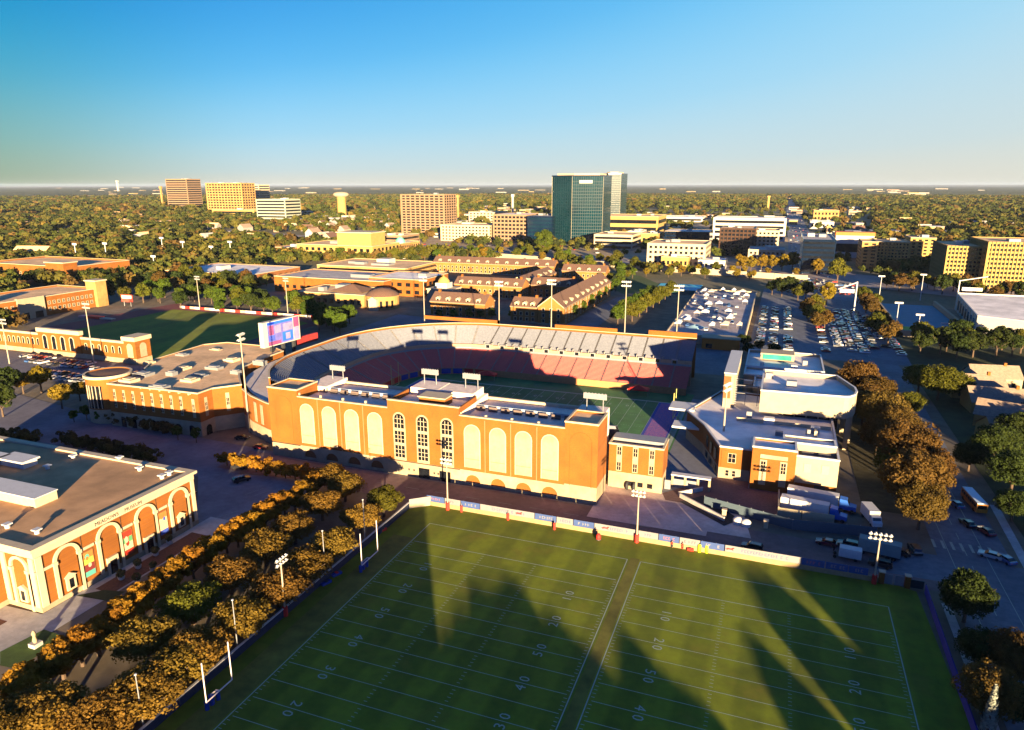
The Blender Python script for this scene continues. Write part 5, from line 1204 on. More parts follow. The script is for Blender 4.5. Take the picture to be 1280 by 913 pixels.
trow((716,400),(776,360),8,'green','green tree along the gabled dormitory wall, %s from the stadium','trees along the dormitory wall',.95)
belt([(728,350),(800,342),(820,352),(770,358)],9,['green','olive'],'green tree around the lawn behind the dormitories','trees round the lawn',1.0,8,7)
belt([(1006,398),(1018,392),(1040,428),(1026,438)],7,['olive','brown'],'olive brown tree in the parking lot island left of the packed cars','trees of the left lot island',1.15,6,8)
belt([(1078,378),(1092,378),(1112,432),(1096,438)],9,['olive','brown'],'olive brown tree in the parking lot island right of the packed cars','trees of the right lot island',1.15,6,9)
for px,py,k,s in ((1034,367,'gold',1.7),(1022,333,'gold',1.6),(1048,338,'olive',1.9)): tpx(px,py,k,{1034:'bright golden orange tree at the head of the packed parking lot',1022:'slim golden tree before the dark blue office block',1048:'olive tree right of the slim golden tree before the office block'}[px],sc=s)
belt([(975,360),(1015,368),(1010,380),(960,372)],9,['dark','olive'],'dark tree between the parking deck and the road junction','trees by the parking deck',1.1,8,10)
belt([(1145,432),(1280,436),(1280,452),(1150,446)],16,['dark','olive'],'dark olive tree in the row below the sunken court','trees below the sunken court',1.2,8,11)
belt([(905,432),(1000,440),(990,452),(930,446)],4,['dark'],'dark bush behind the right complex','bushes behind the complex',.7,8,12)
belt([(1095,352),(1280,372),(1280,382),(1100,362)],24,['olive','dark','brown'],'tree in the strip between the expressway and the yellow apartments','trees before the yellow apartments',1.2,9,13)
trow((925,340),(990,338),6,'gold','tall golden poplar behind the expressway, %s from the left','golden poplars',1.75)
belt([(560,318),(700,316),(800,338),(790,346),(640,326),(560,328)],32,['olive','green','olive','gold'],'yellow green tree on the bank before the glass tower','trees on the bank before the glass tower',1.25,9,14)
belt([(400,322),(560,318),(560,326),(410,331)],14,['green','olive'],'green tree on the bank behind the campus halls','trees behind the campus halls',1.3,9,15)
belt([(800,338),(1000,345),(1000,352),(800,347)],22,['gold','olive'],'golden shrubby tree along the expressway wall','trees along the expressway wall',.95,8,16)
tpx(679,300,'green','round bright green tree at the left foot of the glass tower',sc=3.0)
print('trees',TCOUNT[0])
# ---- things standing behind the photographer's left and right, whose shade falls on the fields ----
def SR(s,r): return (.866*s-.5*r,.5*s+.866*r)
hall=thing('brick_hall','brick hall with a grey roof behind the near edge of the practice field','hall',(73,-165,0))
TAN=math.tan(SUN_EL)
hh=(12+173)*TAN; shell(hall,rect(61,-172,85.6,-150),0,hh,BR,RFG,cop=STW)
for i in range(5):
    for z in (2,6,10): share('window',win_mesh(1.3,2.2),hall,((63.5+i*4.5)-73,-172+165-.0,z))
prof=[(-95,-60),(-60,-50),(-40,-30),(-30,8),(-29,8),(-.5,8),(1,-45),(3.3,-29),(5.6,-38),(6.6,-10),(8.2,-26),(10.6,-29),(15.3,-22),(17.8,-31),(19,-42),(20.6,-36),(23.7,-47),(26,-52),(28,-60),(32.5,-43),(34.4,-50),(36,-58),(40.7,-69),(41.5,-85),(48,-95),(49.3,-80),(52,-62),(55.8,-48),(58.3,-66),(59.2,-95),(60.0,-95),(60.8,-48),(65,-31),(70,-34),(71.5,-55),(73,-78),(74,-34),(77,-22),(80,6),(84,16),(100,14),(115,12),(150,8),(190,8)]
def reach(s):
    for (a,ra),(b,rb) in zip(prof,prof[1:]):
        if a<=s<=b: return ra+(rb-ra)*(s-a)/max(1e-6,b-a)
    return -200
SV=[];SM=[]
def shade(s,r0,w_):
    rc_=max(min(reach(s-w_*.45),reach(s),reach(s+w_*.45)),min(reach(s),-200)); rc_=max(rc_,-200)
    if rc_<-105: return
    h=(rc_-r0)*TAN; x,y=SR(s,r0); rx=w_*.55; n=int(2000+400*h*w_/3)
    b=RNG.uniform(-1,1,(n,3)); cen=np.stack([x+b[:,0]*rx,y+b[:,1]*rx,h*.12+(b[:,2]*.5+.5)*h*.86],1)
    top=np.clip((b[:,2]-.75)*4,0,1); cen[:,0]=x+(cen[:,0]-x)*(1-.35*top); cen[:,1]=y+(cen[:,1]-y)*(1-.35*top)
    a=RNG.normal(size=(n,3)); a/=np.linalg.norm(a,axis=1)[:,None]; c=np.cross(a,RNG.normal(size=(n,3))); c/=np.linalg.norm(c,axis=1)[:,None]
    SV.append(np.stack([cen-a*.34,cen+c*.28,cen+a*.34,cen-c*.28],1).reshape(-1,3))
s=-92
while s<-31: shade(s,-150 if s<-60 else -178,5); s+=4.5
s=.3
while s<76: shade(s,-174,2.2); shade(s+.6,-178,2.2); s+=1.2
while s<185: shade(s,-172 if s<120 else -150,4.4); shade(s+1.5,-180,4.4) if s<120 else None; s+=3.2
V=np.concatenate(SV).astype(np.float32); nq=len(V)//4; me=bpy.data.meshes.new('tree_belt'); me.vertices.add(len(V)); me.vertices.foreach_set('co',V.ravel()); me.loops.add(nq*4); me.loops.foreach_set('vertex_index',np.arange(nq*4,dtype=np.int32)); me.polygons.add(nq); me.polygons.foreach_set('loop_start',np.arange(0,nq*4,4,dtype=np.int32)); me.polygons.foreach_set('loop_total',np.full(nq,4,dtype=np.int32)); me.materials.append(LDRK); me.update(calc_edges=True)
o=bpy.data.objects.new('tree_belt',me); COL.objects.link(o); o['kind']='stuff'; print('shade quads',nq)
# ================= CAMPUS AND CITY BUILDINGS =================
FOOT=[]
def foot(x0,y0,x1,y1,pad=4): FOOT.append((min(x0,x1)-pad,min(y0,y1)-pad,max(x0,x1)+pad,max(y0,y1)+pad))
TANB=mat('tan_brick',(.38,.22,.075),.9,.12,.35,scale2=.08)
YEL=mat('yellow_stucco',(.42,.28,.085),.85,.08,.3)
BEI=mat('beige_concrete',(.40,.32,.21),.85,.08,.3)
CRMB=mat('cream_panel',(.48,.40,.28),.8,.06,.3)
PNKB=mat('pinkish_brown_panel',(.27,.175,.105),.8,.08,.3)
WHB=mat('white_facade',(.52,.50,.46),.7,.05,.3)
BRNG=mat('bronze_glass',(.055,.03,.019),.2,.2,.2,spec=.6)
GLT=mat('teal_curtain_glass',(.004,.027,.038),.06,.35,.03,spec=.7,c2=(.002,.014,.022))
DBL=mat('dark_blue_glass',(.004,.012,.034),.12,.2,.1,spec=.7)
def bld(name,label,cat,pl,pr,pb,pt,depth,wm,rm,floors=3,cols=8,st='grid',group=None,side_cols=None,ww=None,wh=None,gm_=None,base=None,hmax=None,pxy=None,cop=STW,pier=False):
    x0,x1,y0,h=front(pl,pr,pb,pt)
    if hmax: h=min(h,hmax)
    y1=y0+depth; foot(x0,y0,x1,y1)
    o=thing(name,label,cat,((x0+x1)/2,y0,0),0,group)
    shell(o,rect(x0,y0,x1,y1),0,h,wm,rm,ph=min(.5,h*.05),t=.6,cop=cop if h<30 else None)
    fh=h/(floors+.35); side='+x' if x1<60 else '-x'; sx=x1 if side=='+x' else x0
    side_cols=side_cols or max(2,int(cols*depth/max(1,(x1-x0))))
    side_cols=min(side_cols,14)
    zs=[fh*(.35+k) for k in range(floors)]
    W=x1-x0
    if st=='grid':
        w_=ww or W/cols*.5; hh_=wh or fh*.5
        kw=dict(fr=0,nx=1,nz=1,gm=gm_ or GL)
        wins(o,'-y',x0+W*.02,x1-W*.02,y0,zs,cols,w_,hh_,**kw); wins(o,side,y0+depth*.02,y1-depth*.02,sx,zs,side_cols,depth/side_cols*.5,hh_,**kw)
    elif st=='bands':
        bands(o,'-y',x0+W*.03,x1-W*.03,y0,zs,fh*.5,gm_,.1); bands(o,side,y0+depth*.03,y1-depth*.03,sx,zs,fh*.5,gm_,.1)
    elif st=='piers':
        bands(o,'-y',x0+W*.03,x1-W*.03,y0,zs,fh*.55,gm_,.1); fins(o,'-y',x0,x1,y0,0,h,cols,W/cols*.28,.5,wm)
        bands(o,side,y0+depth*.03,y1-depth*.03,sx,zs,fh*.55,gm_,.1); fins(o,side,y0,y1,sx,0,h,side_cols,depth/side_cols*.28,.5,wm)
    rs=random.Random(int(pl*7+pb))
    for k in range(rs.randint(1,3) if W>18 else 0):
        a=rs.uniform(2,W*.09+1); b=rs.uniform(2,depth*.1+1); cx_=rs.uniform(x0+W*.2,x1-W*.2); cy_=rs.uniform(y0+depth*.3,y1-depth*.2); zr=h-min(.5,h*.05)
        MB().box(cx_-a,cy_-b,zr,cx_+a,cy_+b,zr+rs.uniform(1.5,3)).build('roof_unit',MET if rs.random()<.6 else WHB,o)
    o['_b']=1; del o['_b']
    return o,(x0,x1,y0,y1,h)
def gable(o,x0,x1,y0,y1,e,r,axis,wm=BR,rm=SHG,ov=.5):
    """walls plus gabled roof; axis 'x' = ridge along x"""
    m=MB()
    if axis=='x':
        ym=(y0+y1)/2; P=[(y0,0),(y1,0),(y1,e),(ym,r),(y0,e)]
        i=len(m.v); m.v+=[(x0,y,z) for y,z in P]+[(x1,y,z) for y,z in P]
    else:
        xm=(x0+x1)/2; P=[(x0,0),(x1,0),(x1,e),(xm,r),(x0,e)]; i=0
        m.v+=[(x,y0,z) for x,z in P]+[(x,y1,z) for x,z in P]
    for q in range(5):
        if q in(2,3): continue
        m.f.append((q,(q+1)%5,5+(q+1)%5,5+q)); m.m.append(0)
    m.f.append((0,1,2,3,4)); m.f.append((9,8,7,6,5)); m.m+=[0,0]
    m.build('wall',wm,o)
    m=MB(); t=.25; dz=(r-e)/(((y1-y0) if axis=='x' else (x1-x0))/2)*ov
    if axis=='x':
        for s,ya in ((1,y0-ov),(-1,y1+ov)):
            m.quad((x0-ov,ya,e-dz+t),(x1+ov,ya,e-dz+t),(x1+ov,ym,r+t),(x0-ov,ym,r+t)); m.quad((x0-ov,ya,e-dz+t),(x0-ov,ya,e-dz),(x1+ov,ya,e-dz),(x1+ov,ya,e-dz+t))
    else:
        for xa in (x0-ov,x1+ov):
            m.quad((xa,y0-ov,e-dz+t),(xa,y1+ov,e-dz+t),(xm,y1+ov,r+t),(xm,y0-ov,r+t)); m.quad((xa,y0-ov,e-dz+t),(xa,y0-ov,e-dz),(xa,y1+ov,e-dz),(xa,y1+ov,e-dz+t))
    m.build('roof',rm,o)
    tr=MB()
    if axis=='x':
        for s,ya in ((-1,y0),(1,y1)): tr.box(x0-.3,ya+s*.02,e-.5,x1+.3,ya+s*.35,e+.1)
    else:
        for s,xa in ((-1,x0),(1,x1)): tr.box(xa+s*.02,y0-.3,e-.5,xa+s*.35,y1+.3,e+.1)
        for ya,s in ((y0,-1),):
            tr.quad((x0-.3,ya-.3,e-.4),(xm,ya-.3,r-.4),(xm,ya-.3,r+.25),(x0-.3,ya-.3,e+.25)); tr.quad((xm,ya-.3,r-.4),(x1+.3,ya-.3,e-.4),(x1+.3,ya-.3,e+.25),(xm,ya-.3,r+.25))
    tr.build('cornice',STW,o)
def dormer(o,x,y,z,face='-y',w_=2.6):
    l=o.location; rz={'-y':0,'+x':R(90)}[face]
    d=MB().box(-w_/2,0,0,w_/2,3.2,2.0).slabxz([(-w_/2-.3,2.0),(w_/2+.3,2.0),(0,3.0)],-.2,3.2).build('dormer',STW,o,loc=(x-l.x,y-l.y,z),rz=rz)
    MB().box(-.7,-.06,.3,.7,0,1.6).build('window',GL,d,loc=(0,0,0))
DBR=mat('tan_dormitory_brick',(.27,.125,.03),.9,.1,1.6,kind='brick',c2=(.22,.095,.022))
def dorm(label,x0,x1,y0,y1,e,r,axis,dn=5,faces=('-y',),group=None):
    foot(x0,y0,x1,y1,2); o=thing('dormitory',label,'dormitory',((x0+x1)/2,y0,0),0,group); gable(o,x0,x1,y0,y1,e,r,axis,wm=DBR)
    n=max(3,int((x1-x0)/4.2)); ns=max(3,int((y1-y0)/5.0))
    zs=[1.3+3.3*k for k in range(int(e/3.3))]
    if '-y' in faces: wins(o,'-y',x0+1,x1-1,y0,zs,n,1.5,1.9,fr=.2,nx=1,nz=1)
    if '+x' in faces: wins(o,'+x',y0+1,y1-1,x1,zs,min(ns,18),1.5,1.9,fr=.2,nx=1,nz=1)
    MB().box(x0-.05,y0-.12,0,x1+.05,y0-.01,1.0).build('stone_base',ST,o)
    if axis=='x':
        for k in range(dn): dormer(o,x0+(x1-x0)*(k+.7)/(dn+.4),y0+.9,e)
        for xx in (x0+3,x1-3): MB().box(xx-.7,(y0+y1)/2-.7,r-1.5,xx+.7,(y0+y1)/2+.7,r+1.6).build('chimney',BR,o)
    else:
        for k in range(dn): dormer(o,x1-.9,y0+(y1-y0)*(k+.7)/(dn+.4),e,'+x')
    return o
G_='brick dormitories beyond the stadium'
dorm('brick dormitory with brown hipped roof and dormers, left of the near pair behind the stand',-128,-91,252,268,9.6,14.5,'x',5,('-y','+x'))
o=dorm('brick dormitory wing with dormers, near right beside the large gable',-74,-57,252,268,9.6,14.2,'x',3)
dorm('long gabled brick dormitory wing running back from the big front gable',-56,-40,250,372,10.5,17,'y',9,('-y','+x'))
dorm('middle brick dormitory with brown roof between the near pair and the rear row',-148,-95,330,346,9.6,14.2,'x',7,('-y','+x'))
dorm('inner brick dormitory wing running back to the rear row',-112,-97,347,420,9.6,14.2,'y',5,('-y','+x'))
dorm('long rear brick dormitory with many dormers before the bank of trees',-232,-112,462,478,9.6,14.5,'x',12,('-y','+x'))
dorm('rear right brick dormitory cross wing with brown roof',-93,-60,345,361,9.6,14.2,'x',4,('-y','+x'))
dorm('short brick dormitory behind the long gabled wing near the lawn',-98,-60,440,455,9.2,14,'x',4,('-y','+x'))
cu=thing('cupola_pavilion','white cupola pavilion with golden dome at the left end of the dormitories','pavilion',(-146,300,0))
MB().box(-155,300,0,-136,316,9).build('wall',CRM,cu); MB().box(-155.5,299.5,9,-135.5,316.5,9.8).build('cornice',STW,cu); MB().box(-150,303,9.8,-141,312,13.5).build('drum',WHB,cu); MB().lathe([(4.2,13.5),(4,15),(2.6,16.8),(.6,17.8),(0,19)],(-145.5,307.5),16).build('dome',YEL,cu,smooth=True); foot(-155,300,-136,316)
parea('lawn_behind_dormitories',[(705,333),(800,345),(835,360),(780,368)],TUR,.03)
tc_=thing('blue_tennis_shelter','bright blue canopied tennis court beyond the tree lined street','tennis court',(-8,450,0)); xa,ya=G(812,366); 
MB().box(xa,ya,0,xa+34,ya+55,.25).build('court_surface',mat('court_blue',(.06,.42,.58),.7,.1,.5),tc_); MB().box(xa+6,ya+6,.26,xa+28,ya+49,.3).build('court_lines_area',mat('court_blue_light',(.12,.42,.52),.7,.1,.5),tc_)
for k in range(8): MB().tube((xa+k*4.8,ya,0),(xa+k*4.8,ya,4),.12,n=5).build('fence_post',DKM,tc_)
MB().box(xa,ya-.1,0,xa+34,ya,3.2).build('wind_screen',mat('screen_green',(.04,.12,.1),.9,.1,1),tc_); foot(xa,ya,xa+34,ya+55)
# left hand and centre campus halls
o,_=bld('campus_hall','wide two storey tan hall with flat tan roof behind the trees','hall',397,507,344,331,62,TANB,RFT,2,16,'bands')
x0,x1,y0,y1,h=_; MB().box(x0+45,y0+30,h-1,x0+58,y0+42,h+4).build('roof_penthouse',WHB,o)
o,_=bld('student_center','long orange brick campus centre with dark roof strip','hall',344,480,364,345,50,BR,RFG,1,14,'grid',wh=2.6,ww=3)
o,_=bld('student_center_wing','orange brick wing with white roof right of the campus centre','hall',462,528,368,347,44,BR,RFW,2,6,'grid')
o,_=bld('front_hall','low cream and orange hall before the campus centre with a dark pyramid roof','hall',368,455,380,364,36,TANB,RFT,1,10,'grid',wh=3)
x0,x1,y0,y1,h=_; cx_,cy_=(x0*.35+x1*.65),(y0+y1)/2
m=MB(); P=rect(cx_-13,cy_-9,cx_+13,cy_+9)
for k in range(4): m.quad((*P[k],h+.05),(*P[(k+1)%4],h+.05),(cx_,cy_,h+4.5))
m.build('pyramid_roof',SHG,o)
xc,yc=G(468,388); dm=thing('domed_hall','low round hall with brown dome before the campus centre','hall',(xc,yc,0)); foot(xc-12,yc-2,xc+12,yc+22)
MB().lathe([(11,0),(11,8),(11.5,8),(11.5,8.8)],(xc,yc+11),28).build('drum_wall',TANB,dm); MB().lathe([(11.5,8.8),(9,11),(5,12.8),(0,13.5)],(xc,yc+11),28).build('dome',SHG,dm,smooth=True); MB().box(xc-3,yc-2,0,xc+3,yc+1,7).slabxz([(xc-3.6,7),(xc+3.6,7),(xc,9)],yc-2.4,yc+1).build('portico',STW,dm)
for k in range(7):
    a=R(215+20*k); MB().box(-.8,-.2,1.5,.8,.2,6).build('window',GL,dm,loc=(11.05*math.cos(a),11+11.05*math.sin(a),0),rz=a+R(90))
o,_=bld('white_roofed_hall','huge brick hall with a broad white roof painted with blue marks','hall',208,316,352,338,62,BR2,RFW,1,12,'grid',wh=4,ww=3)
x0,x1,y0,y1,h=_
for (a,b,c,d) in ((.35,.3,.5,.5),(.55,.35,.78,.6),(.5,.65,.62,.8)): MB().box(x0+(x1-x0)*a,y0+(y1-y0)*b,h-1.15,x0+(x1-x0)*c,y0+(y1-y0)*d,h-1.05).build('blue_roof_panel',mat('roof_blue_paint',(.06,.14,.5),.7,.1,.3),o)
# far left brick halls
foot(-600,286,-487,350); o=thing('long_brick_hall','long low orange brick hall with pale roof edge at the far left','hall',(-540,286,0)); h=HT(80,334,-495,286.5)
shell(o,rect(-600,290,-490,350),0,h,BR,RFT,ph=1.2,cop=STW); MB().box(-511,284,0,-489.8,297,h+3.4).build('corner_tower',BR,o); MB().box(-512,283.4,h+3.4,-489.2,297.6,h+4.2).build('tower_cap',STW,o); wins(o,'+x',300,349,-490,[3],12,2,3.4,fr=.2); wins(o,'-y',-598,-512,290,[3],14,2.4,3.4,fr=.2)
x_=-358.0; hL=HT(60,370,x_,172); foot(x_-40,120,x_,214); o=thing('left_office_hall','tan and orange hall with stone entrance at the left edge beyond the long wall','hall',(x_-20,120,0))
shell(o,rect(x_-42,118,x_,210),0,hL,BR,RFT,ph=1,cop=STW); wins(o,'+x',120,150,x_,[3,7.2],8,1.4,1.9,fr=.2); wins(o,'+x',170,203,x_,[3,6.6,10] if hL>12.5 else [3,7],10,1.4,1.9,fr=.2)
MB().box(x_-1,151,0,x_+1.2,168,hL+.8).build('stone_entrance',CRM,o); MB().box(x_+1.2,153,0,x_+1.28,157,4).box(x_+1.2,161,0,x_+1.28,166,4).build('entrance_door',GL,o); MB().box(x_-7,204,0,x_+2.5,212,hL+5).build('stair_tower',TANB,o); MB().box(x_-7.6,203.4,hL+5,x_+3.1,212.6,hL+5.8).build('tower_cap',STW,o)
MB().box(x_-20,140,hL-1,x_-12,148,hL+3).build('roof_kiosk',CRM,o)
def house(x,y,rz,w_,d_,e,r,wm,rm,label,group=None,full=True):
    o=thing('house',label,'house',(x,y,0),rz,group); m=MB(); P=[(-d_/2,0),(d_/2,0),(d_/2,e),(0,r),(-d_/2,e)]
    m.v=[(-w_/2,a,z) for a,z in P]+[(w_/2,a,z) for a,z in P]
    for q in (0,1,4): m.f.append((q,(q+1)%5,5+(q+1)%5,5+q)); m.m.append(0)
    m.f.append((0,1,2,3,4)); m.f.append((9,8,7,6,5)); m.m+=[0,0]; m.build('wall',wm,o,loc=(0,0,0))
    m=MB()
    for s in (-1,1): m.quad((-w_/2-.4,s*(d_/2+.5),e-.35),(w_/2+.4,s*(d_/2+.5),e-.35),(w_/2+.4,0,r+.2),(-w_/2-.4,0,r+.2))
    m.build('roof',rm,o,loc=(0,0,0))
    if full:
        MB().box(w_*.2,-.5,r-1.8,w_*.2+1,.5,r+1.2).build('chimney',BR,o,loc=(0,0,0))
        for k in range(3): MB().box(-w_/2+w_*(k+.35)/3,-d_/2-.06,1,-w_/2+w_*(k+.35)/3+1.4,-d_/2,2.6).build('window',GL,o,loc=(0,0,0))
    return o
x,y=G(44,322); house(x,y,R(15),40,16,8,13,BR,RFT,'orange gabled brick building among the trees at the far left'); foot(x-22,y-12,x+22,y+12)
GR=mat('grey_brown_shingle',(.26,.19,.14),.95,.15,1)
for i,(px,py,s,a,wm) in enumerate(((1218,482,1.05,8,YEL),(1250,500,1.2,4,YEL),(1262,520,1.05,-20,YEL),(1240,470,1.0,10,CRM),(1278,540,1.2,10,YEL))):
    x,y=G(px,py,4); foot(x-10,y-8,x+10,y+8,0); house(x,y,R(a),18*s,11*s,4.5,8.5,wm,GR,'tan roofed house at the right edge beyond the oaks, %s from the top'%ORD[i],'houses at the right edge')
# upper campus
o,_=bld('upper_campus_hall','broad yellow stone hall with pale roof on the rise behind the campus','hall',372,466,322,305,60,YEL,RFT,2,12,'grid',wh=3.5); x0,x1,y0,y1,h=_; MB().box(x0+48,y0+10,h-1,x0+92,y0+40,h+13).build('auditorium_tower',YEL,o); MB().box(x0+47,y0+9,h+13,x0+93,y0+41,h+14).build('tower_coping',STW,o)
bld('colonnaded_hall','low red brick colonnaded hall left of the yellow stone hall','hall',343,371,320,309,30,BR,RFG,1,7,'grid',wh=5)
o,_=bld('green_domed_block','low tan block with a bright teal dome right of the yellow stone hall','hall',468,500,318,304,50,TANB,RFT,2,7,'grid'); x0,x1,y0,y1,h=_; MB().lathe([(6,h-1),(5.6,h+3),(3,h+6),(0,h+7)],((x0+x1)/2+10,y0+15),16).build('teal_dome',mat('teal_copper',(.15,.55,.38),.5,.05,1),o,smooth=True)
# towers and blocks on the skyline
PK=PNKB
bld('brown_tower','tall pinkish brown office tower at the far left of the skyline','tower',211,237,263,224,60,PK,RFG,14,6,'bands')
bld('tan_tower','wide tan gridded office tower second from the left on the skyline','tower',261,305,268,229,52,TANB,RFT,12,12,'piers')
o,_=bld('blue_slot_tower','tan tower with a dark blue glass face behind the wide gridded tower','tower',304,326,264,231,50,BEI,RFT,11,3,'bands',gm_=DBL)
bld('grey_green_block','squat grey green office block right of the skyline towers','office block',322,358,277,249,55,mat('grey_green_panel',(.36,.38,.30),.8,.06,.3),RFG,7,8,'bands')
bld('low_podium','cream low podium building below the wide gridded tower','podium',266,318,272,262,50,YEL,RFT,2,12,'bands')
x,y=G(428,272); wt=thing('water_tower','yellow stemmed water tower with a cream domed tank','water tower',(x,y,0)); hw_=HT(428,240,x,y); m=MB(); r_=11.5
MB().lathe([(r_,0),(r_*.95,hw_-16),(r_*1.0,hw_-13)],n=28).build('stem',YEL,wt,loc=(0,0,0),smooth=True); MB().lathe([(r_*1.0,hw_-13),(r_*1.6,hw_-10),(r_*1.75,hw_-6),(r_*1.5,hw_-2.5),(r_*.8,hw_-.5),(0,hw_)],n=32).build('tank',CRM,wt,loc=(0,0,0),smooth=True); foot(x-20,y-20,x+20,y+20)
bld('residential_tower','tall residential tower with white balcony piers in the middle distance','tower',503,556,293,243,45,PK,RFW,15,9,'piers')
bld('long_beige_block','long beige apartment block right of the residential tower','apartment block',551,612,301,281,60,BEI,RFT,5,14,'grid')
bld('upper_beige_block','pale beige block above the long beige apartments','apartment block',586,622,278,265,60,CRMB,RFT,4,8,'grid')
bld('gridded_brown_block','brown and white gridded block left of the glass tower','office block',617,659,303,268,60,PK,RFW,7,9,'piers')
bld('blue_shaded_block','dark blue glass block between the brown block and the glass tower','office block',659,690,305,270,60,DBL,RFG,7,7,'bands',gm_=GLB)
# glass twin towers
def glass_tower(label,pl,pm,pr,pb,pt,depth,pb2=None):
    x0,y0=G(pl,pb); xm,_=onY(pm,pb,y0); x1,_=onY(pr,pb,y0); h=HT(pl,pt,x0,y0); foot(x0,y0-10,x1,y0+depth)
    o=thing('glass_tower',label,'glass tower',((x0+x1)/2,y0,0)); P=[(x0,y0+5),(xm,y0-9),(x1,y0),(x1,y0+depth),(x0,y0+depth)]
    MB().prism(P,0,h).build('curtain_wall',GLT,o); l=o.location
    I2=inset(P,-.25)
    for k in range(1,int(h/4.2)):
        z=k*4.2; m=MB()
        for i in range(4):
            a,b=I2[i],I2[(i+1)%5]; c,d=P[i],P[(i+1)%5]; m.quad((*a,z),(*b,z),(*b,z+.5),(*a,z+.5)); m.quad((*a,z+.5),(*b,z+.5),(*d,z+.5),(*c,z+.5))
        m.build('floor_line',mat('mullion_teal',(.006,.024,.032),.4,.05,1),o)
    for i,n_ in ((0,9),(1,14),(2,8)):
        a,b=Vector(P[i]),Vector(P[i+1]); d=(b-a)
        for k in range(n_+1): p=a+d*k/n_; MB().box(-.18,-.3,0,.18,.3,h).build('mullion',STW if k==0 else mat('mullion_teal',(.006,.024,.032)),o,loc=(p.x-l.x,p.y-l.y,0),rz=math.atan2(d.y,d.x))
    MB().prism(inset(P,-.6),h,h+1.6).build('crown_band',DBL,o); MB().prism(inset(P,6),h+1.6,h+4).build('roof_plant',BEI,o); return o,h,y0
o,hg,yg=glass_tower('large teal glass office tower, front one of the pair on the skyline',688,716,752,305,221,48)
xs_,_=onY(733,232,yg-5); MB().box(xs_-9,yg-8.2,hg-9,xs_+9,yg-7.2,hg-5).build('roof_sign',WHB,o)
glass_tower('smaller teal glass tower with cream corner piers behind the large one',752,760,774,283,218,60)
# mall and blocks right of the glass tower
L_=[('yellow_mall','broad yellow stone mall block right of the glass towers','mall',752,822,291,270,90,YEL,RFT,2,9,'bands'),
('white_mall','long white roofed mall behind the blue glass building','mall',820,878,277,271,80,WHB,RFW,1,10,'bands'),
('cream_shop','pale cream shop block at the foot of the yellow mall','shop',784,801,305,289,40,WHB,RFW,1,3,'grid'),
('cream_wing','tan shop wing between the mall and the blue glass building','shop',801,822,307,292,50,YEL,RFT,1,3,'grid'),
('parking_deck','cream open parking deck before the glass tower','parking deck',742,790,312,293,60,CRMB,RFT,3,8,'bands'),
('curved_blue_glass','long low blue glass building behind the cream office','office block',830,886,308,289,50,DBL,RFW,4,12,'bands'),
('cream_office','cream office with a stepped white roof right of the mall','office block',808,881,331,304,55,CRMB,RFT,4,11,'grid'),
('yellow_podium','low golden yellow podium at the foot of the cream office','podium',826,860,334,321,20,YEL,RFT,1,6,'grid'),
('bronze_office','square bronze glass office block left of the street','office block',898,942,320,285,55,BRNG,RFT,7,9,'piers'),
('white_office','long white office block behind the bronze one','office block',890,981,300,272,60,WHB,RFW,4,15,'bands'),
('cream_apartments','cream apartment block right of the bronze office','apartment block',940,972,318,288,45,CRMB,RFT,6,6,'grid'),
('grey_roofed_office','low grey roofed office before the cream apartments','office block',934,980,330,312,45,CRMB,RFG,3,8,'grid'),
('white_lobby','low white lobby building below the bronze office','lobby',872,906,336,325,30,WHB,RFW,1,5,'grid'),
('dark_blue_office','dark blue shaded office block at the right of the street','office block',1000,1041,342,299,90,DBL,RFG,7,9,'bands'),
('white_orange_block','white block with an orange cornice right of the dark blue office','office block',1042,1090,322,294,70,WHB,RFT,1,2,'bands'),
('far_orange_lodge','orange roofed lodge with white fence beyond the dark blue office','lodge',1016,1048,276,263,60,TANB,SHG,2,7,'grid'),
('far_white_lodge','low white building below the orange roofed lodge','shop',1012,1042,286,277,60,WHB,RFW,1,6,'grid'),
('yellow_apartments','yellow balconied apartment block nearest the street junction','apartment block',1093,1134,334,302,45,YEL,RFT,8,9,'grid'),
('tan_apartment_end','tan blank ended apartment tower left of the yellow balconied one','apartment block',1074,1094,337,302,40,TANB,RFT,8,2,'grid'),
('yellow_tower_block','tall yellow plain block behind the blue shaded apartments','apartment block',1134,1166,332,297,40,YEL,RFT,8,4,'grid'),
('pier_apartments','long yellow apartment block with brown piers at the right','apartment block',1178,1226,356,307,60,YEL,RFT,9,10,'piers'),
('right_apartments','yellow apartment block with brown piers at the right edge','apartment block',1227,1310,361,302,60,YEL,RFT,10,17,'piers'),
('brown_annex_block','low brown office among trees left of the yellow mall','office block',470,503,306,294,50,PNKB,RFT,2,8,'bands')]
for r_ in L_:
    o,q=bld(*r_)
    if r_[0]=='white_orange_block': MB().box(q[0]-.5,q[2]-.6,q[4]-.2,q[1]+.5,q[2]+20,q[4]+3.5).build('orange_cornice',mat('orange_band',(.55,.16,.03),.7,.05,1),o)
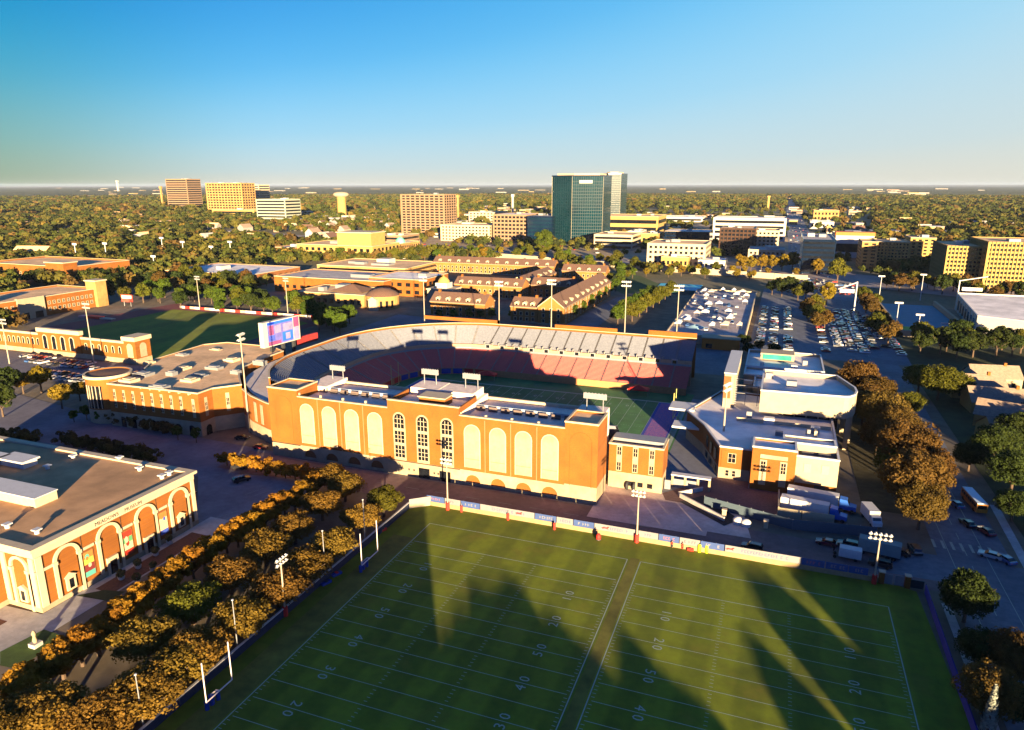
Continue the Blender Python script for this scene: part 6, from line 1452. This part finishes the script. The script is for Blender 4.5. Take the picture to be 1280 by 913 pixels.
# parking deck roof right of the far stand
pd=thing('tent_deck','broad low deck covered in white tents and parked cars right of the far stand','parking deck',(20,230,0)); foot(-16,222,62,470)
shell(pd,[(22,226),(62,232),(62,400),(20,400)],0,4.5,BEI,mat('pinkish_deck',(.42,.36,.36),.9,.1,.4,scale2=.1),ph=.6,cop=STW)
rs=random.Random(31)
for i in range(26):
    x=rs.uniform(25,58); y=rs.uniform(236,396)
    o=thing('event_tent','small white event tent on the deck right of the far stand','tent',(x,y,3.9),0,'white tents on the deck'); a=rs.uniform(1.3,2.4); b=a*rs.choice((1,1,2.2))
    m=MB(); P=rect(-a,-b,a,b)
    for k in range(4): m.quad((*P[k],2.3),(*P[(k+1)%4],2.3),(0,0,3.6)); m.quad((*P[k],1.9),(*P[(k+1)%4],1.9),(*P[(k+1)%4],2.3),(*P[k],2.3))
    m.build('canopy',mat('tent_%d'%(i%3),((.75,.75,.76),(.6,.62,.7),(.7,.6,.5))[i%3],.7,.05,1),o,loc=(0,0,0))
    for sx in (-a,a):
        for sy in (-b,b): MB().tube((sx*.95,sy*.95,0),(sx*.95,sy*.95,2.3),.05,n=4).build('tent_pole',MET,o,loc=(0,0,0))
ok=thing('orange_kiosk','orange brick kiosk at the near right corner of the deck','kiosk',(51,222,0)); foot(40,215,62,232); MB().box(42,218,0,60,226,5.5).build('wall',mat('bright_orange_wall',(.55,.17,.02),.8,.05,1),ok); MB().box(41.5,217.5,5.5,60.5,226.5,6).build('roof',CRM,ok); MB().box(44,217.9,.5,47,217.99,2.8).build('door',GL,ok)
bt=thing('blue_event_tent','round pale blue tent at the right rear corner of the far stand','tent',(*G(868,418),0)); MB().lathe([(7,0),(7,2.6),(5,4.2),(0,5.6)],n=20).build('canopy',mat('pale_blue_tent',(.3,.5,.6),.7,.05,1),bt,loc=(0,0,0))
for i in range(40):
    c=rs.choice(['white','silver','blue','white','grey']); car(25+5.6*(i%6)+rs.uniform(-.5,.5),238+rs.uniform(0,155),R(90),c,rs.random()<.5,'%s car parked between the tents on the deck'%c,'%s cars on the deck'%c,full=False,z=4.15)
# sunken court at right
ct=thing('sunken_court','sunken blue green sports court with cream side walls at the right','sports court',(160,350,0)); foot(136,280,195,415)
struct('court_floor',flat(rect(141,290,176,405),.03),mat('court_blue_green',(.03,.19,.27),.85,.1,.3)); struct('court_green_strip',flat(rect(141.5,290.5,152,318),.045),mat('court_green',(.20,.36,.04),.85,.1,.3))
MB().box(139,286,0,140.5,408,4.5).build('side_wall',CRM,ct); MB().box(176.5,289,0,178,408,3).build('side_wall',CRM,ct); MB().box(140.6,286,0,176.4,287.5,3.5).build('end_wall',CRM,ct); MB().slabxz(arch(9,3,8),-.1,0).build('arched_doorway',GL,ct,loc=(-5,-64.05,0))
for k in range(12): MB().box(141,287.6+k*0,0,141.1,287.7,.1) if 0 else MB().box(138.6,290+k*10,0,138.95,291,5.2).build('wall_pilaster',STW,ct)
for px,py,pt in ((1098,375,345),(1118,418,378),(1146,420,393),(1178,425,404),(1150,372,343)): 
    b=G(px,py+4); h=HT(px,pt,*b); o=thing('court_light_pole','floodlight pole beside the sunken court, at its '+{1098:'far left corner',1118:'left wall',1146:'near left end',1178:'near right end',1150:'far wall'}[px],'floodlight pole',(*b,0),group='court floodlight poles'); MB().tube((0,0,0),(0,0,h),.22,.15,n=6).build('pole',WHT,o,loc=(0,0,0)); MB().box(-2,-.2,h-.6,2,.2,h+.3).build('lamp_frame',WHT,o,loc=(0,0,0))
rb_=thing('right_white_hall','long grey white hall with pilasters and a pale roof at the right edge','hall',(190,290,0)); foot(178,286,260,400)
shell(rb_,[(179,303),(262,262),(262,395),(187,395)],0,11,WHB,RFW,ph=.6,cop=WHT)
for k in range(8): y=306+k*11; MB().box(-.5,-.3,0,.5,0,10).build('pilaster',STW,rb_,loc=(179.0+(y-303)*.087-190-.0,y-290,0),rz=R(-90)); MB().box(-3,-.08,2,3,0,8).build('shaded_window',GLB,rb_,loc=(179.0+(y+5-303)*.087-190,y+5-290,0),rz=R(-90)) if k<7 else None
# ---------- roads ----------
road=mat('pinkish_road_concrete',(.30,.25,.235),.9,.1,.3,scale2=.03)
area('parking_lots',[(64,215),(136,215),(142,450),(66,450)],mat('parking_asphalt',(.155,.17,.205),.92,.15,.3,scale2=.03),.02)
NW=[(-900,830),(-500,700),(-227,608),(-9,535),(100,512),(237,437),(420,370),(900,200)]
FW=[(x+28,y+78) for x,y in NW]
area('expressway',NW+FW[::-1],road,.05)
parea('commercial_pavement',[(470,284),(690,284),(900,280),(1000,300),(1000,343),(860,340),(730,322),(560,322),(470,312)],mat('warm_street_paving',(.40,.30,.19),.9,.15,.05,scale2=.02),.03)
area('street_junction',[(70,425),(140,425),(140,640),(82,640)],road,.08)
area('long_street',[(86,640),(122,640),(122,4500),(86,4500)],mat('street_grey',(.20,.19,.20),.9,.1,.1),.06)
area('dormitory_street',[G(700,410),G(745,410),G(795,372),G(770,372)],MATS['blue_black_asphalt'],.02)
area('stadium_rear_street',[(-150,168),(60,168),(60,215),(-150,250)],MATS['blue_black_asphalt'],.015)
wl=thing('expressway_wall','long cream retaining wall on the near side of the expressway','retaining wall',(0,530,0))
for i in range(1,len(NW)-1):
    a,b=Vector(NW[i]),Vector(NW[i+1])
    if 60<a.x<130: continue
    d=b-a; n_=max(1,int(d.length/24))
    for k in range(n_):
        p=a+d*k/n_; MB().box(0,-.4,0,d.length/n_-.4,.4,5.0 if a.x<90 else 5.5).build('wall_panel',CRMB if a.x<90 else TANB,wl,loc=(p.x,p.y-530,0),rz=math.atan2(d.y,d.x))
def lamp_gantry(px,pb_,pt): pass
for px,pb_,pt,lab in ((1066,400,352,'white sail like sign mast left of the sunken court'),(1195,382,350,'white frame gantry over the expressway wall')):
    x,y=G(px,pb_); h=HT(px,pt,x,y); o=thing('sign_gantry',lab,'gantry',(x,y,0)); MB().tube((0,0,0),(0,0,h),.4,n=6).build('mast',WHT,o,loc=(0,0,0)); MB().tube((0,0,h-.5),(-10 if px<1100 else 16,0,h-(5 if px<1100 else -3)),.35,n=6).build('arm',WHT,o,loc=(0,0,0)); MB().box(-9 if px<1100 else 2,-.1,h-7,-1 if px<1100 else 14,.1,h-4.8).build('sign_panel',WHT,o,loc=(0,0,0))
# ---------- cars of the lots, road and expressway ----------
rs=random.Random(77); CP=[]
def rowcars(x,y0,y1,prob,where):
    y=y0
    while y<y1:
        if rs.random()<prob: CP.append((x+rs.uniform(-.3,.3),y,where,0))
        y+=2.75
for x in (69,75.5): rowcars(x,235,425,.62,'left')
for x in (83,): rowcars(x,228,360,.5,'left')
for x in (107,112.5,118,123.5,129): rowcars(x,232+abs(x-116)*1.5,425,.66 if x<128 else .35,'packed')
m=MB()
for x in (66,72.2,78.6,86,104,109.8,115.2,120.8,126.2,131.8):
    y=232
    while y<428: seg(m,x-2.1,y,x+2.1,y,.12,.05); y+=2.75
struct('parking_line_paint',m,LINE)
cols=['white','silver','grey','blue','grey','black','red','silver','white','black','dark red']
rs.shuffle(CP)
near=sorted(CP,key=lambda p:p[1])
cnt=0
for i,(x,y,wh_,_z) in enumerate(near):
    if cnt>=225: break
    c=rs.choice(cols); cnt+=1
    lab={'left':'%s car in the half empty parking rows left of the island trees','packed':'%s car in the densely packed lot between the two tree islands'}[wh_]%c
    car(x,y,R(rs.choice((0,180))+rs.uniform(-4,4)),c,rs.random()<.45,lab,'%s cars, %s lot'%(c,wh_),full=False,z=.03)
for k in range(26):   # cars on the expressway and junction
    i=rs.choice((2,3,5)); t=rs.random(); a,b=NW[i],NW[i+1]; off=rs.choice((12,22,34,48,60)); x=a[0]+(b[0]-a[0])*t+off*.34; y=a[1]+(b[1]-a[1])*t+off*.93
    c=rs.choice(cols); car(x,y,math.atan2(b[1]-a[1],b[0]-a[0]),c,rs.random()<.5,'%s car driving on the expressway beyond the walls'%c,'%s cars on the expressway'%c,full=False,z=.07)
for k in range(24):
    c=rs.choice(cols); x=rs.choice((90,95,101,107,113,118)); car(x,rs.uniform(440,625),R(90),c,rs.random()<.5,'%s car on the wide street junction behind the lots'%c,'%s cars on the junction'%c,full=False,z=.1)
# cars too many to count along the streets further off
m=MB(); rq=random.Random(9)
def tinycar(x,y,ax,mi,z=.1):
    L_,W_=(2.2,.9) if ax=='x' else (.9,2.2); c,d=(1.2,.75) if ax=='x' else (.75,1.2)
    m.mi=mi; m.box(x-L_,y-W_,z+.3,x+L_,y+W_,z+.95); m.mi=6; m.box(x-c,y-d,z+.96,x+c,y+d,z+1.4); m.mi=mi; m.box(x-c*.8,y-d*.8,z+1.41,x+c*.8,y+d*.8,z+1.47)
for k in range(150): tinycar(rq.choice((90,95,100,108,113,118))+rq.uniform(-.4,.4),640+2200*rq.random()**1.5,'y',rq.randrange(6))
for k in range(46):
    for x in (134.5,100.5): 
        if rq.random()<.6: tinycar(x,232+k*4.2,'x',rq.randrange(6),.04)
for k in range(90): tinycar(rq.uniform(84,134),rq.uniform(436,520),rq.choice('xy'),rq.randrange(6),.1)
for k in range(150):
    px,py=rq.uniform(480,1000),rq.uniform(286,340); x,y=G(px,py)
    if all(not(a<x<c and b<y<d) for a,b,c,d in FOOT): tinycar(x,y,rq.choice('xy'),rq.randrange(6),.05)
o=m.build('distant_traffic',[mat(n_.replace(' ','_')+'_car_paint',PAINT[n_],.3,.03,1,spec=.5,coat=.6) for n_ in ('white','silver','grey','blue','red','black')]+[GL]); o['kind']='stuff'
print('cars',cnt,len(CP))
# ================= FAR SUBURBS: HOUSES, BLOCKS, WOODLAND, HAZE =================
g=np.random.default_rng(5)
def clear(x,y,pad=0):
    for a,b,c,d in FOOT:
        if a-pad<x<c+pad and b-pad<y<d+pad: return False
    return True
def project(x,y,z=0):
    d=Vector((x-CX,y-CY,z-CZ)); zz=d.dot(fw)
    if zz<=1: return None
    u=F_PX*d.dot(rt)/zz; v=-F_PX*d.dot(up)/zz; return 640+u,456.5+v
rs=random.Random(101)
cream=[mat('far_%s_wall'%n,c,.85,.08,.1) for n,c in (('cream',(.44,.37,.26)),('white',(.46,.44,.40)),('yellow',(.38,.28,.12)),('pinkish',(.32,.23,.17)),('grey',(.30,.28,.26)))]
def dist_ground(px,py): return G(px,py)
regions=[ # px0,px1,py0,py1,n,kind,label
 (150,420,286,303,26,'h','pale house half hidden in the woods left of the yellow stone hall'),
 (20,200,262,300,22,'h','pale roofed house in the far left woods'),
 (360,500,268,300,30,'h','pale house in the district around the water tower'),
 (1030,1270,262,296,26,'h','pale house in the woods beyond the yellow apartments'),
 (30,240,243,252,16,'b','long cream warehouse strip at the far left before the horizon'),
 (120,210,253,262,7,'b','cream shopping strip left of the pinkish tower'),
 (330,500,256,282,26,'b','low cream commercial block near the water tower'),
 (560,690,250,268,30,'b','low cream commercial block left of the glass tower'),
 (500,700,270,304,26,'b','low tan commercial block between the residential tower and the glass tower'),
 (700,1000,258,284,30,'b','low pale block behind the malls right of the glass tower'),
 (430,560,262,300,20,'b','low cream block around the residential tower'),
 (1030,1200,283,300,14,'b','low pale block behind the yellow apartments'),
 (150,330,268,286,12,'b','low cream block in the woods below the skyline towers'),
 (980,1070,250,275,16,'b','pale low block beside the long street'),
 (500,690,236,246,18,'b','distant white block below the horizon left of the glass tower'),
 (780,1270,237,250,30,'b','distant white block below the horizon at the right'),
 (60,500,234,242,22,'b','distant pale block close to the horizon at the left')]
NAMES=('cream','white','yellow','pinkish','grey')
for (a,b,c,d,n,k,lab) in regions:
    for i in range(n):
        px=rs.uniform(a,b); py=c+(d-c)*rs.random(); x,y=G(px,py); q=rs.randrange(5) if k=='h' else rs.choice((0,1,1,2,3)); wm=cream[q]
        if not clear(x,y,14): continue
        D=y-CY; lb=lab
        if k=='h':
            s=rs.uniform(.9,1.5); house(x,y,R(rs.choice((0,90))+rs.uniform(-8,8)),15*s,10*s,5*s,9*s,wm,(SHG,GR,RFG,RFT)[rs.randrange(4)],lb,lab+' group',full=False); foot(x-9,y-7,x+9,y+7,0)
        else:
            w_=D*rs.uniform(.003,.009); dp=rs.uniform(25,60); h=rs.uniform(6,10)*(1+D/16000)
            o=thing('commercial_block',lb,'commercial building',(x,y,0),0,lab+' group'); m=MB().box(-w_,0,0,w_,dp,h-.6); m.build('wall',wm,o,loc=(0,0,0))
            MB().box(-w_-.5,-.5,h-.6,w_+.5,dp+.5,h).build('roof',(RFT,RFG)[rs.random()<.5],o,loc=(0,0,0)); MB().box(-w_*.92,-.12,h*.35,w_*.92,0,h*.62).build('window_band',GL,o,loc=(0,0,0)); foot(x-w_,y,x+w_,y+dp,2)
for i,(px,pt,pb_,lab) in enumerate(((204,233,262,'slim lattice mast left of the pinkish tower'),(148,226,240,'thin white water tower at the left horizon'),(960,245,262,'slim golden tower rising from the woods right of the glass tower'),(573,244,275,'brown lattice mast right of the residential tower'),(641,243,275,'thin white crane like mast left of the glass tower'))):
    x,y=G(px,pb_); h=HT(px,pt,x,y); o=thing('distant_mast',lab,'mast',(x,y,0)); w_=(y-CY)*.0012; MB().box(-w_,-w_,0,w_,w_,h*.9).build('shaft',(TANB,WHB,YEL,TANB,WHB)[i],o,loc=(0,0,0)); MB().box(-w_*1.6,-w_*1.6,h*.9,w_*1.6,w_*1.6,h).build('head',(TANB,WHB,YEL,TANB,WHB)[i],o,loc=(0,0,0))
# ---- woodland: countless crowns built as one mesh ----
def far_trees(name,mats,pts,size,facets,seed):
    g=np.random.default_rng(seed); n=len(pts); PR=[]
    for v in range(6):
        k=facets; d=g.normal(size=(k,3)); d/=np.linalg.norm(d,axis=1)[:,None]; d[:,2]=np.abs(d[:,2])*g.choice([1,1,-.3],k)
        lump=g.normal(size=(5,3))*.28; w_=g.integers(0,5,k); p=lump[w_]+d*g.uniform(.55,.8,k)[:,None]; p[:,2]=p[:,2]*.8
        nn=d+g.normal(size=(k,3))*.4; nn/=np.linalg.norm(nn,axis=1)[:,None]; a=np.cross(nn,g.normal(size=(k,3))); a/=np.linalg.norm(a,axis=1)[:,None]; b=np.cross(nn,a); s=g.uniform(.24,.42,k)[:,None]*(40/k)**.5
        PR.append(np.stack([p-a*s-b*s*.6,p+a*s-b*s*.6,p+a*s*.7+b*s,p-a*s*.7+b*s],1).reshape(-1,3))
    V=np.empty((n,facets*4,3),np.float32); vi=g.integers(0,6,n); an_=g.uniform(0,6.28,n); sz=size*g.uniform(.7,1.35,n)
    for v in range(6):
        q=np.where(vi==v)[0]
        if not len(q): continue
        P=PR[v][None]*sz[q,None,None]; c,s=np.cos(an_[q])[:,None],np.sin(an_[q])[:,None]
        V[q,:,0]=P[:,:,0]*c-P[:,:,1]*s+pts[q,0,None]; V[q,:,1]=P[:,:,0]*s+P[:,:,1]*c+pts[q,1,None]; V[q,:,2]=P[:,:,2]*.95+sz[q,None]*.95
    me=bpy.data.meshes.new(name); N_=n*facets; me.vertices.add(N_*4); me.vertices.foreach_set('co',V.ravel()); me.loops.add(N_*4); me.loops.foreach_set('vertex_index',np.arange(N_*4,dtype=np.int32))
    me.polygons.add(N_); me.polygons.foreach_set('loop_start',np.arange(0,N_*4,4,dtype=np.int32)); me.polygons.foreach_set('loop_total',np.full(N_,4,dtype=np.int32))
    for m_ in mats: me.materials.append(m_)
    mi=np.repeat(g.choice(len(mats),n,p=[.36,.31,.20,.10,.03][:len(mats)] if len(mats)==5 else None),facets).astype(np.int32); me.polygons.foreach_set('material_index',mi); me.update(calc_edges=True)
    o=bpy.data.objects.new(name,me); COL.objects.link(o); o['kind']='stuff'; return o
def wf(n,c,c2,sc=.06): return mat(n,c,.85,.2,sc,c2=c2,spec=.1,det=3,leaf=.4)
WM=[wf('wood_olive',(.17,.155,.028),(.09,.085,.018)),wf('wood_green',(.11,.13,.022),(.055,.07,.014)),wf('wood_dark',(.065,.08,.018),(.035,.045,.012)),wf('wood_brown',(.20,.125,.035),(.11,.07,.02)),wf('wood_gold',(.28,.20,.035),(.17,.12,.024))]
ex=[(-330,95,-150,235),(-420,-170,-130,95),(64,200,142,640),(-155,165,62,250),(84,600,124,4500),(-16,222,62,470)]
def near_express(x,y):
    for i in range(len(NW)-1):
        (x1,y1),(x2,y2)=NW[i],NW[i+1]
        if x1<=x<=x2:
            yy=y1+(y2-y1)*(x-x1)/(x2-x1); return yy-6<y-(0)<yy+92
    return False
def scatter(n,pyf,xr,size,keep=.9,pyr=None):
    P=[]; F=np.array(FOOT)
    px=g.uniform(xr[0],xr[1],n); py=pyf(n)
    for a,b in zip(px,py):
        x,y=G(a,b)
        P.append((x,y))
    P=np.array(P); ok=np.ones(n,bool)
    for a,b,c,d in FOOT: ok&=~((P[:,0]>a)&(P[:,0]<c)&(P[:,1]>b)&(P[:,1]<d))
    for a,b,c,d in ex: ok&=~((P[:,0]>a)&(P[:,0]<c)&(P[:,1]>b)&(P[:,1]<d))
    ok&=np.array([not near_express(x,y) for x,y in P])
    # clearings
    cl=np.sin(P[:,0]*.011+1.3)*np.cos(P[:,1]*.007+.4)+.5*np.sin(P[:,0]*.031+P[:,1]*.023)
    ok&=(cl<keep); return P[ok]
def ring_pts(n,d0,d1,pw=1.0,keep=1.2,half=48):
    az=np.radians(g.uniform(-20.6-half,-20.6+half,n)); D=(d0**2+(d1**2-d0**2)*g.uniform(0,1,n)**pw)**.5
    P=np.stack([CX+D*np.sin(az),CY+D*np.cos(az)],1); ok=np.ones(n,bool)
    for a,b,c,d in FOOT+ex: ok&=~((P[:,0]>a)&(P[:,0]<c)&(P[:,1]>b)&(P[:,1]<d))
    ok&=np.array([not near_express(x,y) for x,y in P])
    cl=np.sin(P[:,0]*.011+1.3)*np.cos(P[:,1]*.007+.4)+.5*np.sin(P[:,0]*.031+P[:,1]*.023)
    ok&=cl<keep
    # the paved districts stay mostly open
    pp=[project(x,y) for x,y in P]
    for i,q in enumerate(pp):
        if q is None: continue
        u,v=q
        if 640<v or (v>372 and 200<u<1040): ok[i]=False
        elif 500<u<700 and 258<v<318: ok[i]&=g.random()<.18
        elif 690<u<1090 and 262<v<350: ok[i]&=g.random()<.12
        elif 320<u<500 and 255<v<300: ok[i]&=g.random()<.45
        elif 520<u<790 and v>325: ok[i]=False
        elif 330<u<560 and v>330: ok[i]=False
        elif 790<u<1000 and v>345: ok[i]=False
        elif u>1000 and 345<v<440: ok[i]&=(g.random()<.08 and not (1060<u<1280))
        elif u<420 and v>360: ok[i]&=u<30
        elif u>1060 and v>440: ok[i]=False
    return P[ok]
far_trees('near_woodland',WM,ring_pts(9000,330,1000,keep=1.15),5.0,84,1)
far_trees('mid_woodland',WM,ring_pts(15000,950,2300,keep=1.15),6.5,40,2)
far_trees('far_woodland',WM,ring_pts(20000,2250,5200,keep=1.2,half=42),9.5,18,3)
# far canopy: rolling tree cover out to the horizon, as real relief
def canopy(name,d0,d1,nr,na,amp,scale):
    az=np.radians(np.linspace(-70,30,na)); D=np.geomspace(d0,d1,nr); A,DD=np.meshgrid(az,D); X=CX+DD*np.sin(A); Y=CY+DD*np.cos(A)
    Z=g.uniform(.15,1,X.shape)*amp*(.55+.45*np.sin(X/scale)*np.cos(Y/scale*1.3+1)); Z[0]=-2
    V=np.stack([X,Y,Z],-1).reshape(-1,3).astype(np.float32); i=np.arange((nr-1)*(na-1)); r_,c_=i//(na-1),i%(na-1); a=r_*na+c_; Fq=np.stack([a,a+1,a+na+1,a+na],1).astype(np.int32)
    me=bpy.data.meshes.new(name); me.vertices.add(len(V)); me.vertices.foreach_set('co',V.ravel()); me.loops.add(Fq.size); me.loops.foreach_set('vertex_index',Fq.ravel()); me.polygons.add(len(Fq)); me.polygons.foreach_set('loop_start',np.arange(0,Fq.size,4,dtype=np.int32)); me.polygons.foreach_set('loop_total',np.full(len(Fq),4,dtype=np.int32))
    me.materials.append(mat('far_canopy',(.17,.155,.055),.9,.2,.004,c2=(.07,.08,.03),spec=.1,det=8,scale2=.02)); me.update(calc_edges=True)
    o=bpy.data.objects.new(name,me); COL.objects.link(o); o['kind']='stuff'; return o
canopy('distant_tree_canopy',4800,30000,190,620,13,900)
# haze
hb=MB().box(-42000,-3000,-2,42000,36000,125).build('haze',bpy.data.materials.new('haze_air')); hb['kind']='stuff'
hm=hb.data.materials[0]; hm.use_nodes=True; n_=hm.node_tree.nodes; n_.clear(); ho=n_.new('ShaderNodeOutputMaterial'); pv=n_.new('ShaderNodeVolumePrincipled'); pv.inputs['Color'].default_value=(.36,.46,.66,1); pv.inputs['Density'].default_value=1.8e-5; pv.inputs['Anisotropy'].default_value=0.0; hm.node_tree.links.new(pv.outputs[0],ho.inputs['Volume'])
SC.cycles.volume_max_steps=64
# ---- residential block east of the right hand street ----
rs=random.Random(404)
area('east_lawns',rect(134,-140,330,290),mat('dark_lawn_ground',(.05,.065,.02),.95,.25,.2,scale2=.03),.006)
for j,y in enumerate((-95,-45,62,118,175)):
    for i in range(4):
        x=150+i*38+rs.uniform(-4,4); yy=y+rs.uniform(-5,5)
        if 130<x<180 and 60<yy<200 and i<1: continue
        q=project(x,yy,5)
        if q and -20<q[0]<1290 and 330<q[1]<930: continue
        house(x,yy,R(rs.choice((0,90))+rs.uniform(-5,5)),17,11,5,9,(YEL,CRM,BR2,CRMB)[rs.randrange(4)],(GR,SHG,RFG)[rs.randrange(3)],'gabled house on the block east of the right hand street','houses east of the right hand street')
for k in range(46):
    x=rs.uniform(136,320); y=rs.uniform(-130,215)
    q=project(x,y,5)
    if (q and -30<q[0]<1295 and 330<q[1]<930) or 12<y<28: continue
    tree(x,y,rs.choice(('oak_dark','oak_olive','oak')),'spreading tree on the block east of the right hand street','trees east of the right hand street',rs.uniform(.55,.9),nm='spreading_tree')
